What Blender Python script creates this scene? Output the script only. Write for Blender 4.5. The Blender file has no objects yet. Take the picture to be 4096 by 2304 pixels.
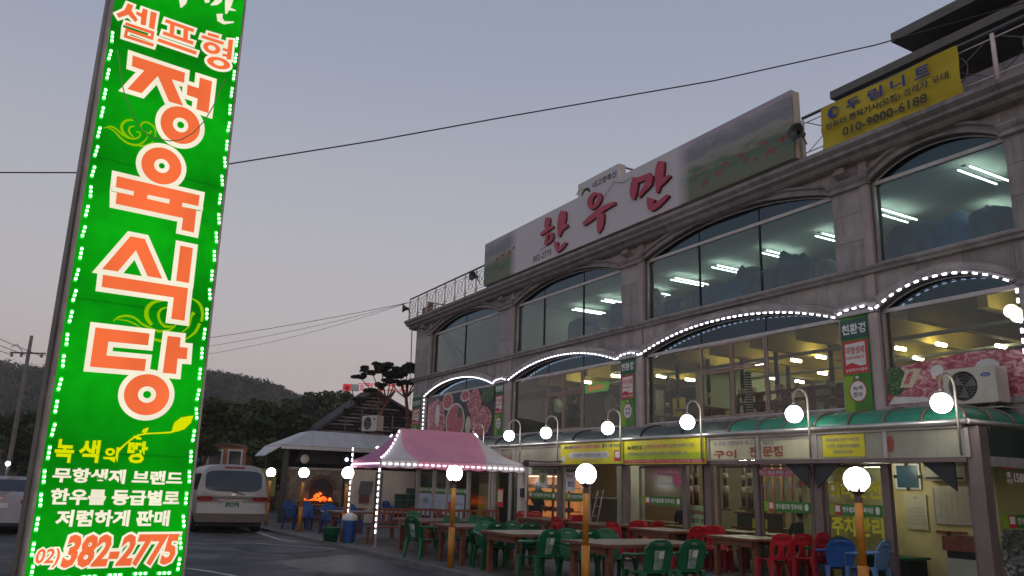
import bpy, bmesh, math, random
from mathutils import Vector, Matrix, noise
from mathutils.geometry import tessellate_polygon
random.seed(7)
SC = bpy.context.scene
COL = SC.collection
rad = math.radians

# ------------------------------------------------------------------ camera, sky, light, exposure
cam = bpy.data.cameras.new('camera'); camo = bpy.data.objects.new('camera', cam); COL.objects.link(camo)
cam.sensor_width = 36; cam.lens = 27.98; cam.clip_start = .1; cam.clip_end = 2000
camo.matrix_world = Matrix.Translation((0, 0, 1.6)) @ Matrix.Rotation(rad(90 + 13.945), 4, 'X') @ Matrix.Rotation(rad(1.75), 4, 'Z')
SC.camera = camo
SC.view_settings.view_transform = 'Standard'; SC.view_settings.look = 'None'
SC.view_settings.exposure = 0; SC.view_settings.gamma = 1
SC.render.engine = 'CYCLES'
SC.cycles.use_denoising = True
SC.cycles.max_bounces = 6; SC.cycles.transparent_max_bounces = 12; SC.cycles.diffuse_bounces = 3; SC.cycles.glossy_bounces = 3
SC.cycles.sample_clamp_indirect = 4; SC.cycles.caustics_reflective = False; SC.cycles.caustics_refractive = False

W = bpy.data.worlds.new('World'); SC.world = W; W.use_nodes = True
nt = W.node_tree; nt.nodes.clear()
tc = nt.nodes.new('ShaderNodeTexCoord'); sp = nt.nodes.new('ShaderNodeSeparateXYZ'); nt.links.new(tc.outputs['Generated'], sp.inputs[0])
rmp = nt.nodes.new('ShaderNodeValToRGB'); nt.links.new(sp.outputs['Z'], rmp.inputs[0])
cr = rmp.color_ramp; cr.elements[0].position = 0; cr.elements[0].color = (.49, .41, .42, 1)
cr.elements[1].position = .85; cr.elements[1].color = (.19, .235, .345, 1)
for p, c in ((.12, (.47, .415, .435, 1)), (.24, (.435, .415, .45, 1)), (.37, (.365, .37, .435, 1)), (.5, (.285, .315, .41, 1))):
    e = cr.elements.new(p); e.color = c
bg1 = nt.nodes.new('ShaderNodeBackground'); nt.links.new(rmp.outputs[0], bg1.inputs[0]); bg1.inputs[1].default_value = 1.08
sky = nt.nodes.new('ShaderNodeTexSky'); sky.sky_type = 'NISHITA'; sky.sun_disc = False
sky.sun_elevation = rad(1.0); sky.sun_rotation = rad(165)
bg2 = nt.nodes.new('ShaderNodeBackground'); nt.links.new(sky.outputs[0], bg2.inputs[0]); bg2.inputs[1].default_value = .05
ad = nt.nodes.new('ShaderNodeAddShader'); nt.links.new(bg1.outputs[0], ad.inputs[0]); nt.links.new(bg2.outputs[0], ad.inputs[1])
wo = nt.nodes.new('ShaderNodeOutputWorld'); nt.links.new(ad.outputs[0], wo.inputs[0])
sl = bpy.data.lights.new('sun', 'SUN'); sl.energy = .12; sl.angle = rad(30); sl.color = (1, .78, .66)
so = bpy.data.objects.new('sun', sl); COL.objects.link(so); so.rotation_euler = (rad(72), 0, rad(15))

# ------------------------------------------------------------------ materials
MATS = {}
def rgb(c):
    if isinstance(c, str):
        v = [int(c[i:i+2], 16) / 255 for i in (0, 2, 4)]
        return tuple(x / 12.92 if x <= .04045 else ((x + .055) / 1.055) ** 2.4 for x in v) + (1,)
    return tuple(c) + (1,)
def mat(name, col=None, rough=.6, metal=0, var=.12, scale=3, bump=0, bscale=40, spec=.5, emit=None, estr=1, col2=None, trans=0, dirt=0, rnd=0):
    if name in MATS: return MATS[name]
    m = bpy.data.materials.new(name); m.use_nodes = True; t = m.node_tree; n = t.nodes; b = n['Principled BSDF']; L = t.links
    c = rgb(col or (.5, .5, .5))
    b.inputs['Roughness'].default_value = rough; b.inputs['Metallic'].default_value = metal
    b.inputs['Specular IOR Level'].default_value = spec
    co = n.new('ShaderNodeTexCoord')
    ns = n.new('ShaderNodeTexNoise'); ns.inputs['Scale'].default_value = scale; ns.inputs['Detail'].default_value = 5
    L.new(co.outputs['Object'], ns.inputs['Vector'])
    mx = n.new('ShaderNodeMix'); mx.data_type = 'RGBA'
    c2 = rgb(col2) if col2 else tuple(min(1, x * (1 + var)) for x in c[:3]) + (1,)
    c1 = c if col2 else tuple(x * (1 - var) for x in c[:3]) + (1,)
    mx.inputs['A'].default_value = c1; mx.inputs['B'].default_value = c2
    mr = n.new('ShaderNodeMapRange'); mr.inputs['From Min'].default_value = .3; mr.inputs['From Max'].default_value = .7
    L.new(ns.outputs['Fac'], mr.inputs['Value']); L.new(mr.outputs[0], mx.inputs['Factor'])
    out = mx.outputs['Result']
    if dirt:
        n2 = n.new('ShaderNodeTexNoise'); n2.inputs['Scale'].default_value = 1.3; n2.inputs['Detail'].default_value = 8; n2.inputs['Roughness'].default_value = .75
        mp = n.new('ShaderNodeMapping'); mp.inputs['Scale'].default_value = (2.5, 2.5, .45); L.new(co.outputs['Object'], mp.inputs[0]); L.new(mp.outputs[0], n2.inputs['Vector'])
        r2 = n.new('ShaderNodeMapRange'); r2.inputs['From Min'].default_value = .45; r2.inputs['From Max'].default_value = .75
        r2.inputs['To Max'].default_value = dirt; L.new(n2.outputs['Fac'], r2.inputs['Value'])
        m2 = n.new('ShaderNodeMix'); m2.data_type = 'RGBA'; L.new(out, m2.inputs['A']); m2.inputs['B'].default_value = tuple(x * .25 for x in c[:3]) + (1,)
        L.new(r2.outputs[0], m2.inputs['Factor']); out = m2.outputs['Result']
    if rnd:
        oi = n.new('ShaderNodeObjectInfo'); hs = n.new('ShaderNodeHueSaturation'); r3 = n.new('ShaderNodeMapRange'); r3.inputs['To Min'].default_value = 1-rnd; r3.inputs['To Max'].default_value = 1+rnd
        L.new(oi.outputs['Random'], r3.inputs['Value']); L.new(r3.outputs[0], hs.inputs['Value']); L.new(out, hs.inputs['Color']); out = hs.outputs['Color']
    L.new(out, b.inputs['Base Color'])
    if bump:
        nb = n.new('ShaderNodeTexNoise'); nb.inputs['Scale'].default_value = bscale; nb.inputs['Detail'].default_value = 4; L.new(co.outputs['Object'], nb.inputs['Vector'])
        bp = n.new('ShaderNodeBump'); bp.inputs['Strength'].default_value = bump; bp.inputs['Distance'].default_value = .02
        L.new(nb.outputs['Fac'], bp.inputs['Height']); L.new(bp.outputs[0], b.inputs['Normal'])
    if emit:
        b.inputs['Emission Color'].default_value = rgb(emit); b.inputs['Emission Strength'].default_value = estr
    if trans:
        b.inputs['Transmission Weight'].default_value = trans
    MATS[name] = m; return m
def emat(name, col, s, var=0, scale=1.2):
    """something that gives off light: lamp, tube, lit sign face"""
    if name in MATS: return MATS[name]
    m = bpy.data.materials.new(name); m.use_nodes = True; t = m.node_tree; t.nodes.clear(); n = t.nodes; L = t.links
    e = n.new('ShaderNodeEmission'); e.inputs[0].default_value = rgb(col); e.inputs[1].default_value = s
    if var:
        co = n.new('ShaderNodeTexCoord'); mp = n.new('ShaderNodeMapping'); mp.inputs['Scale'].default_value = (1, 1, .55)
        ns = n.new('ShaderNodeTexNoise'); ns.inputs['Scale'].default_value = scale; ns.inputs['Detail'].default_value = 1.5
        L.new(co.outputs['Object'], mp.inputs[0]); L.new(mp.outputs[0], ns.inputs['Vector'])
        mr = n.new('ShaderNodeMapRange'); mr.inputs['From Min'].default_value = .3; mr.inputs['From Max'].default_value = .7
        mr.inputs['To Min'].default_value = s * (1 - var); mr.inputs['To Max'].default_value = s * (1 + var)
        L.new(ns.outputs['Fac'], mr.inputs['Value']); L.new(mr.outputs[0], e.inputs[1])
    o = n.new('ShaderNodeOutputMaterial'); L.new(e.outputs[0], o.inputs[0]); MATS[name] = m; return m
def glass(name, tint, refl=.1, rough=.02, rcol=(.9, .95, 1)):
    m = bpy.data.materials.new(name); m.use_nodes = True; t = m.node_tree; t.nodes.clear(); n = t.nodes; L = t.links
    tr = n.new('ShaderNodeBsdfTransparent'); tr.inputs[0].default_value = rgb(tint)
    gl = n.new('ShaderNodeBsdfGlossy'); gl.inputs[0].default_value = rgb(rcol); gl.inputs['Roughness'].default_value = rough
    fr = n.new('ShaderNodeLayerWeight'); fr.inputs[0].default_value = .5
    pw = n.new('ShaderNodeMath'); pw.operation = 'POWER'; pw.inputs[1].default_value = 4.0; L.new(fr.outputs['Facing'], pw.inputs[0])
    a = n.new('ShaderNodeMath'); a.operation = 'MULTIPLY_ADD'; a.inputs[1].default_value = .9; a.inputs[2].default_value = refl; a.use_clamp = True
    L.new(pw.outputs[0], a.inputs[0])
    mx = n.new('ShaderNodeMixShader'); L.new(a.outputs[0], mx.inputs[0]); L.new(tr.outputs[0], mx.inputs[1]); L.new(gl.outputs[0], mx.inputs[2])
    o = n.new('ShaderNodeOutputMaterial'); L.new(mx.outputs[0], o.inputs[0]); MATS[name] = m; return m

STONE = mat('stone', (.37, .34, .325), .75, var=.12, scale=2.5, bump=.15, bscale=60, dirt=.75, rnd=.18)
STONE2 = mat('stone_trim', (.31, .285, .275), .8, var=.12, scale=3, bump=.15, bscale=60, dirt=.75, rnd=.12)
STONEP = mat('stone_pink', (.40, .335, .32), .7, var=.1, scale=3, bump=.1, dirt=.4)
BACK = mat('joint', (.13, .12, .118), .9)
ALU = mat('aluminium', (.46, .43, .42), .45, metal=.35, var=.1, dirt=.3)
BRONZE = mat('bronze_frame', (.17, .13, .125), .45, metal=.35, var=.1)
WHITE = mat('white_paint', (.62, .60, .56), .55, var=.08, dirt=.35)
CREAM = mat('cream_paint', (.50, .44, .35), .6, var=.08, dirt=.35)
BLACKM = mat('black_metal', (.02, .02, .022), .45, metal=.3)
DARK = mat('dark', (.018, .018, .02), .7)
GLUP = glass('glass_upper', (.66, .75, .73), .06)
GLUN = glass('glass_lunette', (.09, .16, .19), .10, .05, (.55, .75, .9))
GLM = glass('glass_middle', (.78, .78, .70), .05)
GLG = glass('glass_ground', (.84, .88, .80), .02, .13)
GLAN = mat('frosted_glass', (.33, .33, .25), .35, var=.2, scale=2, spec=.6, dirt=.3)
LAMP = emat('lamp_globe', (1, .95, .90), 15)
TUBE = emat('fluorescent', (1, .96, .78), 62)
LED = emat('led_white', (.86, .85, 1), 5)
LEDG = emat('led_green', (.72, 1, .78), 4.5); LEDH = emat('led_halo_glow', (.02, .85, .05), 1.1)
SPOT = emat('ceiling_lamp', (1, .95, .76), 24)
PLG = mat('plastic_green', (.008, .115, .045), .4, var=.15, scale=5, rnd=.25, dirt=.25)
PLR = mat('plastic_red', (.42, .014, .024), .4, var=.12, scale=5, rnd=.2, dirt=.25)
PLB = mat('plastic_blue', (.015, .075, .27), .4, var=.12, scale=5, rnd=.25, dirt=.2)
WOODT = mat('table_top', (.18, .125, .09), .45, var=.35, scale=6, dirt=.4, rnd=.15)
WOODL = mat('table_wood', (.17, .062, .028), .6, var=.3, scale=8)
WOODR = mat('bench_wood', (.20, .055, .03), .6, var=.25, scale=8)
WOODP = mat('pale_table', (.38, .33, .23), .4, var=.15, scale=4)
ORANGE = mat('orange_paint', (.52, .20, .012), .45, var=.15, scale=6, dirt=.3)
FILM = dict(y=mat('print_yellow', (.62, .56, .01), .5), g=mat('print_green', (.035, .19, .012), .5), dg=mat('print_dark_green', (.01, .07, .045), .5),
            lg=mat('print_lime', (.19, .36, .015), .5), r=mat('print_red', (.50, .02, .035), .5), w=mat('print_white', (.62, .62, .6), .5),
            k=mat('print_black', (.02, .02, .025), .5), b=mat('print_blue', (.02, .03, .20), .5), bl=mat('print_lightblue', (.40, .47, .55), .5),
            br=mat('print_brown', (.30, .06, .02), .5), p=mat('print_pink', (.60, .13, .22), .5), gr=mat('print_grey', (.25, .25, .28), .5),
            cr=mat('print_cream', (.55, .53, .34), .5), pg=mat('print_pale_green', (.36, .5, .26), .5))

# ------------------------------------------------------------------ mesh helpers
class MB:
    def __init__(s): s.v = []; s.f = []; s.mi = []; s.sm = []
    def add(s, v, f, mi=0, smooth=False):
        o = len(s.v); s.v += [tuple(p) for p in v]; s.f += [tuple(i + o for i in q) for q in f]; s.mi += [mi] * len(f); s.sm += [smooth] * len(f); return s
    def box(s, x0, x1, y0, y1, z0, z1, mi=0):
        x0, x1 = sorted((x0, x1)); y0, y1 = sorted((y0, y1)); z0, z1 = sorted((z0, z1))
        return s.add([(x0,y0,z0),(x1,y0,z0),(x1,y1,z0),(x0,y1,z0),(x0,y0,z1),(x1,y0,z1),(x1,y1,z1),(x0,y1,z1)],
              [(0,3,2,1),(4,5,6,7),(0,1,5,4),(1,2,6,5),(2,3,7,6),(3,0,4,7)], mi)
    def tube(s, pts, r, n=8, mi=0, caps=True):
        pts = [Vector(p) for p in pts]; rs = r if isinstance(r, (list, tuple)) else [r] * len(pts)
        vs = []; up = Vector((0, 0, 1)); last = None
        for i, p in enumerate(pts):
            d = (pts[min(i+1, len(pts)-1)] - pts[max(i-1, 0)])
            d = d.normalized() if d.length > 1e-9 else Vector((0, 0, 1))
            if last is None:
                a = d.cross(up if abs(d.z) < .95 else Vector((1, 0, 0))).normalized()
            else:
                a = (last - d * last.dot(d)); a = a.normalized() if a.length > 1e-6 else d.cross(Vector((1, .3, 0))).normalized()
            last = a; b = d.cross(a)
            for k in range(n):
                t = 2 * math.pi * k / n; vs.append(p + (a * math.cos(t) + b * math.sin(t)) * rs[i])
        fs = [(i*n+k, i*n+(k+1) % n, (i+1)*n+(k+1) % n, (i+1)*n+k) for i in range(len(pts)-1) for k in range(n)]
        s.add(vs, fs, mi, True)
        if caps:
            o = len(s.v) - len(vs); s.f += [tuple(o + k for k in range(n))[::-1], tuple(o + (len(pts)-1)*n + k for k in range(n))]; s.mi += [mi, mi]; s.sm += [False, False]
        return s
    def bar(s, a, b, r, n=6, mi=0): return s.tube([a, b], r, n, mi)
    def lathe(s, prof, n=16, c=(0, 0, 0), mi=0):
        vs = []; fs = []
        for r, z in prof:
            for k in range(n):
                t = 2*math.pi*k/n; vs.append((c[0]+r*math.cos(t), c[1]+r*math.sin(t), c[2]+z))
        for i in range(len(prof)-1):
            for k in range(n): fs.append((i*n+k, i*n+(k+1) % n, (i+1)*n+(k+1) % n, (i+1)*n+k))
        return s.add(vs, fs, mi, True)
    def ball(s, c, r, n=16, m=10, mi=0, sz=1):
        return s.lathe([(max(1e-4, r*math.sin(math.pi*i/m)), -r*sz*math.cos(math.pi*i/m)) for i in range(m+1)], n, c, mi)
    def prism(s, poly, y0, y1, mi=0, holes=()):
        """polygon in the XZ plane given depth y0..y1 (holes allowed)"""
        loops = [poly] + list(holes); P = [p for l in loops for p in l]; n = len(P)
        tri = tessellate_polygon([[Vector((p[0], p[1], 0)) for p in l] for l in loops])
        vs = [(p[0], y0, p[1]) for p in P] + [(p[0], y1, p[1]) for p in P]
        fs = [tuple(t) for t in tri] + [tuple(i + n for i in reversed(t)) for t in tri]
        o = 0
        for l in loops:
            k = len(l)
            for i in range(k): a, b = o + i, o + (i+1) % k; fs.append((a, b, b + n, a + n))
            o += k
        return s.add(vs, fs, mi)
    def flat(s, poly, y, mi=0, holes=()):
        loops = [poly] + list(holes); P = [p for l in loops for p in l]
        tri = tessellate_polygon([[Vector((p[0], p[1], 0)) for p in l] for l in loops])
        return s.add([(p[0], y, p[1]) for p in P], [tuple(t) for t in tri], mi)
    def grid(s, fn, nu, nv, mi=0, smooth=True, skip=None):
        vs = [fn(i / nu, j / nv) for j in range(nv+1) for i in range(nu+1)]
        fs = [(j*(nu+1)+i, j*(nu+1)+i+1, (j+1)*(nu+1)+i+1, (j+1)*(nu+1)+i) for j in range(nv) for i in range(nu) if not (skip and skip(i, j))]
        return s.add(vs, fs, mi, smooth)
    def sweep_y(s, prof, x0, x1, mi=0):
        """closed profile of (y, z) points carried along x"""
        n = len(prof)
        s.add([(x0, y, z) for y, z in prof] + [(x1, y, z) for y, z in prof], [(i, (i+1) % n, (i+1) % n + n, i + n) for i in range(n)], mi)
        tri = tessellate_polygon([[Vector((y, z, 0)) for y, z in prof]])
        o = len(s.v) - 2*n
        for t in tri: s.f.append(tuple(o + i for i in t)); s.f.append(tuple(o + n + i for i in t)); s.mi += [mi, mi]; s.sm += [False, False]
        return s
    def mesh(s, name, mats):
        m = bpy.data.meshes.new(name); m.from_pydata(s.v, [], s.f)
        for x in (mats if isinstance(mats, (list, tuple)) else [mats]): m.materials.append(x)
        m.polygons.foreach_set('material_index', s.mi); m.polygons.foreach_set('use_smooth', s.sm); m.update(); return m
    def build(s, name, mats, parent=None, loc=None, mesh=None):
        return put(name, s.mesh(name, mats), parent, loc)
def put(name, mesh, parent=None, loc=None, rz=0):
    o = bpy.data.objects.new(name, mesh); COL.objects.link(o)
    if parent is not None: o.parent = parent
    if loc is not None: o.location = loc
    if rz: o.rotation_euler[2] = rz
    return o
def solid(o, t, off=-1):
    m = o.modifiers.new('s', 'SOLIDIFY'); m.thickness = t; m.offset = off; return o

SITE = Matrix.Translation((7.045, 12.319, 0)) @ Matrix.Rotation(rad(-60.2545), 4, 'Z')     # local x runs along the front, y into the building
def tag(o, label, cat, group=None, kind=None):
    o['label'] = label; o['category'] = cat
    if group: o['group'] = group
    if kind: o['kind'] = kind
    return o
def thing(name, label, cat, x=0, y=0, z=0, rot=0, group=None, base=SITE, mesh=None):
    o = bpy.data.objects.new(name, mesh); COL.objects.link(o)
    o.matrix_world = base @ Matrix.Translation((x, y, z)) @ Matrix.Rotation(rot, 4, 'Z')
    return tag(o, label, cat, group)
def setting(o, base=None):
    o['kind'] = 'structure'
    if base is not None: o.matrix_world = base
    return o
def copy_tree(o, parent=None):
    c = o.copy(); COL.objects.link(c)
    if parent is not None: c.parent = parent
    for ch in list(o.children): copy_tree(ch, c)
    return c
def copy_thing(o, label, x, y, z=0, rot=0, base=SITE, group=None):
    c = copy_tree(o); c.matrix_world = base @ Matrix.Translation((x, y, z)) @ Matrix.Rotation(rot, 4, 'Z'); c['label'] = label
    if group: c['group'] = group
    return c

_T = {}
def glyphs(txt, off=.0):
    k = (txt, off)
    if k not in _T:
        c = bpy.data.curves.new('t', 'FONT'); c.body = txt; c.size = 1; c.offset = off; c.resolution_u = 2; c.fill_mode = 'FRONT'
        o = bpy.data.objects.new('t', c); COL.objects.link(o)
        dg = bpy.context.evaluated_depsgraph_get(); m = bpy.data.meshes.new_from_object(o.evaluated_get(dg))
        vs = [(v.co.x, v.co.y) for v in m.vertices]; fs = [tuple(p.vertices) for p in m.polygons]
        bpy.data.objects.remove(o); bpy.data.curves.remove(c); bpy.data.meshes.remove(m)
        x0 = min(v[0] for v in vs); x1 = max(v[0] for v in vs); y0 = min(v[1] for v in vs); y1 = max(v[1] for v in vs)
        _T[k] = ([((v[0]-x0)/(x1-x0), (v[1]-y0)/(y1-y0)) for v in vs], fs)
    return _T[k]
def text(mb, txt, x0, x1, z0, z1, y, off=.02, shear=0, mi=0, flip=False):
    vs, fs = glyphs(txt, off)
    if flip: x0, x1 = x1, x0
    return mb.add([(x0 + (x1-x0)*a + shear*(b-.5)*(z1-z0), y, z0 + (z1-z0)*b) for a, b in vs], fs, mi)
def vtext(mb, txt, x0, x1, z0, z1, y, off=.02, mi=0):
    n = len(txt); h = (z1-z0)/n
    for i, ch in enumerate(txt): text(mb, ch, x0, x1, z1-(i+1)*h+h*.08, z1-i*h-h*.08, y, off, 0, mi)
    return mb
def letters(parent, items, m, name='lettering'):
    for it in items: o = text(MB(), *it).build(name, m, parent)
    return o
def card(mb, x0, x1, z0, z1, y, mi=0):
    return mb.add([(x0, y, z0), (x1, y, z0), (x1, y, z1), (x0, y, z1)], [(0, 1, 2, 3)], mi)
def disc(cx, cz, rx, rz=None, n=24): rz = rz or rx; return [(cx + rx*math.cos(2*math.pi*i/n), cz + rz*math.sin(2*math.pi*i/n)) for i in range(n)]
def offs(poly, d):
    """grow a polygon by d with mitred corners"""
    a = sum(poly[i][0]*poly[(i+1) % len(poly)][1] - poly[(i+1) % len(poly)][0]*poly[i][1] for i in range(len(poly)))
    sg = -1 if a > 0 else 1; out = []; n = len(poly)
    for i in range(n):
        p0 = Vector(poly[i-1]); p = Vector(poly[i]); p1 = Vector(poly[(i+1) % n])
        e1 = p - p0; e2 = p1 - p
        if e1.length < 1e-6 or e2.length < 1e-6: continue
        n1 = Vector((-e1.y, e1.x)).normalized() * sg; n2 = Vector((-e2.y, e2.x)).normalized() * sg
        b = n1 + n2; k = b.length
        if k < .35: q = p + n1 * d
        else: b /= k; q = p + b * (d / max(.38, b.dot(n1)))
        out.append((q.x, q.y))
    return out
PY_ORIGIN=[-3.986,10.457,0.45]
G_BIG=[[(-1.456,7.0),(-0.781,6.991),(-0.776,6.841),(-0.937,6.835),(-0.745,6.506),(-0.931,6.505),(-1.116,6.822),(-1.281,6.508),(-1.456,6.509),(-1.292,6.837),(-1.448,6.845)],[(-0.582,6.992),(-0.411,6.992),(-0.405,6.506),(-0.571,6.512),(-0.572,6.673),(-0.719,6.678),(-0.729,6.831),(-0.577,6.829)],[(-1.416,5.299),(-0.375,5.3),(-0.377,5.144),(-0.583,5.142),(-0.585,5.087),(-0.395,5.089),(-0.388,4.766),(-0.551,4.768),(-0.551,4.933),(-1.381,4.93),(-1.387,5.09),(-1.191,5.09),(-1.191,5.145),(-1.409,5.145)],[(-1.152,4.549),(-0.98,4.549),(-0.703,4.068),(-0.883,4.069),(-1.064,4.378),(-1.235,4.064),(-1.417,4.061)],[(-0.537,4.554),(-0.375,4.553),(-0.366,4.07),(-0.531,4.072)],[(-1.396,3.994),(-0.369,4.002),(-0.36,3.564),(-0.528,3.564),(-0.531,3.848),(-1.39,3.838)],[(-1.387,3.328),(-0.762,3.339),(-0.76,3.186),(-1.219,3.174),(-1.218,3.001),(-0.758,3.012),(-0.758,2.858),(-1.38,2.845)],[(-0.543,3.338),(-0.38,3.341),(-0.377,3.216),(-0.277,3.219),(-0.269,3.067),(-0.384,3.062),(-0.377,2.863),(-0.542,2.86)]]
G_SMALL=[[(-1.616,7.715),(-1.546,7.712),(-1.557,7.628),(-1.463,7.526),(-1.491,7.481),(-1.587,7.552),(-1.693,7.463),(-1.728,7.507),(-1.641,7.601)],[(-1.426,7.719),(-1.363,7.719),(-1.358,7.484),(-1.423,7.472),(-1.43,7.584),(-1.496,7.596),(-1.497,7.644),(-1.434,7.64)],[(-1.325,7.717),(-1.246,7.722),(-1.247,7.466),(-1.317,7.472)],[(-1.607,7.39),(-1.278,7.392),(-1.278,7.354),(-1.592,7.354),(-1.599,7.212),(-1.228,7.216),(-1.222,7.262),(-1.561,7.257),(-1.558,7.309),(-1.241,7.308),(-1.24,7.439),(-1.601,7.435)],[(-1.131,7.629),(-0.749,7.628),(-0.74,7.682),(-1.123,7.681)],[(-1.061,7.651),(-1.05,7.475),(-0.992,7.493),(-1.003,7.669)],[(-0.882,7.651),(-0.867,7.467),(-0.808,7.487),(-0.823,7.672)],[(-1.137,7.441),(-0.733,7.439),(-0.725,7.491),(-1.13,7.491)],[(-1.189,7.313),(-0.674,7.307),(-0.665,7.36),(-1.181,7.365)],[(-0.557,7.658),(-0.403,7.668),(-0.397,7.715),(-0.552,7.704)],[(-0.635,7.589),(-0.329,7.595),(-0.321,7.644),(-0.628,7.637)],[(-0.264,7.708),(-0.257,7.394),(-0.193,7.411),(-0.199,7.726)],[(-0.33,7.509),(-0.231,7.515),(-0.225,7.557),(-0.324,7.551)],[(-0.323,7.424),(-0.229,7.432),(-0.224,7.473),(-0.319,7.465)]]
G_RINGS=[[-0.744,6.219,0.258,0.267,0.39,0.18],[-0.905,5.579,0.253,0.255,0.38,0.15],[-0.692,2.571,0.267,0.256,0.4,0.18],['s',[(-0.358,7.505),(-0.361,7.477),(-0.375,7.45),(-0.399,7.427),(-0.43,7.41),(-0.466,7.401),(-0.503,7.4),(-0.538,7.408),(-0.566,7.424),(-0.585,7.446),(-0.594,7.472),(-0.592,7.5),(-0.578,7.527),(-0.555,7.55),(-0.523,7.567),(-0.487,7.577),(-0.45,7.577),(-0.416,7.569),(-0.387,7.554),(-0.367,7.531)],[(-0.424,7.496),(-0.425,7.483),(-0.431,7.471),(-0.442,7.461),(-0.456,7.453),(-0.472,7.449),(-0.489,7.449),(-0.504,7.452),(-0.517,7.459),(-0.526,7.469),(-0.53,7.481),(-0.529,7.494),(-0.523,7.506),(-0.512,7.516),(-0.498,7.524),(-0.482,7.528),(-0.465,7.528),(-0.45,7.525),(-0.437,7.518),(-0.428,7.508)]],['s',[(-0.194,7.317),(-0.199,7.289),(-0.22,7.262),(-0.254,7.238),(-0.298,7.22),(-0.347,7.209),(-0.398,7.208),(-0.444,7.215),(-0.482,7.23),(-0.507,7.251),(-0.518,7.277),(-0.514,7.305),(-0.494,7.332),(-0.461,7.356),(-0.417,7.374),(-0.368,7.385),(-0.317,7.387),(-0.27,7.381),(-0.232,7.366),(-0.205,7.344)],[(-0.284,7.306),(-0.287,7.293),(-0.296,7.281),(-0.311,7.27),(-0.331,7.262),(-0.353,7.258),(-0.376,7.257),(-0.397,7.26),(-0.414,7.267),(-0.425,7.276),(-0.43,7.288),(-0.428,7.301),(-0.419,7.313),(-0.404,7.324),(-0.385,7.332),(-0.362,7.337),(-0.34,7.338),(-0.318,7.334),(-0.301,7.328),(-0.289,7.318)]]]
G_WHITE=[[(-0.998,8.071),(-0.982,8.013),(-0.961,7.935),(-0.946,7.934),(-0.891,8.027),(-0.885,8.112)],[(-0.669,8.195),(-0.642,8.143),(-0.59,8.175),(-0.594,8.241)],[(-0.485,8.319),(-0.523,8.235),(-0.569,8.15),(-0.561,8.136),(-0.474,8.185),(-0.415,8.275)],[(-0.38,8.349),(-0.376,8.246),(-0.355,8.094),(-0.331,8.098),(-0.279,8.264),(-0.266,8.375)],[(-0.324,8.162),(-0.212,8.197),(-0.21,8.211),(-0.317,8.22)],[(-0.474,8.038),(-0.448,7.935),(-0.354,7.918),(-0.217,8.002),(-0.221,8.024),(-0.347,7.974),(-0.384,8.007),(-0.387,8.08)]]
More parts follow.
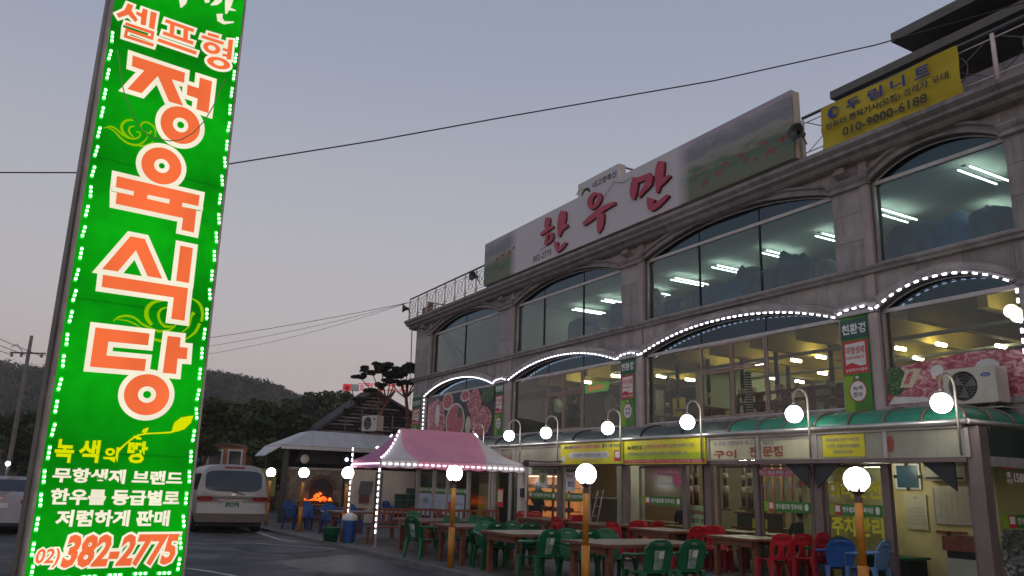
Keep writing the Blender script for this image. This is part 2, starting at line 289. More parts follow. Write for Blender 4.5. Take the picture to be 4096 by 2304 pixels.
G_SWIRL=[[(-1.652,5.887),(-1.618,5.909),(-1.578,5.927),(-1.543,5.926),(-1.507,5.913),(-1.472,5.888),(-1.434,5.861),(-1.39,5.845),(-1.345,5.836),(-1.298,5.84),(-1.256,5.855),(-1.226,5.886),(-1.209,5.922),(-1.211,5.952),(-1.227,5.973),(-1.253,5.973),(-1.274,5.968),(-1.273,5.953),(-1.253,5.956),(-1.236,5.954),(-1.227,5.943),(-1.226,5.925),(-1.24,5.9),(-1.265,5.878),(-1.3,5.867),(-1.341,5.865),(-1.383,5.871),(-1.424,5.885),(-1.461,5.908),(-1.498,5.933),(-1.538,5.949),(-1.58,5.952),(-1.624,5.923),(-1.655,5.893)],[(-1.625,5.91),(-1.585,5.902),(-1.535,5.885),(-1.495,5.852),(-1.453,5.814),(-1.405,5.783),(-1.353,5.762),(-1.294,5.756),(-1.237,5.764),(-1.195,5.793),(-1.164,5.832),(-1.14,5.877),(-1.126,5.913),(-1.136,5.918),(-1.154,5.886),(-1.18,5.847),(-1.209,5.816),(-1.244,5.795),(-1.292,5.787),(-1.346,5.79),(-1.395,5.807),(-1.442,5.834),(-1.484,5.87),(-1.528,5.903),(-1.582,5.915),(-1.624,5.917)],[(-1.214,5.768),(-1.178,5.771),(-1.127,5.787),(-1.076,5.84),(-1.037,5.888),(-1.045,5.899),(-1.088,5.858),(-1.139,5.817),(-1.181,5.797),(-1.215,5.787)],[(-1.327,6.113),(-1.357,6.113),(-1.397,6.105),(-1.431,6.075),(-1.457,6.037),(-1.468,5.995),(-1.466,5.952),(-1.448,5.912),(-1.421,5.879),(-1.381,5.86),(-1.347,5.851),(-1.341,5.869),(-1.37,5.885),(-1.402,5.908),(-1.422,5.935),(-1.433,5.966),(-1.435,5.994),(-1.428,6.022),(-1.411,6.051),(-1.387,6.075),(-1.355,6.089),(-1.327,6.098)],[(-1.301,6.037),(-1.325,6.03),(-1.355,6.015),(-1.37,5.983),(-1.373,5.949),(-1.36,5.92),(-1.34,5.898),(-1.313,5.883),(-1.291,5.876),(-1.286,5.889),(-1.305,5.9),(-1.327,5.917),(-1.342,5.937),(-1.348,5.957),(-1.348,5.978),(-1.34,5.997),(-1.32,6.013),(-1.298,6.024)],[(-1.109,6.032),(-1.108,6.018),(-1.11,6.004),(-1.116,5.995),(-1.13,5.99),(-1.159,5.998),(-1.19,6.013),(-1.211,6.031),(-1.221,6.051),(-1.218,6.073),(-1.207,6.094),(-1.191,6.111),(-1.168,6.121),(-1.135,6.118),(-1.102,6.104),(-1.074,6.083),(-1.054,6.051),(-1.044,5.992),(-1.04,5.939),(-1.028,5.941),(-1.029,5.996),(-1.036,6.061),(-1.06,6.1),(-1.091,6.126),(-1.129,6.14),(-1.168,6.143),(-1.199,6.132),(-1.224,6.11),(-1.237,6.078),(-1.238,6.044),(-1.223,6.017),(-1.198,5.997),(-1.165,5.981),(-1.131,5.974),(-1.11,5.979),(-1.096,5.993),(-1.085,6.013),(-1.079,6.029)],[(-1.144,5.975),(-1.137,5.945),(-1.131,5.915),(-1.122,5.919),(-1.128,5.949),(-1.134,5.979)],[(-1.197,3.429),(-1.174,3.454),(-1.141,3.481),(-1.1,3.501),(-1.054,3.512),(-1.006,3.511),(-0.96,3.5),(-0.922,3.475),(-0.881,3.444),(-0.829,3.419),(-0.774,3.398),(-0.717,3.378),(-0.656,3.367),(-0.587,3.378),(-0.523,3.404),(-0.477,3.451),(-0.45,3.493),(-0.46,3.502),(-0.492,3.467),(-0.537,3.43),(-0.594,3.409),(-0.656,3.401),(-0.711,3.408),(-0.766,3.426),(-0.821,3.445),(-0.87,3.467),(-0.909,3.496),(-0.951,3.524),(-1.003,3.538),(-1.057,3.541),(-1.109,3.527),(-1.154,3.504),(-1.185,3.466),(-1.203,3.434)],[(-1.152,3.458),(-1.106,3.459),(-1.048,3.456),(-0.996,3.444),(-0.948,3.427),(-0.903,3.408),(-0.87,3.392),(-0.866,3.4),(-0.897,3.42),(-0.942,3.444),(-0.992,3.461),(-1.046,3.473),(-1.106,3.472),(-1.152,3.468)],[(-0.641,3.797),(-0.692,3.792),(-0.754,3.777),(-0.799,3.747),(-0.834,3.708),(-0.854,3.661),(-0.861,3.608),(-0.849,3.552),(-0.826,3.5),(-0.791,3.461),(-0.761,3.436),(-0.734,3.47),(-0.759,3.495),(-0.785,3.53),(-0.801,3.569),(-0.808,3.611),(-0.805,3.646),(-0.792,3.68),(-0.77,3.713),(-0.738,3.741),(-0.686,3.766),(-0.638,3.784)],[(-0.857,3.56),(-0.846,3.535),(-0.827,3.501),(-0.795,3.471),(-0.767,3.452),(-0.75,3.474),(-0.772,3.499),(-0.794,3.528),(-0.807,3.555),(-0.816,3.579)],[(-0.589,3.718),(-0.625,3.707),(-0.668,3.685),(-0.693,3.649),(-0.705,3.606),(-0.696,3.56),(-0.678,3.519),(-0.654,3.485),(-0.633,3.462),(-0.614,3.48),(-0.632,3.503),(-0.652,3.535),(-0.665,3.571),(-0.671,3.605),(-0.665,3.635),(-0.649,3.662),(-0.616,3.687),(-0.585,3.706)],[(-0.705,3.586),(-0.693,3.552),(-0.672,3.508),(-0.64,3.469),(-0.595,3.44),(-0.535,3.448),(-0.488,3.465),(-0.491,3.48),(-0.538,3.474),(-0.587,3.476),(-0.62,3.495),(-0.647,3.526),(-0.667,3.565),(-0.68,3.597)],[(-0.304,3.869),(-0.267,3.849),(-0.226,3.823),(-0.201,3.795),(-0.182,3.761),(-0.167,3.721),(-0.158,3.678),(-0.157,3.628),(-0.159,3.588),(-0.124,3.586),(-0.121,3.628),(-0.121,3.683),(-0.13,3.733),(-0.146,3.78),(-0.173,3.82),(-0.208,3.851),(-0.258,3.871),(-0.3,3.881)],[(-0.182,3.565),(-0.195,3.509),(-0.221,3.442),(-0.273,3.377),(-0.323,3.326),(-0.314,3.316),(-0.257,3.359),(-0.192,3.422),(-0.16,3.497),(-0.144,3.556)],[(-0.707,3.256),(-0.656,3.251),(-0.605,3.245),(-0.602,3.28),(-0.653,3.286),(-0.705,3.291)],[(-0.275,3.706),(-0.284,3.677),(-0.294,3.634),(-0.295,3.572),(-0.293,3.52),(-0.276,3.52),(-0.274,3.572),(-0.268,3.628),(-0.249,3.659),(-0.23,3.677)],[(-0.312,3.588),(-0.303,3.55),(-0.303,3.505),(-0.336,3.458),(-0.373,3.42),(-0.364,3.409),(-0.324,3.446),(-0.282,3.497),(-0.284,3.553),(-0.295,3.593)]]
G_YELLOW=[[(-0.922,1.842),(-0.894,1.888),(-0.849,1.949),(-0.789,2.009),(-0.718,2.061),(-0.637,2.083),(-0.546,2.094),(-0.446,2.104),(-0.349,2.117),(-0.267,2.146),(-0.21,2.172),(-0.22,2.194),(-0.276,2.166),(-0.355,2.137),(-0.449,2.123),(-0.549,2.111),(-0.641,2.102),(-0.727,2.08),(-0.802,2.025),(-0.863,1.963),(-0.914,1.906),(-0.949,1.864)],[(-0.336,2.168),(-0.322,2.25),(-0.247,2.322),(-0.093,2.359),(-0.115,2.264),(-0.185,2.177),(-0.268,2.142),(-0.339,2.138)],[(-0.693,2.105),(-0.678,2.145),(-0.619,2.174),(-0.621,2.134),(-0.644,2.097)],[(-0.789,2.056),(-0.736,2.065),(-0.684,2.037),(-0.681,2.014),(-0.736,2.016)]]
G_ROWS={'nok':[-1.605,-1.403,1.705,1.974],'saek':[-1.354,-1.13,1.716,1.983],'ui':[-1.081,-0.918,1.727,1.912],'ttang':[-0.823,-0.593,1.729,1.998],'r1':[-1.586,-0.133,1.481,1.651],'r2':[-1.573,-0.139,1.231,1.416],'r3':[-1.483,-0.229,0.987,1.177],'o2':[-1.623,-1.38,0.542,0.753],'ph':[-1.336,-0.098,0.527,0.9]}
LED_L=[(-1.743,7.168),(-1.735,6.901),(-1.728,6.633),(-1.725,6.357),(-1.72,6.09),(-1.715,5.821),(-1.707,5.553),(-1.705,5.286),(-1.699,5.022),(-1.699,4.751),(-1.696,4.484),(-1.692,4.216),(-1.691,3.951),(-1.686,3.68),(-1.686,3.411),(-1.683,3.145),(-1.684,2.878),(-1.682,2.611),(-1.68,2.343),(-1.677,2.076),(-1.678,1.811),(-1.68,1.544),(-1.675,1.277),(-1.677,1.014),(-1.675,0.746),(-1.653,0.512)]
LED_R=[(-0.129,7.716),(-0.12,7.457),(-0.118,7.189),(-0.115,6.92),(-0.108,6.653),(-0.102,6.388),(-0.096,6.118),(-0.093,5.852),(-0.09,5.587),(-0.089,5.323),(-0.076,5.023),(-0.08,4.762),(-0.078,4.494),(-0.078,4.229),(-0.075,3.962),(-0.075,3.697),(-0.072,3.431),(-0.071,3.168),(-0.064,2.901),(-0.06,2.636),(-0.053,2.375),(-0.049,2.112),(-0.049,1.848),(-0.046,1.584),(-0.044,1.315),(-0.046,1.055),(-0.051,0.788),(-0.043,0.534)]
LED_B=[(-1.322,0.457),(-1.044,0.461),(-0.768,0.468),(-0.488,0.473),(-0.213,0.468)]
G_WIRE=[(-1.65,6.99),(-1.609,6.844),(-1.542,6.568),(-1.473,6.374),(-1.385,6.225),(-1.248,6.022),(-1.133,5.935),(-0.984,5.925),(-0.854,5.94),(-0.726,5.994),(-0.58,6.14),(-0.45,6.367),(-0.351,6.651),(-0.301,6.881),(-0.246,7.072)]
G_FACADE=[[(-14.47,10.46),(-14.51,10.38),(-14.55,10.28),(-14.55,10.18),(-14.55,10.1),(-14.34,10.02),(-14.29,10.08),(-14.23,10.17),(-14.22,10.28),(-14.23,10.37)],[(-14.75,9.87),(-14.58,9.89),(-14.37,9.91),(-14.15,9.94),(-13.97,9.96),(-14.05,10.06),(-14.25,10.06),(-14.5,10.04),(-14.7,10.0),(-14.84,9.95)],[(-14.43,9.47),(-14.38,9.53),(-14.33,9.62),(-14.31,9.72),(-14.3,9.79),(-14.47,9.84),(-14.47,9.77),(-14.49,9.68),(-14.53,9.6),(-14.56,9.53)],[(-14.36,9.77),(-14.23,9.75),(-14.18,9.73),(-14.16,9.7),(-14.18,9.62),(-14.34,9.56),(-14.51,9.52),(-14.43,9.45),(-14.24,9.47),(-14.04,9.53),(-13.98,9.65),(-14.04,9.8),(-14.26,9.85),(-14.41,9.86)],[(-13.58,10.43),(-13.63,10.36),(-13.7,10.26),(-13.72,10.15),(-13.75,10.01),(-13.73,9.78),(-13.71,9.58),(-13.61,9.54),(-13.48,9.68),(-13.34,9.86),(-13.29,9.99),(-13.25,10.1),(-13.26,10.22),(-13.27,10.32)],[(-13.49,9.71),(-13.39,9.72),(-13.27,9.74),(-13.18,9.76),(-13.12,9.77),(-13.2,9.88),(-13.29,9.89),(-13.4,9.9),(-13.53,9.88),(-13.64,9.87)],[(-13.92,9.46),(-13.93,9.4),(-13.92,9.31),(-13.87,9.18),(-13.73,9.03),(-13.53,9.05),(-13.4,9.09),(-13.28,9.15),(-13.18,9.21),(-13.29,9.29),(-13.4,9.25),(-13.54,9.2),(-13.65,9.17),(-13.66,9.17),(-13.68,9.19),(-13.72,9.27),(-13.71,9.34),(-13.7,9.38)],[(-11.69,10.49),(-11.78,10.49),(-11.91,10.46),(-12.0,10.39),(-12.06,10.3),(-12.04,10.18),(-11.98,10.06),(-11.88,9.98),(-11.81,9.94),(-11.73,10.01),(-11.76,10.04),(-11.78,10.07),(-11.8,10.13),(-11.8,10.21),(-11.77,10.27),(-11.72,10.31),(-11.65,10.34),(-11.58,10.35)],[(-11.72,9.93),(-11.6,9.95),(-11.47,9.99),(-11.37,10.06),(-11.31,10.14),(-11.32,10.24),(-11.39,10.36),(-11.55,10.43),(-11.66,10.47),(-11.66,10.37),(-11.57,10.34),(-11.52,10.31),(-11.51,10.27),(-11.51,10.22),(-11.55,10.16),(-11.62,10.11),(-11.73,10.06),(-11.82,10.03)],[(-12.21,9.53),(-12.04,9.56),(-11.81,9.59),(-11.62,9.63),(-11.42,9.67),(-11.23,9.71),(-11.05,9.74),(-10.81,9.76),(-10.62,9.77),(-10.66,9.86),(-10.88,9.89),(-11.16,9.91),(-11.38,9.88),(-11.58,9.85),(-11.78,9.81),(-11.99,9.77),(-12.18,9.7),(-12.32,9.64)],[(-11.59,9.75),(-11.56,9.64),(-11.54,9.52),(-11.53,9.42),(-11.54,9.31),(-11.52,9.2),(-11.51,9.12),(-11.44,9.09),(-11.36,9.14),(-11.28,9.21),(-11.23,9.31),(-11.19,9.42),(-11.19,9.55),(-11.19,9.65)],[(-9.8,10.35),(-9.84,10.28),(-9.89,10.19),(-9.92,10.09),(-9.95,9.98),(-9.91,9.82),(-9.85,9.69),(-9.73,9.65),(-9.68,9.75),(-9.62,9.86),(-9.6,9.95),(-9.57,10.04),(-9.55,10.14),(-9.53,10.23)],[(-9.63,10.1),(-9.47,10.09),(-9.28,10.08),(-9.1,10.08),(-8.98,10.1),(-9.06,10.24),(-9.19,10.24),(-9.36,10.25),(-9.55,10.27),(-9.71,10.3)],[(-9.15,10.2),(-9.18,10.11),(-9.23,10.02),(-9.3,9.94),(-9.4,9.86),(-9.5,9.77),(-9.58,9.69),(-9.5,9.63),(-9.39,9.68),(-9.25,9.74),(-9.11,9.78),(-8.97,9.85),(-8.93,10.0),(-8.93,10.12)],[(-8.68,10.46),(-8.73,10.38),(-8.79,10.26),(-8.81,10.14),(-8.83,10.01),(-8.8,9.77),(-8.78,9.55),(-8.7,9.53),(-8.6,9.69),(-8.49,9.88),(-8.47,10.01),(-8.45,10.11),(-8.44,10.24),(-8.43,10.35)],[(-8.57,9.68),(-8.49,9.71),(-8.39,9.75),(-8.28,9.8),(-8.19,9.84),(-8.24,9.9),(-8.36,9.9),(-8.51,9.9),(-8.63,9.87),(-8.72,9.84)],[(-9.15,9.54),(-9.17,9.48),(-9.18,9.38),(-9.15,9.25),(-9.11,9.16),(-8.93,9.13),(-8.93,9.21),(-8.93,9.29),(-8.89,9.33),(-8.84,9.37)],[(-9.0,9.08),(-8.88,9.08),(-8.72,9.1),(-8.6,9.14),(-8.47,9.19),(-8.35,9.25),(-8.25,9.3),(-8.32,9.37),(-8.44,9.35),(-8.59,9.31),(-8.72,9.28),(-8.84,9.26),(-8.98,9.23),(-9.08,9.22)]]
G_NOTCH=[[(-1.453,5.147),(-1.191,5.145),(-1.191,5.09),(-1.445,5.087)],[(-0.583,5.142),(-0.311,5.146),(-0.315,5.092),(-0.585,5.087)],[(-1.023,5.143),(-0.747,5.147),(-0.75,5.086),(-1.024,5.088)]]
# ================================================================== GROUND
def ground_mat():
    m = mat('asphalt', (.078, .072, .067), .82, var=.25, scale=.8, bump=.35, bscale=90)
    n = m.node_tree.nodes; L = m.node_tree.links; b = n['Principled BSDF']
    co = n.new('ShaderNodeTexCoord'); ns = n.new('ShaderNodeTexNoise'); ns.inputs['Scale'].default_value = .35; ns.inputs['Detail'].default_value = 7; ns.inputs['Roughness'].default_value = .65
    L.new(co.outputs['Object'], ns.inputs['Vector'])
    mr = n.new('ShaderNodeMapRange'); mr.inputs['From Min'].default_value = .5; mr.inputs['From Max'].default_value = .62; mr.inputs['To Min'].default_value = .85; mr.inputs['To Max'].default_value = .5
    L.new(ns.outputs['Fac'], mr.inputs['Value']); L.new(mr.outputs[0], b.inputs['Roughness'])
    old = b.inputs['Base Color'].links[0].from_socket
    vo = n.new('ShaderNodeTexVoronoi'); vo.feature = 'DISTANCE_TO_EDGE'; vo.inputs['Scale'].default_value = .32; L.new(co.outputs['Object'], vo.inputs['Vector'])
    wp = n.new('ShaderNodeTexNoise'); wp.inputs['Scale'].default_value = 2.5; vm = n.new('ShaderNodeVectorMath'); vm.operation = 'MULTIPLY_ADD'; vm.inputs[1].default_value = (.6, .6, .6)
    L.new(co.outputs['Object'], wp.inputs['Vector']); L.new(wp.outputs['Color'], vm.inputs[0]); L.new(co.outputs['Object'], vm.inputs[2]); L.new(vm.outputs[0], vo.inputs['Vector'])
    cm = n.new('ShaderNodeMapRange'); cm.inputs['From Max'].default_value = .02; cm.inputs['To Min'].default_value = .35; cm.inputs['To Max'].default_value = 1; L.new(vo.outputs['Distance'], cm.inputs['Value'])
    gr = n.new('ShaderNodeTexNoise'); gr.inputs['Scale'].default_value = 26; gr.inputs['Detail'].default_value = 3; L.new(co.outputs['Object'], gr.inputs['Vector'])
    st = n.new('ShaderNodeTexNoise'); st.inputs['Scale'].default_value = .9; st.inputs['Detail'].default_value = 6; L.new(co.outputs['Object'], st.inputs['Vector'])
    g2 = n.new('ShaderNodeMapRange'); g2.inputs['From Min'].default_value = .3; g2.inputs['From Max'].default_value = .7; g2.inputs['To Min'].default_value = .6; g2.inputs['To Max'].default_value = 1.4; L.new(gr.outputs['Fac'], g2.inputs['Value'])
    s2 = n.new('ShaderNodeMapRange'); s2.inputs['From Min'].default_value = .35; s2.inputs['From Max'].default_value = .62; s2.inputs['To Min'].default_value = .62; s2.inputs['To Max'].default_value = 1.15; L.new(st.outputs['Fac'], s2.inputs['Value'])
    a1 = n.new('ShaderNodeMath'); a1.operation = 'MULTIPLY'; L.new(cm.outputs[0], a1.inputs[0]); L.new(g2.outputs[0], a1.inputs[1]); a2 = n.new('ShaderNodeMath'); a2.operation = 'MULTIPLY'; L.new(a1.outputs[0], a2.inputs[0]); L.new(s2.outputs[0], a2.inputs[1])
    vs_ = n.new('ShaderNodeVectorMath'); vs_.operation = 'SCALE'; L.new(old, vs_.inputs[0]); L.new(a2.outputs[0], vs_.inputs['Scale']); L.new(vs_.outputs[0], b.inputs['Base Color']); return m
ASPH = ground_mat()
g = MB(); g.add([(-900, -60, 0), (900, -60, 0), (900, 900, 0), (-900, 900, 0)], [(0, 1, 2, 3)])
setting(g.build('ground', ASPH))
TERR = mat('terrace_concrete', (.115, .102, .092), .75, var=.25, scale=1.2, bump=.3, bscale=50, dirt=.4)
t = MB(); t.prism([(9, -5.42), (9, 10), (-21.7, 10), (-24.5, 1), (-24.5, -5.95), (-16.5, -5.62), (-12.8, -5.5), (-7.0, -5.42)], 0, 1)
t.v = [(x, z, .05 - y*.055) for x, y, z in t.v]
setting(t.build('terrace_pavement', TERR), SITE)
k = MB()
pts = [(9, -5.5), (-7, -5.5), (-10.9, -5.55), (-12.8, -5.6), (-16.5, -5.72), (-20.2, -5.95), (-24.5, -6.1)]
for a, b in zip(pts, pts[1:]):
    L_ = math.hypot(b[0]-a[0], b[1]-a[1]); n = max(1, round(L_/1.0))
    for i in range(n):
        p = [a[0]+(b[0]-a[0])*(i+.01)/n, a[1]+(b[1]-a[1])*(i+.01)/n]; q = [a[0]+(b[0]-a[0])*(i+.99)/n, a[1]+(b[1]-a[1])*(i+.99)/n]
        k = MB(); k.add([(p[0], p[1], 0), (q[0], q[1], 0), (q[0], q[1]+.14, 0), (p[0], p[1]+.14, 0), (p[0], p[1]+.01, .075), (q[0], q[1]+.01, .075), (q[0], q[1]+.14, .075), (p[0], p[1]+.14, .075)],
            [(0,3,2,1),(4,5,6,7),(0,1,5,4),(1,2,6,5),(2,3,7,6),(3,0,4,7)])
        setting(k.build('kerb', mat('kerb_stone', (.12, .115, .11), .8, var=.2, bump=.2)), SITE)
PAINT = mat('road_paint', (.42, .41, .39), .7, var=.3, scale=6, dirt=.7)
def stripe(pts, w, z=.004, m=PAINT, name='painted_line'):
    k = MB()
    for a, b in zip(pts, pts[1:]):
        d = Vector((b[0]-a[0], b[1]-a[1])).normalized(); nn = Vector((-d.y, d.x)) * w/2
        k.add([(a[0]+nn.x, a[1]+nn.y, z), (a[0]-nn.x, a[1]-nn.y, z), (b[0]-nn.x, b[1]-nn.y, z), (b[0]+nn.x, b[1]+nn.y, z)], [(0, 1, 2, 3)])
    return setting(k.build(name, m), SITE)
stripe([(-18.65, -6.2), (-15.5, -6.3)], .11); stripe([(-15.4, -6.35), (-14.5, -6.1)], .11)
stripe([(-14.4, -9.6), (-14.25, -7.3), (-12.3, -5.75)], .1)
stripe([(-8.9, -10.4), (-8.62, -9.67), (-7.9, -9.35), (-7.3, -9.15), (-6.4, -9.0)], .12)
stripe([(-19.2, -6.3), (-19.2, -11)], .11)
WET = mat('wet_asphalt', (.03, .03, .034), .5, var=.4, scale=3, bump=.8, bscale=9, spec=.22)
TARP = mat('tarp', (.02, .024, .03), .6, var=.4, scale=4, bump=.3, bscale=9, spec=.2)
def blob(pts, z, m, name):
    P = []
    n = len(pts)
    for i in range(n):
        a, b = pts[i], pts[(i+1) % n]
        for t_ in (0, .25, .5, .75): P.append((a[0]+(b[0]-a[0])*t_+random.uniform(-.06, .06), a[1]+(b[1]-a[1])*t_+random.uniform(-.06, .06)))
    k = MB(); k.flat(P, 0); k.v = [(x, zz, z) for x, y, zz in k.v]; return setting(k.build(name, m), SITE)
blob([(-9.5, -7.9), (-7.6, -7.8), (-6.3, -6.2), (-5.8, -5.65), (-10.8, -5.75)], .004, WET, 'wet_patch')
blob([(-12.7, -8.0), (-11.2, -7.7), (-11.4, -6.1), (-12.5, -6.3), (-13.0, -7.0)], .008, TARP, 'asphalt_patch')

# ================================================================== BUILDING
bld = thing('restaurant_building', 'three storey grey stone building with arched windows and rows of lit rooms', 'building')
def part(name, mb, m, parent=None): return mb.build(name, m, parent or bld)
BAYS3 = [(18.55, 24.68), (11.14, 17.45), (3.64, 10.07), (-.05, 2.71), (-8.6, -1.15)]
BAYS2 = [(18.68, 24.9), (11.2, 17.55), (3.68, 10.15), (0.0, 2.73), (-8.6, -1.1)]
RISE = {0: .50, 1: .50, 2: .50, 3: .42, 4: .5}
Y0 = 2.0                                                     # face of the facade
def archpts(a, b, z, rise, n=28):                            # flattened arch, steep at the ends
    out = []
    for i in range(n+1):
        t = i/n; s = 2*t-1
        out.append((-(a + (b-a)*t), z + rise*(1-abs(s)**2.15)))
    return out
def wallband(bays, zs, ztop, zl, zsill):
    """backing wall with arched openings, then single stone panels over it"""
    us = [-9.2]
    for j, (a, b) in enumerate(bays):
        A = archpts(a, b, zs, RISE[j])
        mb = MB(); mb.prism([(-b, ztop), (-b, zs)] + A[::-1][0:] + [(-a, zs), (-a, ztop)], Y0+.03, Y0+.30); part('wall', mb, BACK)
        # spandrel panels
        n = max(2, round((b-a)/.95)); 
        for i in range(n):
            u0 = a + (b-a)*i/n; u1 = a + (b-a)*(i+1)/n
            def zarc(u): s = 2*(u-a)/(b-a)-1; return zs + RISE[j]*(1-min(1, abs(s))**2.15) + .16
            q = [(-(u0+.005), ztop)] + [(-(u0+.005 + (u1-u0-.01)*k_/5), min(ztop-.02, zarc(u0 + (u1-u0)*k_/5))) for k_ in range(6)] + [(-(u1-.005), ztop)]
            if ztop - min(p[1] for p in q) > .06: mb = MB(); mb.prism(q, Y0+random.uniform(-.002, .002), Y0+.028); part('stone_panel', mb, STONE)
piers3 = [(24.68, 26.42), (17.45, 18.55), (10.07, 11.14), (2.71, 3.64), (-1.15, -.05), (-9.2, -8.6)]
piers2 = [(24.9, 26.42), (17.55, 18.68), (10.15, 11.2), (2.73, 3.68), (-1.1, 0.0), (-9.2, -8.6)]
wallband(BAYS3, 8.0, 8.66, 0, 6.2); wallband(BAYS2, 5.26, 6.03, 0, 3.33)
def pier(a, b, z0, z1, n, right_pink=True):
    mb = MB(); mb.box(-b, -a, Y0+.03, Y0+.36, z0, z1); part('wall', mb, BACK)
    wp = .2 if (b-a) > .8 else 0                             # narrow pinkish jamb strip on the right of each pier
    for i in range(n):
        za, zb = z0+(z1-z0)*i/n+.004, z0+(z1-z0)*(i+1)/n-.004
        mb = MB(); mb.box(-b, -(a+wp)-.004, Y0-.002, Y0+.028, za, zb); part('stone_panel', mb, STONE)
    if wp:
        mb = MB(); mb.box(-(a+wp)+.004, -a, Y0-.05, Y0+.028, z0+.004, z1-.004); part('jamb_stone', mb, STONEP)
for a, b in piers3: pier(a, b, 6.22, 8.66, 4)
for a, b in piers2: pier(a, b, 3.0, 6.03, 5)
# left end wall, in courses
for i in range(9):
    for j in range(8):
        mb = MB(); z0 = 3.0+i*.63; mb.box(-26.452, -26.425, Y0+.0+j*1.1, Y0+1.09+j*1.1, z0, min(z0+.62, 8.66)); part('stone_panel', mb, STONE)
mb = MB(); mb.box(-26.42, -26.2, Y0+.37, 11.5, 0, 8.66); part('wall', mb, BACK)
mb = MB(); mb.box(-26.42, -24.2, Y0+.03, Y0+.36, 0, 3.0); part('wall', mb, STONE)
mb = MB(); mb.box(-26.2, 9.2, 11.3, 11.5, 0, 8.6); part('wall', mb, mat('inner_wall', (.40, .42, .34), .8, var=.06))
mb = MB(); mb.box(9.0, 9.2, 2.0, 11.3, 0, 8.66); part('wall', mb, STONE)
# sill ledge course between the storeys, and sill under the first floor
for x0 in [i*1.55-26.55 for i in range(24)]:
    x1 = min(x0+1.54, 9.2)
    if x1 <= x0: continue
    mb = MB(); mb.sweep_y([(Y0+.0, 6.03), (Y0-.10, 6.05), (Y0-.10, 6.11), (Y0-.16, 6.14), (Y0-.16, 6.19), (Y0+.30, 6.21), (Y0+.30, 6.03)], x0, x1); part('ledge_stone', mb, STONE2)
for j, (a, b) in enumerate(BAYS2): mb = MB(); mb.box(-b, -a, Y0-.05, Y0+.3, 3.22, 3.33); part('sill', mb, STONE2); mb = MB(); mb.box(-b, -a, Y0+.0, Y0+.3, 2.9, 3.215); part('wall', mb, STONE)
for j, (a, b) in enumerate(BAYS3): mb = MB(); mb.box(-b+.003, -a-.003, Y0-.01, Y0+.26, 6.213, 6.235); part('sill', mb, ALU)
# main cornice in lengths
CP = [(Y0+.0, 8.60), (1.86, 8.62), (1.80, 8.66), (1.80, 8.70), (1.62, 8.74), (1.62, 8.79), (1.56, 8.82), (1.50, 8.86), (1.50, 8.94), (Y0+.5, 8.98), (Y0+.5, 8.60)]
CP = [(Y0+.0, 8.49), (1.80, 8.52), (1.74, 8.57), (1.74, 8.62), (1.60, 8.65), (1.60, 8.72), (1.55, 8.75), (1.50, 8.79), (1.50, 8.88), (Y0+.5, 8.92), (Y0+.5, 8.49)]
x = -26.85
while x < 9.2:
    mb = MB(); mb.sweep_y(CP, x, min(x+1.81, 9.2)-.008); part('cornice_stone', mb, STONE2); x += 1.81
mb = MB()                                                   # cornice returning along the end wall
mb.prism([(-26.42, 8.60), (-26.60, 8.62), (-26.66, 8.70), (-26.84, 8.75), (-26.84, 8.88), (-26.42, 8.92)], 2.51, 11.5); part('cornice_stone', mb, STONE2)
mb = MB(); mb.box(-26.3, 9.0, Y0+.5, 11.5, 8.45, 8.75); part('roof', mb, mat('roof_grey', (.12, .12, .12), .9))
# arch mouldings in voussoir lengths, and capitals
def moulding(bays, zs, lastz):
    for j, (a, b) in enumerate(bays):
        A = archpts(a, b, zs, RISE[j], 32)
        N = []
        for i in range(len(A)):
            d = Vector((A[min(i+1, 32)][0]-A[max(i-1, 0)][0], A[min(i+1, 32)][1]-A[max(i-1, 0)][1])).normalized(); N.append((d.y, -d.x) if d.x < 0 else (-d.y, d.x))
        N = [(n[0], n[1]) if n[1] > 0 else (-n[0], -n[1]) for n in N]
        pr = [(.0, Y0-.02), (.0, Y0-.09), (.05, Y0-.09), (.06, Y0-.05), (.13, Y0-.05), (.15, Y0-.12), (.20, Y0-.14), (.215, Y0-.02)]
        for s0 in range(0, 32, 4):
            vs = []; 
            for i in range(s0, s0+5):
                sh = .06*(0 if 0 < i < 32 else 0)
                for r, y in pr: vs.append((A[i][0]+N[i][0]*r, y, A[i][1]+N[i][1]*r))
            n = len(pr); fs = [(i*n+k_, i*n+k_+1, (i+1)*n+k_+1, (i+1)*n+k_) for i in range(4) for k_ in range(n-1)] + [tuple(range(n)), tuple(4*n+q for q in range(n))]
            mb = MB(); mb.add(vs, fs); part('arch_moulding', mb, STONE2)
moulding(BAYS3, 8.0, 0); moulding(BAYS2, 5.26, 0)
def capital(a, b, z):
    mb = MB(); mb.sweep_y([(Y0-.051, z-.03), (Y0-.09, z-.02), (Y0-.09, z+.06), (Y0-.13, z+.10), (Y0-.16, z+.15), (Y0-.16, z+.20), (Y0-.003, z+.21), (Y0-.003, z-.03)], -b-.04, -a+.04); part('capital', mb, STONE2)
for a, b in piers3[1:-1]: capital(a, b, 8.0)
for a, b in piers2[1:-1]: capital(a, b, 5.26)
capital(24.68, 25.0, 8.0); capital(24.9, 25.2, 5.26)
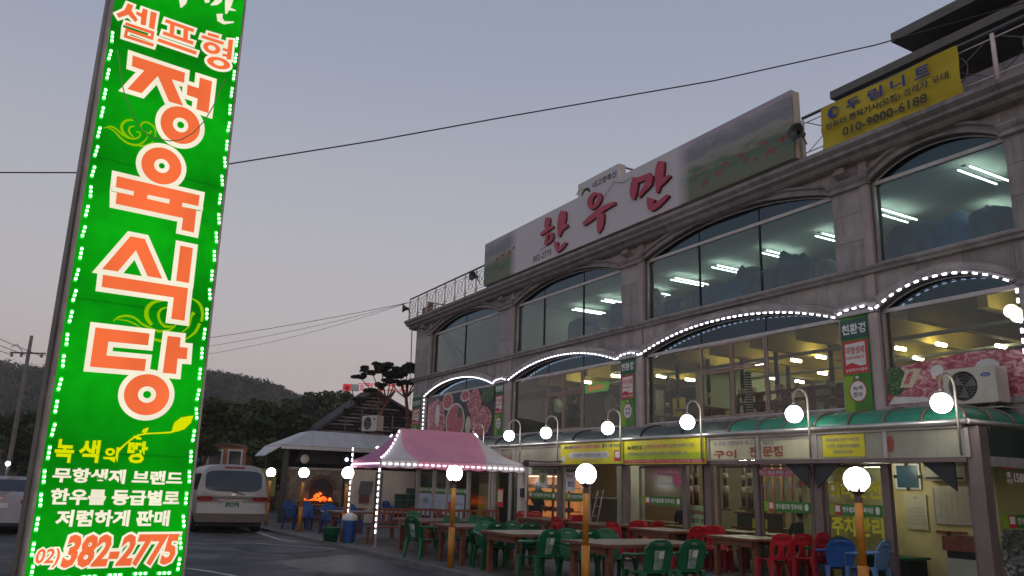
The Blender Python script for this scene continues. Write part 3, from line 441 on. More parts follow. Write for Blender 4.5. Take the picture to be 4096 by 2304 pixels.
# windows
def window(a, b, z0, zs, j, mulls, storey, open_=None):
    A = archpts(a, b, zs, RISE[j])
    fr = MB(); fr.box(-b+.004, -a-.004, Y0+.10, Y0+.19, zs-.05, zs+.03); w = part('window_crossbar', fr, WHITE if storey == 3 else ALU)
    for uu, wd in ((b, .045), (a, .045)):
        fr = MB(); s_ = 1 if uu == b else -1
        fr.box(-uu+.002*s_, -uu+.045*s_, Y0+.09, Y0+.18, z0, zs-.052); part('window_frame', fr, ALU)
    fr = MB(); fr.box(-b+.047, -a-.047, Y0+.09, Y0+.18, z0, z0+.045); part('window_frame', fr, ALU)
    # thin white edge under the arch
    for (p, q) in zip(A[::3], A[3::3]):
        pass
    ed = MB(); ed.tube([(p[0], Y0+.10, p[1]-.03) for p in A], .018, 4); part('arch_trim', ed, WHITE if storey == 3 else ALU)
    lp = MB(); lp.prism([(-b+.01, zs+.031)] + [(p[0], p[1]-.02) for p in A[::-1] if p[1]-.02 > zs+.032] + [(-a-.01, zs+.031)], Y0+.14, Y0+.15); part('lunette_pane', lp, GLUN)
    ed = [a+.047] + mulls + [b-.047]
    for i, m_ in enumerate(mulls):
        mm = MB(); mm.box(-m_-.012, -m_+.012, Y0+.10, Y0+.165, z0+.046, zs-.052); part('mullion', mm, DARK if storey == 3 else ALU)
        tt = [q for q in A if abs(q[0]+m_) < .3]; zt = max(q[1] for q in tt)-.05
        mm = MB(); mm.box(-m_-.008, -m_+.008, Y0+.125, Y0+.139, zs+.032, zt); part('mullion', mm, DARK)
    for i in range(len(ed)-1):
        if open_ and i in open_: continue
        pn = MB(); pn.box(-ed[i+1]+.013, -ed[i]-.013, Y0+.13, Y0+.138, z0+.046, zs-.052); part('pane', pn, GLUP if storey == 3 else GLM)
    if open_:
        for i in open_:
            e0, e1 = ed[i]+.013, ed[i+1]-.013; cas = None
            for (s0, s1) in ((e0, (e0+e1)/2-.01), ((e0+e1)/2+.01, e1)):
                for (h0, h1) in ((z0+.05, z0+(zs-z0)*.62), (z0+(zs-z0)*.62+.02, zs-.06)):
                    f = MB(); t_ = .045
                    f.prism([(-s1, h0), (-s0, h0), (-s0, h1), (-s1, h1)], Y0+.07, Y0+.125, holes=[[(-s1+t_, h0+t_), (-s0-t_, h0+t_), (-s0-t_, h1-t_), (-s1+t_, h1-t_)]])
                    cs = part('casement', f, mat('casement_brown', (.30, .21, .17), .5, dirt=.2))
                    g_ = MB(); g_.box(-s1+t_, -s0-t_, Y0+.09, Y0+.095, h0+t_, h1-t_); g_.build('pane', GLM if h0 > z0+.5 else GLG, cs)
window(*BAYS3[0], 6.24, 8.0, 0, [21.6], 3); window(*BAYS3[1], 6.24, 8.0, 1, [13.25, 15.6], 3); window(*BAYS3[2], 6.24, 8.0, 2, [5.85, 7.95], 3)
window(*BAYS3[3], 6.24, 8.0, 3, [], 3); window(*BAYS3[4], 6.24, 8.0, 4, [-3.5, -6], 3)
window(*BAYS2[0], 3.335, 5.26, 0, [21.4], 2); window(*BAYS2[1], 3.335, 5.26, 1, [13.25, 15.28], 2, [1]); window(*BAYS2[2], 3.335, 5.26, 2, [5.8, 7.97], 2, [1])
window(*BAYS2[3], 3.335, 5.26, 3, [], 2); window(*BAYS2[4], 3.335, 5.26, 4, [-3.5, -6], 2)
# floors and ceilings inside
CEIL = mat('ceiling_paint', (.50, .55, .48), .8, var=.04); FLO = mat('floor_tile', (.22, .20, .17), .5)
mb = MB(); mb.box(-26.19, 8.99, Y0+.37, 11.29, 8.30, 8.44); part('ceiling', mb, CEIL)
mb = MB(); mb.box(-26.19, 8.99, Y0+.37, 11.29, 5.85, 6.02); part('floor_slab', mb, FLO)
mb = MB(); mb.box(-26.19, 8.99, Y0+.37, 11.29, 5.62, 5.84); part('ceiling', mb, CEIL)
mb = MB(); mb.box(-21.6, 8.99, Y0+.37, 11.29, 2.93, 3.1); part('floor_slab', mb, FLO)
YEL = mat('yellow_beam', (.80, .62, .13), .6, var=.05)
for i in range(17):                                          # ceiling beams of the dining room, boxed in yellow
    x = -17.2 + i*1.45
    if x > 0: break
    mb = MB(); mb.box(x, x+.2, Y0+.9, 11.2, 5.16, 5.618); part('beam', mb, YEL)
for y in (4.3, 6.9, 9.4):
    mb = MB(); mb.box(-17.4, 2.2, y, y+.2, 5.10, 5.159); part('beam', mb, CEIL)
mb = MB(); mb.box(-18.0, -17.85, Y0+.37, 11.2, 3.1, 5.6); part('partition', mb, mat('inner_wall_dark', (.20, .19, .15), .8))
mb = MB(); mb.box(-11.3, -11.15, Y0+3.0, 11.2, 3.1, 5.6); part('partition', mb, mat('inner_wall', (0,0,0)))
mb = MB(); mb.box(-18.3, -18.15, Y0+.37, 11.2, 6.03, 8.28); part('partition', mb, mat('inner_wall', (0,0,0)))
# roof deck structures
ROOFC = mat('roof_concrete', (.16, .15, .14), .85, var=.1, dirt=.3)
pent = thing('rooftop_penthouse', 'grey rooftop penthouse with two stepped flat roof slabs above the yellow banner', 'building', 0, 0, 0)
mb = MB(); mb.box(-4.0, 8.5, 5.2, 10.5, 8.93, 11.0); part('wall', mb, STONE2, pent)
mb = MB(); mb.box(-4.4, 8.8, 3.2, 10.8, 11.001, 11.2); part('roof_slab', mb, ROOFC, pent)
mb = MB(); mb.box(-1.6, 8.5, 4.6, 10.5, 11.201, 11.62); part('wall', mb, STONE2, pent)
mb = MB(); mb.box(-2.62, 8.8, 3.1, 10.8, 11.62, 11.84); part('roof_slab', mb, ROOFC, pent)
mb = MB(); mb.box(-4.0, 8.6, 2.6, 2.75, 8.93, 9.75); part('parapet', mb, STONE2, pent)
# railings
rl = thing('roof_railing', 'white iron roof railing with circle motifs at the left end of the roof', 'railing', 0, 0, 0)
RAILM = mat('railing_metal', (.13, .12, .12), .5, metal=.4); RW = mat('railing_white', (.72, .62, .56), .5)
def railing(root, xa, xb, y, z0, z1, step=.92, along='x'):
    P = (lambda t, z: (t, y, z)) if along == 'x' else (lambda t, z: (y, t, z))
    m = MB(); m.bar(P(xa, z1), P(xb, z1), .035); m.build('handrail', RAILM, root)
    n = max(1, round(abs(xb-xa)/step))
    for h in (z0+.12, z1-.14):
        m = MB(); m.bar(P(xa, h), P(xb, h), .014, 5); m.build('rail', RW, root)
    for i in range(n+1):
        t = xa+(xb-xa)*i/n; m = MB(); m.bar(P(t, z0), P(t, z1-.05), .04, 6); m.build('post', RW, root)
        if i < n:
            c = xa+(xb-xa)*(i+.5)/n; m = MB(); R_ = min(.27, (z1-z0-.3)*.42); zc = (z0+z1)/2
            m.tube([P(c+R_*.8*math.cos(q*math.pi/8), zc+R_*math.sin(q*math.pi/8)) for q in range(17)], .013, 4); m.build('ring', RAILM, root)
            dx = (xb-xa)/n*.42
            m = MB(); m.bar(P(c-dx, z0+.12), P(c+dx, z1-.14), .011, 4); m.bar(P(c-dx, z1-.14), P(c+dx, z0+.12), .011, 4); m.build('cross_bar', RAILM, root)
railing(rl, -26.55, -18.95, 1.62, 8.92, 9.88)
railing(rl, 1.62+.9, 6.5, -26.6, 8.92, 9.88, along='y')
rl2 = thing('roof_railing', 'grey iron roof railing at the right end, partly behind the yellow banner', 'railing', 0, 0, 0)
railing(rl2, -4.0, 8.8, 1.64, 8.92, 9.9, 1.35)
# sun-browned screen of stacked pallets behind the left end of the railing
cl = thing('rooftop_screen', 'brown reed screen standing behind the left end of the roof railing', 'screen', -25.9, 2.2, 8.92)
for i in range(9):
    m = MB(); m.box(-.55+i*.13, -.44+i*.13, 0, .05, 0, .55+.18*random.random()); m.build('board', mat('reed_brown', (.24, .13, .085), .9, var=.5, scale=20), cl)
# ------------------------------------------------------------------ roof sign
PASTURE = None
def pasture():
    m = bpy.data.materials.new('pasture_print'); m.use_nodes = True; t = m.node_tree; n = t.nodes; L = t.links; b = n['Principled BSDF']; b.inputs['Roughness'].default_value = .6
    co = n.new('ShaderNodeTexCoord'); s = n.new('ShaderNodeSeparateXYZ'); L.new(co.outputs['Object'], s.inputs[0])
    ns = n.new('ShaderNodeTexNoise'); ns.inputs['Scale'].default_value = 2.6; ns.inputs['Detail'].default_value = 10; ns.inputs['Roughness'].default_value = .72
    mp = n.new('ShaderNodeMapping'); mp.inputs['Scale'].default_value = (.55, 1, 2.2); L.new(co.outputs['Object'], mp.inputs[0]); L.new(mp.outputs[0], ns.inputs['Vector'])
    a = n.new('ShaderNodeMath'); a.operation = 'MULTIPLY_ADD'; L.new(ns.outputs['Fac'], a.inputs[0]); a.inputs[1].default_value = 1.1; L.new(s.outputs['Z'], a.inputs[2])
    mr = n.new('ShaderNodeMapRange'); mr.inputs['From Min'].default_value = 9.4; mr.inputs['From Max'].default_value = 11.1; L.new(a.outputs[0], mr.inputs['Value'])
    r = n.new('ShaderNodeValToRGB'); L.new(mr.outputs[0], r.inputs[0]); c = r.color_ramp
    c.elements[0].color = (.16, .17, .09, 1); c.elements[1].color = (.42, .38, .42, 1); c.elements[1].position = 1
    for p, q in ((.25, (.15, .185, .115, 1)), (.40, (.085, .15, .10, 1)), (.46, (.12, .17, .11, 1)), (.54, (.24, .25, .19, 1)), (.66, (.32, .31, .27, 1)), (.74, (.20, .21, .22, 1)), (.88, (.27, .27, .31, 1))):
        e = c.elements.new(p); e.color = q
    # fade to the plain middle of the board
    ab = n.new('ShaderNodeMath'); ab.operation = 'MULTIPLY_ADD'; L.new(s.outputs['X'], ab.inputs[0]); ab.inputs[1].default_value = 1; ab.inputs[2].default_value = 12.25
    ab2 = n.new('ShaderNodeMath'); ab2.operation = 'ABSOLUTE'; L.new(ab.outputs[0], ab2.inputs[0])
    m2 = n.new('ShaderNodeMapRange'); m2.inputs['From Min'].default_value = 4.2; m2.inputs['From Max'].default_value = 4.75; L.new(ab2.outputs[0], m2.inputs['Value'])
    mx = n.new('ShaderNodeMix'); mx.data_type = 'RGBA'; L.new(m2.outputs[0], mx.inputs['Factor']); mx.inputs['A'].default_value = (.60, .57, .58, 1); L.new(r.outputs[0], mx.inputs['B'])
    L.new(mx.outputs['Result'], b.inputs['Base Color']); return m
sg = thing('roof_signboard', 'long white roof signboard with red brush letters and cattle pasture pictures at both ends', 'sign')
m = MB(); m.prism([(-18.93, 8.95), (-4.11, 8.95), (-4.11, 10.62), (-10.54, 10.62), (-10.54, 11.05), (-12.66, 11.05), (-12.66, 10.62), (-18.93, 10.62)], 1.45, 1.50); m.build('face', pasture(), sg)
CASE = mat('sign_case', (.55, .48, .38), .6)
m = MB(); m.prism([(-18.93, 8.951), (-4.11, 8.951), (-4.11, 10.62), (-10.54, 10.62), (-10.54, 11.05), (-12.66, 11.05), (-12.66, 10.62), (-18.93, 10.62)], 1.501, 1.72); m.build('case', CASE, sg)
m = MB(); m.bar((-10.6, 1.75, 11.0), (-10.6, 2.3, 11.0), .03, 5); m.bar((-10.6, 2.3, 11.0), (-10.6, 2.3, 9.0), .03, 5); m.build('strut', RAILM, sg)
for i, P in enumerate(G_FACADE):
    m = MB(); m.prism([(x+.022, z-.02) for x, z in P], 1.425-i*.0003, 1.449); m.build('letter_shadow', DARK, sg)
    m = MB(); m.prism(P, 1.385-i*.0007, 1.42-i*.0003); m.build('brush_stroke', mat('sign_red', (.46, .04, .08), .5), sg)
letters(sg, [('내고향축산', -11.86, -10.62, 10.66, 10.88, 1.446, .02)], FILM['k'])
letters(sg, [('382-2775', -15.35, -14.16, 9.07, 9.28, 1.446, .015)], FILM['k'])
m = MB(); m.flat([(-12.5+.3*math.cos(a*math.pi/10), 10.62+.2*math.sin(a*math.pi/10)) for a in range(1, 10)] + [(-12.5+.22*math.cos(a*math.pi/10), 10.62+.12*math.sin(a*math.pi/10)) for a in range(9, 0, -1)], 1.446); m.v = [(x+.02, y, z+.05) for x, y, z in m.v]; m.build('logo', FILM['pg'], sg)
m = MB(); m.flat([(-12.22+.24*math.cos(a*math.pi/10), 10.6+.2*math.sin(a*math.pi/10)) for a in range(0, 11)] + [(-12.22+.16*math.cos(a*math.pi/10), 10.6+.11*math.sin(a*math.pi/10)) for a in range(10, -1, -1)], 1.445); m.build('logo', DARK, sg)
COW = mat('print_cattle', (.26, .075, .05), .6)
def cow(x, z, s, mb):
    mb.flat([(x-.5*s, z+.02*s), (x-.52*s, z+.3*s), (x-.3*s, z+.38*s), (x+.3*s, z+.36*s), (x+.45*s, z+.42*s), (x+.62*s, z+.25*s), (x+.45*s, z+.18*s), (x+.38*s, z+.05*s), (x+.36*s, z-.28*s), (x+.28*s, z-.28*s), (x+.25*s, z), (x-.3*s, z+.02*s), (x-.36*s, z-.28*s), (x-.45*s, z-.28*s)], 1.447)
for x, z, s in [(-6.95, 9.22, .24), (-6.45, 9.33, .26), (-6.25, 9.5, .22), (-5.7, 9.55, .2), (-5.55, 9.36, .2), (-5.25, 9.28, .14), (-4.95, 9.58, .18), (-4.78, 9.3, .3), (-4.5, 9.5, .2), (-4.3, 9.48, .3), (-5.1, 9.66, .12), (-7.3, 9.6, .14),
                (-17.9, 9.75, .26), (-17.5, 9.8, .26), (-17.0, 9.78, .28), (-16.7, 9.9, .2), (-17.6, 9.3, .24), (-18.2, 9.5, .18)]: m = MB(); cow(x, z, s, m); m.build('cattle_picture', COW, sg)
for i, P in enumerate([[(-10.7, 10.55), (-11.2, 10.2), (-11.6, 10.1)], [(-13.9, 9.75), (-14.4, 9.45), (-14.85, 9.4)], [(-10.7, 10.5), (-10.3, 10.35), (-9.9, 10.4)]]):
    m = MB(); m.tube([(a, 1.42, b) for a, b in P], .008, 4); m.build('wire', RAILM, sg)
# yellow banner on the right railing
bn = thing('advert_banner', 'yellow cloth banner with blue and black lettering tied to the right roof railing', 'banner')
m = MB(); m.grid(lambda a, b: (-3.42+3.12*a, 1.52+.03*math.sin(a*9+b*3)+.02*math.sin(b*8+a*2), 8.88+.98*b), 24, 8); m.build('cloth', mat('banner_yellow', (.52, .40, .012), .7, var=.1, scale=2), bn)
letters(bn, [('두', -2.72, -2.38, 9.50, 9.74, 1.46, .03), ('림', -2.2, -1.86, 9.50, 9.74, 1.46, .03), ('니', -1.68, -1.36, 9.50, 9.74, 1.46, .03), ('트', -1.16, -.84, 9.50, 9.74, 1.46, .03)], FILM['b'])
m = MB(); m.flat(disc(-3.05, 9.62, .14, .13), 1.461, holes=[disc(-3.02, 9.62, .085, .075)]); m.flat([(-3.13, 9.5), (-3.06, 9.5), (-3.06, 9.66), (-3.13, 9.66)], 1.46); m.build('logo', FILM['b'], bn)
letters(bn, [('컴퓨터 편직기사(모집)·경력자 우대', -3.26, -.5, 9.24, 9.42, 1.46), ('010-9000-6188', -2.85, -.95, 8.97, 9.17, 1.46)], FILM['k'])
# round horn speakers and small floodlights
spk = thing('horn_speaker', 'round dark horn speaker at the far left corner of the roof', 'loudspeaker', -26.55, 1.35, 9.42, rad(-20), 'round horn speakers on the roof edge')
m = MB(); m.lathe([(.02, .22), (.06, .2), (.08, .1), (.13, .02), (.19, -.06), (.2, -.09), (.17, -.06), (.05, .02)], 18); m.v = [(x, z, y) for x, y, z in m.v]; m.build('horn', mat('horn_grey', (.06, .065, .06), .4, metal=.3), spk)
m = MB(); m.bar((0, .1, 0), (0, .3, -.2), .02); m.build('bracket', RAILM, spk)
copy_thing(spk, 'round dark horn speaker beside the left edge of the white roof signboard', -19.5, 1.30, 9.46, rad(10))
copy_thing(spk, 'round dark horn speaker between the roof signboard and the yellow banner', -3.86, 1.30, 9.42, rad(5))
fl = thing('floodlight', 'small grey floodlight under the cornice near the left corner', 'floodlight', -25.2, 1.78, 8.36, 0, 'small unlit floodlights under the cornice')
m = MB(); m.add([(-.14, -.12, -.02), (.14, -.12, -.02), (.14, .1, -.1), (-.14, .1, -.1), (-.11, -.06, .12), (.11, -.06, .12), (.11, .1, .06), (-.11, .1, .06)], [(0,3,2,1),(4,5,6,7),(0,1,5,4),(1,2,6,5),(2,3,7,6),(3,0,4,7)]); m.build('housing', mat('lamp_housing', (.22, .19, .17), .6), fl)
m = MB(); m.bar((0, .05, -.05), (0, .2, -.18), .025); m.build('bracket', RAILM, fl)
for u, l in ((18.05, 'small grey floodlight above the second pillar from the left'), (10.6, 'small grey floodlight above the middle pillar of the top storey'), (3.2, 'small grey floodlight above the pillar under the yellow banner')):
    copy_thing(fl, l, -u, 1.78, 8.30, 0)
# white led strings along the first floor arches
ledm = MB().box(-.04, .04, -.015, .015, -.017, .017).mesh('led_module', LED)
def ledstring(label, pts, step):
    t = thing('led_string', label, 'light string', 0, 0, 0, 0, 'white led strings on the facade')
    w = MB(); w.tube(pts, .008, 4); w.build('cable', DARK, t)
    acc = 0; nxt = step/2
    for a, b in zip(pts, pts[1:]):
        a = Vector(a); b = Vector(b); L_ = (b-a).length
        while nxt <= acc+L_:
            p = a + (b-a)*((nxt-acc)/L_); o = put('led_module', ledm, t, p + Vector((0, -.03, 0)))
            o.rotation_euler[1] = -math.atan2((b-a).z, (b-a).x); nxt += step
        acc += L_
names = ['over the meat picture at the left end', 'over the second arch from the left', 'over the widest arch in the middle', 'over the right arch beside the air conditioner']
for j, (a, b) in enumerate(BAYS2[:4]):
    A = archpts(a, b, 5.26, RISE[j], 24)[::-1]
    P = [(x_, Y0-.13, z_-.01) for x_, z_ in A]
    if j < 3: P += [(-a+.3, Y0-.17, 5.34), (-a+.75, Y0-.17, 5.36), (-BAYS2[j+1][1]+0, Y0-.14, 5.26)]
    ledstring('string of white led modules ' + names[j], P, .19)
ledstring('vertical string of white led modules down the left end of the facade', [(-24.9, Y0-.1, 5.2), (-24.88, Y0-.1, 3.3)], .175)
ledstring('vertical string of white led modules at the right edge of the facade', [(.02, Y0-.1, 5.2), (.02, Y0-.1, 3.75)], .175)
# ------------------------------------------------------------------ printed posters on the first floor
def meatmat(name, a, b, c, sc):
    m = bpy.data.materials.new(name); m.use_nodes = True; t = m.node_tree; n = t.nodes; L = t.links; p = n['Principled BSDF']; p.inputs['Roughness'].default_value = .5
    co = n.new('ShaderNodeTexCoord'); ns = n.new('ShaderNodeTexNoise'); ns.inputs['Scale'].default_value = sc; ns.inputs['Detail'].default_value = 4; ns.inputs['Distortion'].default_value = 1.6
    mp = n.new('ShaderNodeMapping'); mp.inputs['Rotation'].default_value = (0, .6, 0); mp.inputs['Scale'].default_value = (1, 1, 2.0); L.new(co.outputs['Object'], mp.inputs[0]); L.new(mp.outputs[0], ns.inputs['Vector'])
    r = n.new('ShaderNodeValToRGB'); L.new(ns.outputs['Fac'], r.inputs[0]); cc = r.color_ramp
    cc.elements[0].position = .36; cc.elements[0].color = rgb(a); cc.elements[1].position = .66; cc.elements[1].color = rgb(c); e = cc.elements.new(.5); e.color = rgb(b)
    L.new(r.outputs[0], p.inputs['Base Color']); return m
MEAT = meatmat('print_meat', (.30, .045, .06), (.46, .13, .15), (.68, .46, .44), 5)
MEATD = meatmat('print_minced_meat', (.34, .03, .05), (.50, .12, .14), (.62, .30, .30), 11)
HERB = meatmat('print_herbs', (.01, .035, .012), (.04, .11, .03), (.14, .24, .09), 9)
SLATE = mat('print_slate', (.045, .045, .06), .5, var=.4, scale=5)
def mapq(q, u0, u1, z0, z1): return [(-(u0 + (u1-u0)*(1-a)), z0 + (z1-z0)*b) for a, b in q]
def poster_shapes(root, u0, u1, z0, z1, y, shapes):
    for i, (mt, q, nm) in enumerate(shapes):
        m = MB(); m.flat(mapq(q, u0, u1, z0, z1), y-.002*(i+1)); m.build(nm, mt, root)
pm = thing('meat_poster', 'wide printed picture of raw beef and a round plate in the leftmost window', 'poster')
m = MB(); m.box(-24.78, -18.75, Y0+.02, Y0+.06, 3.36, 5.2); m.build('board', SLATE, pm)
def wob(cx, cz, rx, rz, n=18, s=.1, sd=1): 
    r_ = random.Random(sd); return [(cx+rx*(1+r_.uniform(-s, s))*math.cos(2*math.pi*i/n), cz+rz*(1+r_.uniform(-s, s))*math.sin(2*math.pi*i/n)) for i in range(n)]
clamp = lambda P: [(min(1, max(0, a)), min(1, max(0, b))) for a, b in P]
poster_shapes(pm, 18.8, 24.75, 3.38, 5.18, Y0+.02, [(MEAT, clamp(wob(.13, .45, .17, .5, sd=2)), 'meat_picture'), (FILM['w'], wob(.17, .55, .035, .28, sd=3), 'fat_picture'), (MEAT, clamp(wob(.08, .2, .12, .2, sd=12)), 'meat_picture'),
    (FILM['cr'], disc(.33, .84, .085, .2), 'plate_picture'), (MEATD, disc(.33, .85, .07, .16), 'meat_picture'), (FILM['w'], disc(.46, .36, .145, .42), 'plate_picture'), (MEATD, disc(.46, .36, .13, .38), 'meat_picture'), (HERB, wob(.53, .55, .03, .12, sd=5), 'herb_picture'),
    (FILM['w'], disc(.6, .9, .07, .13), 'plate_picture'), (MEATD, disc(.6, .91, .055, .1), 'meat_picture'), (MEAT, wob(.74, .72, .1, .28, sd=6), 'meat_picture'), (MEAT, clamp(wob(.84, .32, .15, .32, sd=7)), 'meat_picture'), (FILM['cr'], wob(.66, .25, .04, .2, sd=9), 'garlic_picture'), (HERB, clamp(wob(.93, .85, .1, .17, sd=8)), 'herb_picture')])
pm = thing('meat_poster', 'printed picture of sliced pork and greens low in the right window behind the air conditioner', 'poster')
m = MB(); m.prism([(-2.72, 3.34), (-.02, 3.34), (-.02, 4.12), (-.9, 4.2), (-1.6, 4.16), (-2.72, 4.04)], Y0+.04, Y0+.06); m.build('board', MEAT, pm)
poster_shapes(pm, .05, 2.7, 3.36, 4.1, Y0+.04, [(HERB, clamp(wob(.06, .6, .1, .4, sd=1)), 'herb_picture'), (FILM['cr'], [(.1, .42), (.16, .88), (.28, .86), (.2, .4)], 'bone_picture'), (MEATD, [(.13, .5), (.18, .8), (.22, .8), (.17, .48)], 'meat_picture'), (FILM['w'], wob(.4, .72, .05, .2, sd=4), 'mushroom_picture'),
    (mat('print_orange', (.5, .2, .06), .5), wob(.46, .58, .08, .1, sd=3), 'egg_picture'), (HERB, wob(.62, .5, .05, .12, sd=8), 'herb_picture'), (FILM['w'], wob(.75, .75, .08, .16, sd=6), 'mushroom_picture'), (FILM['w'], [(.0, .0), (.05, .2), (.3, .12), (.34, .0)], 'plate_picture'), (HERB, [(.38, .02), (.4, .12), (.6, .1), (.58, .02)], 'herb_picture')])
# vertical banners
def vbanner(u0, u1, z0, z1, y, label):
    b = thing('pillar_banner', label, 'banner', 0, 0, 0, 0, 'vertical green and red banners on the pillars')
    H_ = z1-z0; x0, x1 = -u1, -u0; w = x1-x0
    m = MB(); m.box(x0, x1, y, y+.02, z0, z1); m.build('cloth', FILM['g'], b)
    m = MB(); card(m, x0, x0+w*.35, z0, z0+H_*.38, y-.001); m.build('lime_field', FILM['lg'], b)
    m = MB(); card(m, x0, x1, z1-H_*.24, z1-H_*.03, y-.002); m.build('dark_field', FILM['dg'], b)
    m = MB(); card(m, x0+w*.04, x1-w*.04, z0+H_*.40, z1-H_*.26, y-.002); m.build('red_field', FILM['r'], b)
    m = MB(); m.flat([(x0+w*.13, z0+H_*.49), (x0+w*.35, z0+H_*.515), (x0+w*.65, z0+H_*.475), (x1-w*.13, z0+H_*.48), (x1-w*.13, z1-H_*.28), (x0+w*.13, z1-H_*.29)], y-.003); m.build('white_field', FILM['w'], b)
    m = MB(); m.flat(disc((x0+x1)/2, z0+H_*.22, w*.34, H_*.115), y-.002); m.build('gourd_outline', FILM['br'], b)
    m = MB(); m.flat(disc((x0+x1)/2, z0+H_*.22, w*.29, H_*.1), y-.003); m.flat(disc((x0+x1)/2, z0+H_*.36, w*.06, H_*.014), y-.003); m.build('gourd_field', FILM['w'], b)
    letters(b, [('친환경', x0+w*.06, x1-w*.06, z1-H_*.19, z1-H_*.08, y-.004, .03)], FILM['w'])
    letters(b, [('무항생제', x0+w*.16, x1-w*.16, z0+H_*.60, z0+H_*.68, y-.005, .02), ('NON ANTIBIOTIC', x0+w*.17, x1-w*.17, z0+H_*.55, z0+H_*.58, y-.005)], FILM['r'])
    letters(b, [('농림축산식품부', x0+w*.1, x1-w*.1, z0+H_*.42, z0+H_*.455, y-.004)], FILM['w'])
    letters(b, [('녹색', x0+w*.33, x1-w*.33, z0+H_*.225, z0+H_*.275, y-.005), ('한우', x0+w*.33, x1-w*.33, z0+H_*.16, z0+H_*.21, y-.005)], FILM['k'])
vbanner(3.0, 3.64, 3.24, 5.24, Y0-.03, 'tall green and red pillar banner left of the right window, fully visible')
vbanner(10.52, 11.14, 3.32, 5.28, Y0-.03, 'tall green and red pillar banner between the middle window and the shelves window')
vbanner(18.05, 18.65, 3.36, 5.3, Y0-.03, 'tall green and red pillar banner right of the big beef poster')
vbanner(25.45, 26.4, 3.3, 5.33, Y0-.03, 'tall green and red pillar banner on the left corner of the building')

# ================================================================== GROUND FLOOR ANNEX
ax = thing('glazed_annex', 'low glass fronted annex with steel posts and curved green canopy under the facade', 'annex')
def apart(name, mb, m, parent=None): return mb.build(name, m, parent or ax)
YG = .35
POSTS = [21.6, 20.1, 18.95, 17.35, 15.6, 13.85, 11.76, 8.84, 6.68, 5.97, 4.6, 3.1, 1.67, .2]
for u in POSTS:
    w = .09 if u in (11.76, 8.84, 5.97, 3.1) else .055
    if u == 13.85: continue
    m = MB(); m.box(-u-w, -u+w, YG-.05, YG+.05, .05, 2.16); apart('post', m, BRONZE if u < 14 else ALU)
    if w > .08: m = MB(); m.box(-u-w-.17, -u-w-.01, YG+.06, YG+.2, .05, 2.16); apart('post', m, DARK)
m = MB(); m.box(-13.95, -13.72, YG-.1, YG+.06, .05, 2.16); apart('post', m, WHITE)
for i in range(14):                                        # lintel, header panes, canopy ribs by bay
    pass
m = MB(); m.box(-21.7, -.1, YG-.28, YG+.06, 2.165, 2.235); apart('lintel', m, BRONZE)
m = MB(); m.box(-21.7, -.1, .03, .11, 2.68, 2.74); apart('header_rail', m, ALU)
m = MB(); m.tube([(-21.75, -.02, 2.78), (0.02, -.02, 2.77)], .045, 8); apart('gutter', m, mat('gutter_steel', (.50, .49, .46), .3, metal=.7))
HEAD = [21.6, 20.1, 18.6, 17.1, 15.5, 14.7, 13.9, 11.25, 8.47, 5.66, 4.27, 2.88, 1.45, .05]
for i, u in enumerate(HEAD):
    m = MB(); m.box(-u-.035, -u+.035, .035, .105, 2.236, 2.679); apart('header_post', m, ALU)
    if i+1 < len(HEAD):
        v = HEAD[i+1]; m = MB(); m.box(-u+.036, -v-.036, .065, .075, 2.236, 2.679)
        apart('header_pane', m, GLAN if v < 5.5 or u > 11.3 else WHITE)
BROWNT = mat('print_brown_red', (.34, .07, .045), .6)
m = MB(); card(m, -5.58, -4.36, 2.26, 2.66, .058); m.build('header_sheet', FILM['cr'], ax); m = MB(); card(m, -4.2, -3.0, 2.26, 2.6, .058); m.build('header_sheet', FILM['cr'], ax)
letters(ax, [('구이', -5.5, -4.85, 2.28, 2.45, .05, .03), ('전', -4.5, -4.3, 2.3, 2.5, .05, .03), ('문점', -4.15, -3.65, 2.3, 2.5, .05, .03), ('축산', -14.62, -13.98, 2.26, 2.52, .06, .03)], BROWNT)
letters(ax, [('의 육질, 대한민국 최고', -5.5, -4.4, 2.53, 2.63, .05), ('제가!', -4.15, -3.85, 2.52, 2.6, .05)], FILM['gr'])
m = MB(); card(m, -2.72, -1.85, 2.27, 2.66, .055); m.build('yellow_sheet', FILM['y'], ax)
letters(ax, [('무항생제 한우 직판장', -2.65, -1.95, 2.54, 2.6, .05), ('가격은 저렴하게 품질은', -2.64, -1.95, 2.43, 2.49, .05), ('최상급으로', -2.5, -2.1, 2.33, 2.39, .05)], FILM['gr'])
m = MB(); m.flat(wob(-1.36, 2.47, .06, .15, s=.2), .055); m.build('print_flower', BROWNT, ax)
m = MB(); m.box(-.09, .13, .08, .3, .05, 2.7); apart('corner_post', m, mat('post_brown', (.20, .16, .15), .5, metal=.2, dirt=.3))
m = MB(); m.add([(-1.5, -.02, 2.16), (.15, -.02, 2.16), (.15, .3, 2.16), (-1.5, .3, 2.16), (-.7, .28, 1.75), (.1, .28, 1.75)], [(0, 1, 2, 3), (0, 1, 5, 4)]); 
# gussets under the lintel
for u in (3.05, .25):
    for sg_ in (1, -1):
        if u == .25 and sg_ == -1: continue
        m = MB(); m.prism([(-u-.09*sg_, 2.16), (-u-.62*sg_, 2.16), (-u-.09*sg_, 1.72)], .12, .16); apart('gusset', m, DARK)
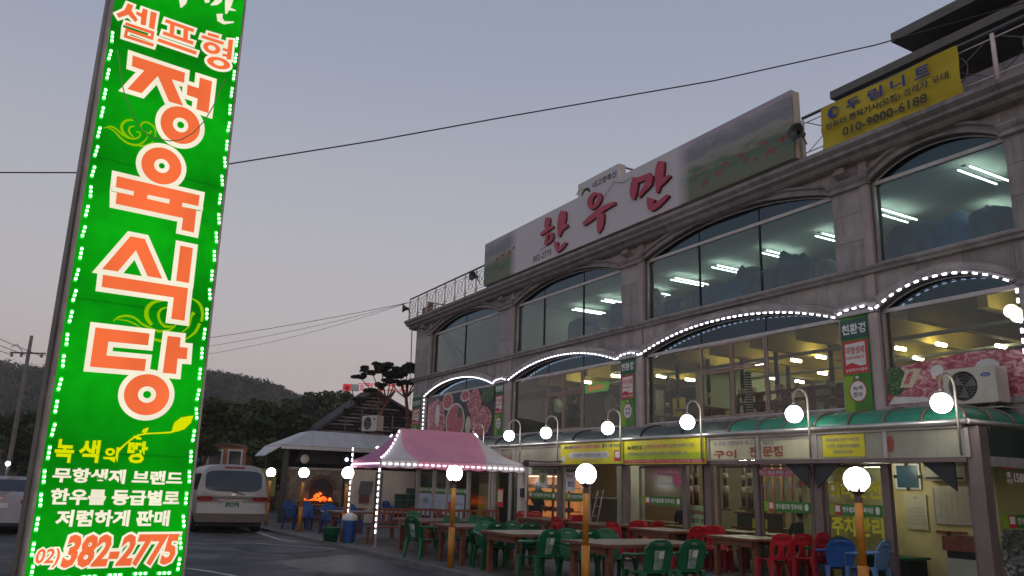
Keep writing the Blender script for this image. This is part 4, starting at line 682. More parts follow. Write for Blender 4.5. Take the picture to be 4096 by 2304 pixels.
# canopy: curved sheets
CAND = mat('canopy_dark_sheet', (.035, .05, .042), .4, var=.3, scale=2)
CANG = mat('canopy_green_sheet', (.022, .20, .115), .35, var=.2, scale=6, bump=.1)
CANG.node_tree.nodes['Principled BSDF'].inputs['Transmission Weight'].default_value = 0
RIBM = mat('rib_metal', (.20, .14, .11), .5, metal=.3)
cprof = [(.02+.62*(1-math.cos(a*math.pi/16)), 2.80+.30*math.sin(a*math.pi/16)) for a in range(9)]
us = [0.0, .74, 1.44, 2.14, 2.84, 3.58, 4.26, 5.02]; u = 5.02
while u < 21.3: u += 1.42; us.append(min(u, 21.7))
for i in range(len(us)-1):
    a, b = us[i], us[i+1]
    m = MB(); m.grid(lambda s, t: (-b+(b-a)*s - (0 if True else 0), cprof[round(t*8)][0], cprof[round(t*8)][1]) if not (i == 0) else (-b + (b - cprof[round(t*8)][0]*1.0)*s, cprof[round(t*8)][0], cprof[round(t*8)][1]), 3, 8)
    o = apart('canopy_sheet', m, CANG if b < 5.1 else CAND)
for i, u in enumerate(us):
    if i == 0: continue
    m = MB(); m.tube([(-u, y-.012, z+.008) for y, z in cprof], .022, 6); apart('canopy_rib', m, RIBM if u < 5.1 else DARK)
m = MB(); m.tube([(-cprof[k][0], cprof[k][0]-.01, cprof[k][1]+.008) for k in range(9)], .026, 6); apart('canopy_rib', m, RIBM)
for a, b in ((0, .72), (.72, 1.35), (1.35, 1.99)):
    m = MB(); m.grid(lambda s, t: (-cprof[round(t*8)][0], max(cprof[round(t*8)][0], a+(b-a)*s), cprof[round(t*8)][1]), 4, 8); apart('canopy_sheet', m, CANG)
    if a: m = MB(); m.tube([(-y+.012, a, z+.008) for y, z in cprof], .022, 6); apart('canopy_rib', m, RIBM)
m = MB(); m.tube([(.02, -.02, 2.77), (.02, 1.98, 2.77)], .045, 8); apart('gutter', m, mat('gutter_steel', None))
m = MB(); m.box(-21.7, -.66, .66, 1.995, 3.08, 3.11); apart('roof_sheet', m, CAND)
m = MB(); m.box(-21.7, -.16, .12, 1.99, 2.745, 2.765); apart('soffit', m, DARK)
m = MB(); m.box(-21.7, -.2, .42, 1.99, 2.50, 2.52); apart('ceiling', m, mat('annex_ceiling', (.12, .12, .10), .8))
# side wall of the annex (right)
m = MB(); m.box(.155, .175, .31, 1.98, .9, 2.1); apart('side_pane', m, GLG)
m = MB(); m.box(.13, .19, .31, 1.98, 2.101, 2.25); apart('side_rail', m, ALU)
m = MB(); m.box(.13, .17, .31, 1.98, 2.251, 2.70); apart('side_header', m, CAND)
m = MB(); m.box(.13, .17, .31, 1.98, .05, .3); apart('side_base', m, DARK)
m = MB(); m.box(.155, .175, .31, 1.98, .301, 1.18); m.build('side_poster', meatmat('print_grey_produce', (.02, .03, .025), (.10, .13, .11), (.42, .43, .41), 5), ax)
GREENS = mat('print_green_strip', (.028, .17, .01), .5)
def sticker(x0, x1, z, y, parent, rotside=False):
    h = .2; r = MB()
    if rotside: T = lambda mb: mb
    m = MB(); card(m, x0, x1, z-h/2, z+h/2, y); o = m.build('window_sticker', GREENS, parent); L_ = x1-x0
    m = MB(); card(m, x0, x0+L_*.13, z-h/2+.004, z+h/2-.004, y-.001); m.build('lime_field', FILM['lg'], parent)
    m = MB(); card(m, x0+L_*.10, x0+L_*.23, z-h*.46, z+h*.42, y-.002); m.build('red_field', FILM['r'], parent)
    m = MB(); card(m, x0+L_*.12, x0+L_*.21, z-h*.2, z+h*.34, y-.003); m.build('white_field', FILM['w'], parent)
    letters(parent, [('한우셀프형', x0+L_*.26, x0+L_*.56, z-h*.22, z+h*.28, y-.002, .03), ('정육식당', x0+L_*.59, x0+L_*.83, z-h*.22, z+h*.28, y-.002, .03)], FILM['w'])
    m = MB(); m.flat(disc(x0+L_*.91, z+.005, L_*.04, h*.33), y-.002); m.build('white_mark', FILM['w'], parent)
def panes(u0, u1, label, cat, name='sliding_door', y=YG+.02, st=True, frame=ALU, z0=.05, z1=2.15, m_=GLG, stx=None):
    t = thing(name, label, cat); a, b = -u1, -u0; f = .05
    m = MB(); m.prism([(a, z0), (b, z0), (b, z1), (a, z1)], y-.02, y+.02, holes=[[(a+f, z0+f), (b-f, z0+f), (b-f, z1-f), (a+f, z1-f)]]); m.build('frame', frame, t)
    m = MB(); m.box(a+f, b-f, y-.004, y+.004, z0+f, z1-f); m.build('pane', m_, t)
    if st: sticker(a+f+.02, b-f-.02, 1.36, y-.01, t)
    return t
d = panes(18.95+.06, 20.1-.06, 'glass panel with a white notice and green strip, left of the yellow lamp post', 'window', 'window_panel')
for (a, b, z0, z1, c) in ((-20.0, -19.06, .55, 1.24, 'bl'),): m = MB(); card(m, a, b, z0, z1, YG+.0); m.build('notice', FILM[c], d)
letters(d, [('안내', -19.95, -19.75, 1.1, 1.18, YG-.004), ('원산지 표시', -19.95, -19.3, .95, 1.02, YG-.004), ('국내산 한우', -19.95, -19.4, .78, .85, YG-.004)], FILM['gr'])
d = panes(20.1+.06, 21.5, 'leftmost glass panel of the annex with a white house drawing notice', 'window', 'window_panel')
m = MB(); card(m, -21.4, -20.25, .45, 1.24, YG+.0); m.build('notice', FILM['bl'], d)
m = MB(); m.flat([(-21.0, 1.0), (-20.75, 1.12), (-20.5, 1.0), (-20.5, .9), (-21.0, .9)], YG-.004); m.build('drawing', FILM['gr'], d)
d = panes(17.35+.06, 18.95-.06, 'glass panel with a red and white notice under the green strip', 'window', 'window_panel')
m = MB(); card(m, -18.85, -17.6, .45, 1.24, YG+.0); m.build('notice', FILM['bl'], d)
m = MB(); card(m, -18.82, -18.5, .6, 1.0, YG-.003); m.build('red_field', FILM['r'], d)
letters(d, [('공고', -18.7, -18.3, 1.1, 1.18, YG-.004), ('무항생제 인증', -18.4, -17.7, .9, .97, YG-.004), ('등급별 판매', -18.4, -17.7, .7, .77, YG-.004)], FILM['gr'])
panes(15.6+.06, 17.35-.06, 'glass panel in front of the tall beige air conditioner', 'window', 'window_panel', st=False)
panes(14.6, 15.54, 'glass door with a red menu poster beside the white post', 'door', 'glass_door', st=False)
panes(14.0, 14.55, 'narrow glass door leaf showing orange butcher light', 'door', 'glass_door', st=False)
panes(11.9, 13.7, 'glass door with a woman standing behind its green strip', 'door', 'glass_door')
panes(10.4, 11.62, 'open glass door leaf with handwritten notices, behind the middle lamp post', 'door', 'glass_door')
panes(6.78, 8.35, 'sliding glass door with pink lunch sign and large green strip, left of the dark posts', 'door', 'glass_door', frame=BRONZE)
d = panes(3.25, 4.53, 'sliding glass door with pink lunch sign and a price of 5,000', 'door', 'glass_door', frame=BRONZE)
panes(4.66, 5.8, 'open glass bay with a clear view of hanging pipes', 'door', 'glass_door', st=False, frame=BRONZE, y=YG+.09)
dd = panes(1.75, 2.98, 'glass door with large reversed yellow lettering behind the right lamp post', 'door', 'glass_door', frame=BRONZE, stx=1)
letters(dd, [('대리운전', -2.9, -1.82, 1.56, 1.86, YG, .035), ('주차관리', -2.88, -1.82, .92, 1.24, YG, .035)], mat('letter_yellow', (.55, .50, .01), .5))
letters(dd, [('1588', -2.5, -1.95, 1.88, 1.98, YG, .03)], FILM['gr'])
for u0, u1, l in ((6.9, 7.45, 'a'), (3.45, 4.4, 'b')):
    s = thing('lunch_sign', 'pink lunch special lettering on the door %s' % ('beside the narrow menu board' if l == 'a' else 'with the price of 5,000'), 'sign')
    m = MB(); card(m, -u1-.2, -u0 - (.2 if l == 'b' else 0), 1.94, 2.08, YG-.004); m.build('plate', FILM['p'], s)
    letters(s, [('점심특선', -u1-.16, -u0-.04 - (.2 if l == 'b' else 0), 1.97, 2.05, YG-.008, .03)], FILM['w'])
    letters(s, [('삼겹살 전골', -u1-.12, -u0-.12, 1.72, 1.80, YG-.006, .02)], FILM['gr'])
    if l == 'b': letters(s, [('5,000', -3.62, -3.32, 1.74, 1.84, YG-.006, .02)], FILM['r'])
    else: m = MB(); m.flat(wob(-6.98, 1.84, .16, .16, s=.03), YG-.005); m.build('pink_mark', FILM['p'], s)
# sticker on the right side window (facing away to the right)
ss = thing('side_window_print', 'white phone number 1588-0808 and green strip on the dark side window', 'sign', .18, .3, 0, rad(90))
sticker(.06, 1.6, 1.3, 0, ss)
letters(ss, [('1588-0808', .5, 1.25, 1.88, 2.02, 0, .03), ('콜', .3, .42, 1.95, 2.03, 0), ('번호', .3, .45, 1.86, 1.93, 0)], FILM['w'])
m = MB(); card(m, .22, .5, 2.08, 2.18, 0); m.build('red_plate', FILM['r'], ss)
# yellow header banners
b1 = thing('header_banner', 'yellow banner with purple lettering and a white capsule over the butcher window', 'banner')
m = MB(); m.box(-11.22, -8.50, -.02, .02, 2.20, 2.735); m.build('cloth', mat('banner_header_yellow', (.66, .60, .01), .5), b1)  # plain yellow cloth colour
m = MB(); m.flat([(-10.75+.1*math.cos(a), 2.42+.08*math.sin(a)) for a in [math.pi/2+i*math.pi/8 for i in range(9)]] + [(-9.15+.1*math.cos(a), 2.42+.08*math.sin(a)) for a in [-math.pi/2+i*math.pi/8 for i in range(9)]], -.024); m.build('white_capsule', FILM['w'], b1)
letters(b1, [('2016년', -11.05, -10.65, 2.59, 2.69, -.026, .03), ('평가 1위 수상!', -9.35, -8.62, 2.59, 2.69, -.026, .03)], FILM['b'])
letters(b1, [('농림축산 식품부 브랜드', -10.6, -9.4, 2.59, 2.69, -.026, .03)], FILM['p'])
letters(b1, [('안전관리 통합인증업체 선정', -10.62, -9.12, 2.37, 2.47, -.028, .03), ('~농림축산식품부 인증~', -10.3, -9.5, 2.25, 2.29, -.026)], FILM['gr'])
m = MB(); card(m, -8.84, -8.58, 2.26, 2.52, -.024); m.build('red_field', FILM['r'], b1); m = MB(); card(m, -8.8, -8.62, 2.34, 2.49, -.025); m.build('white_field', FILM['w'], b1)
m = MB(); m.flat(disc(-11.08, 2.33, .1, .09), -.024); m.build('gourd_field', FILM['w'], b1)
b2 = thing('header_banner', 'yellow to green banner with two text rows and a red strip, over the middle doors', 'banner')
m = MB(); m.box(-8.44, -5.68, -.02, .02, 2.18, 2.73); m.build('cloth', mat('banner_header_yellow', None), b2)
m = MB(); card(m, -8.44, -5.68, 2.20, 2.42, -.022); m.build('lime_field', mat('print_yellow_green', (.36, .50, .01), .5), b2)
m = MB(); card(m, -8.44, -5.68, 2.20, 2.28, -.024); m.build('red_strip', FILM['r'], b2)
letters(b2, [('녹색한우', -8.32, -7.75, 2.5, 2.62, -.026, .03)], FILM['dg'])
letters(b2, [('는 친환경 인증기관이', -7.7, -6.85, 2.53, 2.62, -.026, .02)], FILM['p'])
letters(b2, [('철저히 관리하고 있는', -6.8, -5.98, 2.53, 2.62, -.026, .02), ('무항생제 한우만 엄선하여 도축, 가공생산합니다.', -8.3, -6.2, 2.37, 2.46, -.026, .02)], FILM['gr'])
letters(b2, [('무항생제 한우전문점 국내산 100% 농가직영 판매장', -8.38, -5.75, 2.215, 2.265, -.028, .0)], FILM['w'])

# hook lamps over the canopy
GOLDP = mat('lamp_pole_paint', (.40, .38, .33), .4, metal=.2)
hk = thing('hook_lamp', 'white globe lamp on a hooked pole just above the butcher door', 'lamp', -13.32, -.07, 0, 0, 'globe lamps on hooked poles along the canopy')
m = MB(); m.tube([(0, 0, 2.25), (0, 0, 3.15)] + [(0, -.19+.19*math.cos(a), 3.3+.19*math.sin(a)) for a in [i*math.pi/8 for i in range(9)]] + [(0, -.38, 3.21)], .02, 6); m.build('pole', GOLDP, hk)
m = MB(); m.lathe([(.02, 3.215), (.07, 3.2), (.08, 3.165), (.09, 3.16)], 12, (0, -.38, 0)); m.build('cap', mat('lamp_cap', (.35, .33, .31), .5), hk)
m = MB(); m.ball((0, -.38, 3.02), .155, 24, 14); m.build('globe', LAMP, hk)
for u, l in ((15.6, 'white globe lamp on a hooked pole partly hidden behind the pink tent roof'), (11.31, 'white globe lamp on a hooked pole at the left end of the first yellow banner'), (8.53, 'white globe lamp on a hooked pole where the two yellow banners meet'), (5.73, 'white globe lamp on a hooked pole at the right end of the second yellow banner'), (2.9, 'white globe lamp on a hooked pole before the green canopy, second from right'), (.09, 'white globe lamp on a hooked pole at the right corner of the green canopy')):
    copy_thing(hk, l, -u, -.07)
# orange post lamps
pl_ = thing('post_lamp', 'orange lamp post with round white globe, nearest to the viewer at right', 'lamp post', .52, -3.37, 0, 0, 'orange lamp posts with white globes')
m = MB(); m.tube([(0, 0, .03), (0, 0, .78)], .062, 14); m.tube([(0, 0, .781), (0, 0, 1.52)], .047, 14); m.build('post', ORANGE, pl_)
m = MB(); m.tube([(0, 0, .0), (0, 0, .05)], .085, 12); m.build('foot', ALU, pl_)
m = MB(); m.lathe([(.045, 1.521), (.05, 1.58), (.035, 1.6), (.045, 1.62), (.09, 1.65), (.10, 1.665), (.02, 1.665)], 14)
for a in range(6): t_ = a*math.pi/3+.3; m.add([(.1*math.cos(t_-.2), .1*math.sin(t_-.2), 1.66), (.1*math.cos(t_+.2), .1*math.sin(t_+.2), 1.66), (.155*math.cos(t_), .155*math.sin(t_), 1.77)], [(0, 1, 2)])
m.build('collar', mat('lamp_collar', (.10, .06, .05), .5), pl_)
m = MB(); m.ball((0, 0, 1.80), .155, 28, 16); m.build('globe', LAMP, pl_)
for x, y, l, tilt in ((-2.86, -5.1, 'orange lamp post with round white globe among the green chairs, second from the right', 0), (-7.3, -5.12, 'orange lamp post with round white globe standing at the kerb by the pink tent', 0), (-13.75, -5.1, 'orange lamp post with its globe half hidden behind the lit tent leg', 0),
                (-18.05, -5.05, 'orange lamp post with round white globe in front of the fireplace', 0), (-21.6, -5.2, 'orange lamp post with round white globe right beside the silver van', 0)):
    copy_thing(pl_, l, x, y)
# ------------------------------------------------------------------ furniture
def plate(poly, holes, y0, y1, fn=None):
    m = MB(); m.prism(poly, y0, y1, 0, holes)
    if fn: m.v = [fn(*p) for p in m.v]
    return m
def rrect(x0, x1, z0, z1, r, n=4):
    P = []
    for cx, cz, a0 in ((x1-r, z1-r, 0), (x0+r, z1-r, 90), (x0+r, z0+r, 180), (x1-r, z0+r, 270)):
        for i in range(n+1): a = rad(a0+90*i/n); P.append((cx+r*math.cos(a), cz+r*math.sin(a)))
    return P
def ell(cx, cz, rx, rz, n=12): return disc(cx, cz, rx, rz, n)
def seat_mesh(w, d, z):
    m = MB(); 
    def f(a, b):
        x = (a*2-1)*w; y = (b*2-1)*d; e = max(abs(a*2-1), abs(b*2-1))
        return (x*(1-.06*(b)), y, z-.012*(1-e**4)*2 - (.02 if e > .98 else 0))
    m.grid(f, 8, 8); m.grid(lambda a, b: (lambda p: (p[0], p[1], p[2]-.03))(f(1-a, b)), 8, 8); return m
def leg_mesh(x, y, z, dx, dy, w=.03):
    m = MB(); v = []
    for k, (zz, s) in enumerate(((0, .75), (z*.6, .95), (z, 1.35))):
        cx = x + dx*(1-zz/z); cy = y + dy*(1-zz/z); q = w*s
        v += [(cx-q, cy-q*.9, zz), (cx+q, cy-q*.9, zz), (cx+q, cy+q*.9, zz), (cx-q, cy+q*.9, zz)]
    m.add(v, [(0,3,2,1)] + [(i*4+j, i*4+(j+1)%4, (i+1)*4+(j+1)%4, (i+1)*4+j) for i in (0, 1) for j in range(4)] + [(8,9,10,11)]); return m
def armchair(label, M_, x, y, rot, group, sticker_=True):
    """garden armchair; faces +y of its own frame, back at -y"""
    c = thing('garden_armchair', label, 'chair', x, y, .05, rot, group)
    seat_mesh(.25, .24, .42).build('seat', M_, c)
    back = [(-.20, .40), (.20, .40), (.245, .62), (.235, .74), (.17, .83), (.08, .865), (-.08, .865), (-.17, .83), (-.235, .74), (-.245, .62)]
    bend = lambda px, py, pz: (px, py-.22-.28*(pz-.4)*1.0+.35*px*px, pz)
    plate(back, [rrect(-.05, .05, .785, .81, .01, 1)], -.012, .012, bend).build('backrest', M_, c)
    if sticker_:
        for yy, nm in ((-.0135, 'backrest_label'),):
            m = MB(); m.flat([(-.07, .45), (.07, .45), (.085, .72), (-.085, .72)], yy); m.v = [bend(*p) for p in m.v]; m.build(nm, mat('label_print', (.05, .16, .11), .4, col2=(.32, .42, .36), scale=18), c)
            m = MB(); m.flat([(-.02, .62), (.075, .6), (.08, .71), (-.0, .71)], yy-.002); m.v = [bend(*p) for p in m.v]; m.build('label_white', FILM['w'], c)
    for s in (-1, 1):
        m = MB(); m.tube([(s*.235, -.32, .68), (s*.275, -.18, .655), (s*.285, .05, .64), (s*.28, .2, .63), (s*.27, .245, .60), (s*.262, .25, .42)], [.02, .024, .026, .026, .024, .022], 6); m.build('armrest', M_, c)
        leg_mesh(s*.235, .22, .42, s*.03, .03).build('leg', M_, c); leg_mesh(s*.215, -.21, .42, s*.03, -.07).build('leg', M_, c)
    return c
def sidechair(label, M_, x, y, rot, group, z=.05):
    c = thing('stacking_chair', label, 'chair', x, y, z, rot, group)
    seat_mesh(.215, .2, .44).build('seat', M_, c)
    back = [(-.19, .43), (.19, .43), (.215, .62), (.215, .76), (.18, .84), (.09, .875), (-.09, .875), (-.18, .84), (-.215, .76), (-.215, .62)]
    bend = lambda px, py, pz: (px, py-.19-.26*(pz-.43)+.45*px*px, pz)
    plate(back, [ell(0, .815, .04, .015, 8), ell(-.095, .585, .05, .105), ell(.095, .585, .05, .105)], -.012, .012, bend).build('backrest', M_, c)
    for s in (-1, 1):
        leg_mesh(s*.19, .175, .44, s*.025, .03).build('leg', M_, c); leg_mesh(s*.18, -.17, .44, s*.025, -.06).build('leg', M_, c)
    return c
def table(label, x0, x1, y0, y1, group, topm=WOODT, burner=0, h=.74):
    t = thing('wooden_table', label, 'table', (x0+x1)/2, (y0+y1)/2, .05, 0, group); a, b = (x1-x0)/2, (y1-y0)/2
    n = 3; m = MB()
    hole = [rrect(-.18, .18, -.18, .18, .02, 1)] if burner else []
    m.prism([(-a, -b), (a, -b), (a, b), (-a, b)], 0, .045, 0, hole); m.v = [(x, z, h-.05+y) for x, y, z in m.v]; m.build('top', topm, t)
    if burner: m = MB(); m.box(-.178, .178, -.178, .178, h-.04, h-.008); m.build('burner', mat('grill_plate', (.03, .03, .04), .3), t)
    m = MB(); m.prism([(-a-.012, -b-.012), (a+.012, -b-.012), (a+.012, b+.012), (-a-.012, b+.012)], 0, .04, 0, [[(-a-.001, -b-.001), (a+.001, -b-.001), (a+.001, b+.001), (-a-.001, b+.001)]]); m.v = [(x, z, h-.05+y) for x, y, z in m.v]; m.build('edge', WOODL, t)
    for s in (-1, 1):
        m = MB(); m.box(-a+.1, a-.1, s*(b-.08)-.015, s*(b-.08)+.015, h-.16, h-.051); m.build('apron', WOODL, t)
        for r in (-1, 1): m = MB(); m.box(s*(a-.11)-.045, s*(a-.11)+.045, r*(b-.16)-.045, r*(b-.16)+.045, 0, h-.052); m.build('leg', WOODL, t)
    return t
GT = 'long wooden tables with green chairs'; RT = 'square grill tables with red chairs'
table('long wooden table nearest the viewer between two rows of green armchairs', -4.0, -2.85, -4.75, -2.7, GT)
table('long wooden table second from the right, behind the middle lamp post', -6.45, -5.2, -4.95, -2.75, GT)
table('long wooden table in front of the tent, third along the kerb', -8.65, -7.45, -4.9, -2.9, GT)
table('long dark table under the near edge of the pink tent', -11.2, -9.6, -4.75, -2.9, GT)
table('square grill table nearest the viewer with red chairs on both sides', -4.9, -3.7, -.78, .2, RT, WOODP, 1)
table('square grill table in front of the sliding doors, second from the right', -7.3, -5.98, -.78, .2, RT, WOODP, 1)
table('square grill table in front of the open glass bay, third from the right', -9.7, -8.1, -.85, .2, RT, WOODT, 1)
table('square grill table by the butcher door, farthest of the red chair tables', -12.1, -10.5, -.88, .2, RT, WOODT)
GC = 'green plastic garden armchairs at the long tables'
def ac(x, y, r, l): return armchair(l, PLG, x, y, rad(r)+random.uniform(-.12, .12), GC)
ac(-2.3, -4.4, 90, 'green armchair with white back label at the right front, nearest the viewer')
ac(-2.35, -3.72, 90, 'green armchair with white back label, right of the nearest one')
ac(-4.35, -4.2, -90, 'green armchair facing the viewer across the nearest long table, left one')
ac(-4.35, -3.4, -90, 'green armchair facing the viewer across the nearest long table, right one')
ac(-4.85, -4.65, 90, 'green armchair with white back label just left of the middle lamp post')
ac(-4.8, -3.85, 90, 'green armchair behind the middle lamp post with its back to us')
ac(-6.85, -4.5, -90, 'green armchair facing us over the second long table, left one')
ac(-6.85, -3.8, -90, 'green armchair facing us over the second long table, right one')
ac(-7.1, -4.4, 90, 'dark green armchair back to back with the chairs of the second table, left one')
ac(-7.1, -3.6, 90, 'dark green armchair back to back with the chairs of the second table, right one')
ac(-9.1, -4.1, -90, 'green armchair facing us over the third long table beside the kerb lamp post')
ac(-9.15, -3.5, -90, 'green armchair facing us over the third long table, right one')
ac(-9.4, -3.4, 90, 'dark green armchair back to back with the third table chairs')
ac(-8.95, -5.0, 12, 'green armchair turned sideways at the kerb with thin curved arms')
ac(-11.5, -3.9, -80, 'green armchair deep under the tent at the far table')
RC = 'red plastic stacking chairs by the annex'
def rc(x, y, r, l, z=.05): return sidechair(l, PLR, x, y, rad(r)+random.uniform(-.1, .1), RC, z)
rc(-3.3, -.72, 75, 'red chair seen from the side at the right end of the nearest grill table')
rc(-3.25, -.25, 80, 'red chair half hidden behind the side-on chair')
rc(-2.75, -.42, 100, 'bottom red chair of the stack of two at the far right')
rc(-2.75, -.42, 100, 'top red chair of the stack of two at the far right', .11)
rc(-5.3, -.12, -90, 'red chair facing us across the nearest grill table, left one')
rc(-5.3, .12, -95, 'red chair facing us across the nearest grill table, right one')
rc(-5.6, -.65, 90, 'red chair with its back to us left of the nearest grill table')
rc(-5.75, -.08, 85, 'red chair with its back to us at the second grill table')
rc(-7.75, -.42, 90, 'red chair with its back to us at the third grill table, left one')
rc(-7.65, .05, -90, 'red chair facing us at the second grill table, left one')
rc(-7.7, .12, 88, 'red chair at the third grill table, right one')
rc(-10.0, -.5, 90, 'red chair with its back to us at the farthest table, by the middle lamp')
rc(-10.1, -.1, -90, 'red chair facing us behind the middle lamp post')
rc(-10.15, .15, -85, 'red chair facing us just right of the middle lamp post')
rc(-7.1, -1.15, 0+5, 'red chair on the near side of the second grill table, back to the kerb')
rc(-9.2, -1.2, 10, 'red chair on the near side of the third grill table')
rc(-4.6, -1.1, -8, 'red chair on the near side of the nearest grill table') if False else None
rc(-12.4, -.3, -90, 'red chair in front of the butcher door, left one')
rc(-12.4, .1, -90, 'red chair in front of the butcher door, right one')
BC = 'blue plastic armchairs'
armchair('blue armchair right of the stacked red chairs', PLB, -2.3, -.35, rad(60), BC, False)
armchair('pale blue armchair behind the right lamp post against the glass', mat('plastic_sky_blue', (.10, .22, .42), .35), -1.85, -.1, rad(100), BC, False)
armchair('dark green armchair behind the blue one at the glass door', PLG, -2.75, .0, rad(80), GC)
armchair('blue armchair standing near the second lamp post from the left', PLB, -19.2, -4.9, rad(-60), BC, False)
armchair('blue armchair just behind the one by the lamp post', PLB, -18.6, -4.55, rad(-70), BC, False)
armchair('blue armchair with round back left of the lit tent leg', PLB, -16.7, -4.5, rad(-90), BC, False)
armchair('blue armchair with round back right of the first tent leg', PLB, -16.9, -3.8, rad(-90), BC, False)
armchair('blue armchair lying against the cream wall beside the green crates', PLB, -21.9, -.5, rad(20), BC, False)
table('low dark table among the blue chairs by the fireplace', -17.9, -17.3, -4.6, -3.2, 'tables by the grill hut', WOODL)
table('long table behind the slatted bench', -15.3, -14.2, -5.1, -3.0, 'tables by the grill hut')
tb = table('green topped table at the far left by the silver van', -20.9, -20.1, -4.6, -3.4, 'tables by the grill hut', PLG)
def bench(label, x0, x1, y, rot=0):
    b = thing('slatted_bench', label, 'bench', (x0+x1)/2, y, .05, rot, 'slatted wooden benches'); a = (x1-x0)/2
    for k in range(3): m = MB(); m.box(-a, a, -.2+k*.13, -.1+k*.13, .40, .43); m.build('slat', WOODR, b)
    for z0, z1 in ((.84, .90), (.52, .57)): m = MB(); m.box(-a, a, -.26, -.22, z0, z1); m.build('back_rail', WOODR, b)
    n = int(2*a/.12)
    for i in range(n): xx = -a+.06+(2*a-.12)*i/(n-1); m = MB(); m.box(xx-.022, xx+.022, -.25, -.23, .571, .839); m.build('slat', WOODR, b)
    for s in (-1, 1): 
        m = MB(); m.box(s*(a-.05)-.03, s*(a-.05)+.03, -.3, -.262, 0, .88); m.build('leg', WOODR, b)
        m = MB(); m.box(s*(a-.05)-.03, s*(a-.05)+.03, .12, .17, 0, .39); m.build('leg', WOODR, b)
bench('slatted brown bench between the two lit tent legs', -.95, .95, 0, 0)
bpy.context.scene.objects['slatted_bench'].matrix_world = SITE @ Matrix.Translation((-13.0, -3.75, .05)) @ Matrix.Rotation(rad(90), 4, 'Z')
b_ = bpy.context.scene.objects['slatted_bench']
copy_thing(b_, 'slatted brown bench farther back under the tent', -12.6, -2.2, .05, rad(90))
# bins
bk = thing('cool_bin', 'blue bin with a white lid behind the first tent leg', 'bin', -13.6, -5.0, .05)
m = MB(); m.lathe([(.15, 0), (.2, .55)], 14); m.build('body', PLB, bk); m = MB(); m.lathe([(.2, .551), (.21, .58), (.17, .68), (.06, .74), (.001, .745)], 14); m.build('lid', FILM['w'], bk)
bk = thing('plastic_basket', 'round green plastic basket on the kerb left of the tent leg', 'basket', -13.7, -5.45, .05)
m = MB(); m.lathe([(.001, .01), (.17, .01), (.21, .36), (.225, .37), (.215, .35), (.165, .03)], 16); m.build('bowl', PLG, bk)
# ------------------------------------------------------------------ tent
tn = thing('gazebo_tent', 'pink and white party tent with white led edging', 'tent')
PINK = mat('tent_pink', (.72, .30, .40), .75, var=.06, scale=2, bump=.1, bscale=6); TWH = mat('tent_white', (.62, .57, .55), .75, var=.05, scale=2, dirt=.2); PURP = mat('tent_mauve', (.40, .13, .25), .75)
TP = mat('tent_pole', (.5, .46, .43), .4, metal=.4)
x0, x1, y0, y1, ze, zr = -13.85, -11.8, -4.95, -.75, 2.15, 2.99; rx = -12.8; ry0, ry1 = -4.06, -1.9
def side(p0, p1, r0, r1, sag, n=16, k=10):
    def f(a, b):
        e = Vector(p0).lerp(Vector(p1), a); r = Vector(r0).lerp(Vector(r1), a); q = e.lerp(r, b); q.z -= sag*math.sin(math.pi*b)*(1-.25*math.sin(math.pi*a)); return q
    return f
# local +y is "right" in the picture; near side is x1
def roofpart(name, m_, f, a0, a1, na=6):
    mb = MB(); mb.grid(lambda a, b: tuple(f(a0+(a1-a0)*a, b)), na, 10); return mb.build(name, m_, tn)
near = side((x1, y0, ze), (x1, y1, ze+.0), (rx, ry0, zr), (rx, ry1, zr), .14)
def nearx(a, b):
    # straight panel seams: pink middle band
    return near(a, b)
for a0, a1, mt in ((0, .24, TWH), (.24, .70, PINK), (.70, 1, TWH)):
    mb = MB(); 
    def ff(a, b, a0=a0, a1=a1):
        s0 = a0*(1-b) + b*(0 if a0 < .3 else 1) if a0 in (.24, .70) else a0
        s1 = a1*(1-b) + b*(0 if a1 < .3 else 1) if a1 in (.24, .70) else a1
        return tuple(near(s0+(s1-s0)*a, b))
    mb.grid(ff, 8, 10); mb.build('roof_panel', mt, tn)
far = side((x0, y1, ze), (x0, y0, ze), (rx, ry1, zr), (rx, ry0, zr), .14); roofpart('roof_panel', PINK, far, 0, 1, 8)
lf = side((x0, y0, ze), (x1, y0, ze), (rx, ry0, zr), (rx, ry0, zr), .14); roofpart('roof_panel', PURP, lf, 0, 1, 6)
rt = side((x1, y1, ze), (x0, y1, ze), (rx, ry1, zr), (rx, ry1, zr), .14); roofpart('roof_panel', PINK, rt, 0, 1, 6)
def val(p, q, m_, n=30, sc=7):
    mb = MB(); p = Vector(p); q = Vector(q)
    def f(a, b): v = p.lerp(q, a); d = (q-p).normalized(); v = v + Vector((d.y, -d.x, 0))*.006*math.sin(a*40); v.z = ze - .005 - b*(.17+.035*abs(math.sin(a*math.pi*sc))); return tuple(v)
    mb.grid(f, n, 3); mb.build('valance', m_, tn)
Ly = y1-y0
val((x1+.005, y0, 0), (x1+.005, y0+Ly*.24, 0), TWH, 12, 2); val((x1+.005, y0+Ly*.24, 0), (x1+.005, y0+Ly*.70, 0), PINK, 16, 4); val((x1+.005, y0+Ly*.70, 0), (x1+.005, y1, 0), TWH, 12, 3)
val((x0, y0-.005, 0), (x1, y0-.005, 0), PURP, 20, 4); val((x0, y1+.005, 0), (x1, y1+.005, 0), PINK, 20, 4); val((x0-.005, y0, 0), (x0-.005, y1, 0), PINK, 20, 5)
for x, y in ((x1, y0), (x0, y0), (x1, y1), (x0, y1)):
    m = MB(); m.box(x-.022, x+.022, y-.022, y+.022, .03, ze-.02); m.build('leg', TP, tn); m = MB(); m.box(x-.06, x+.06, y-.06, y+.06, .05, .065); m.build('foot', TP, tn)
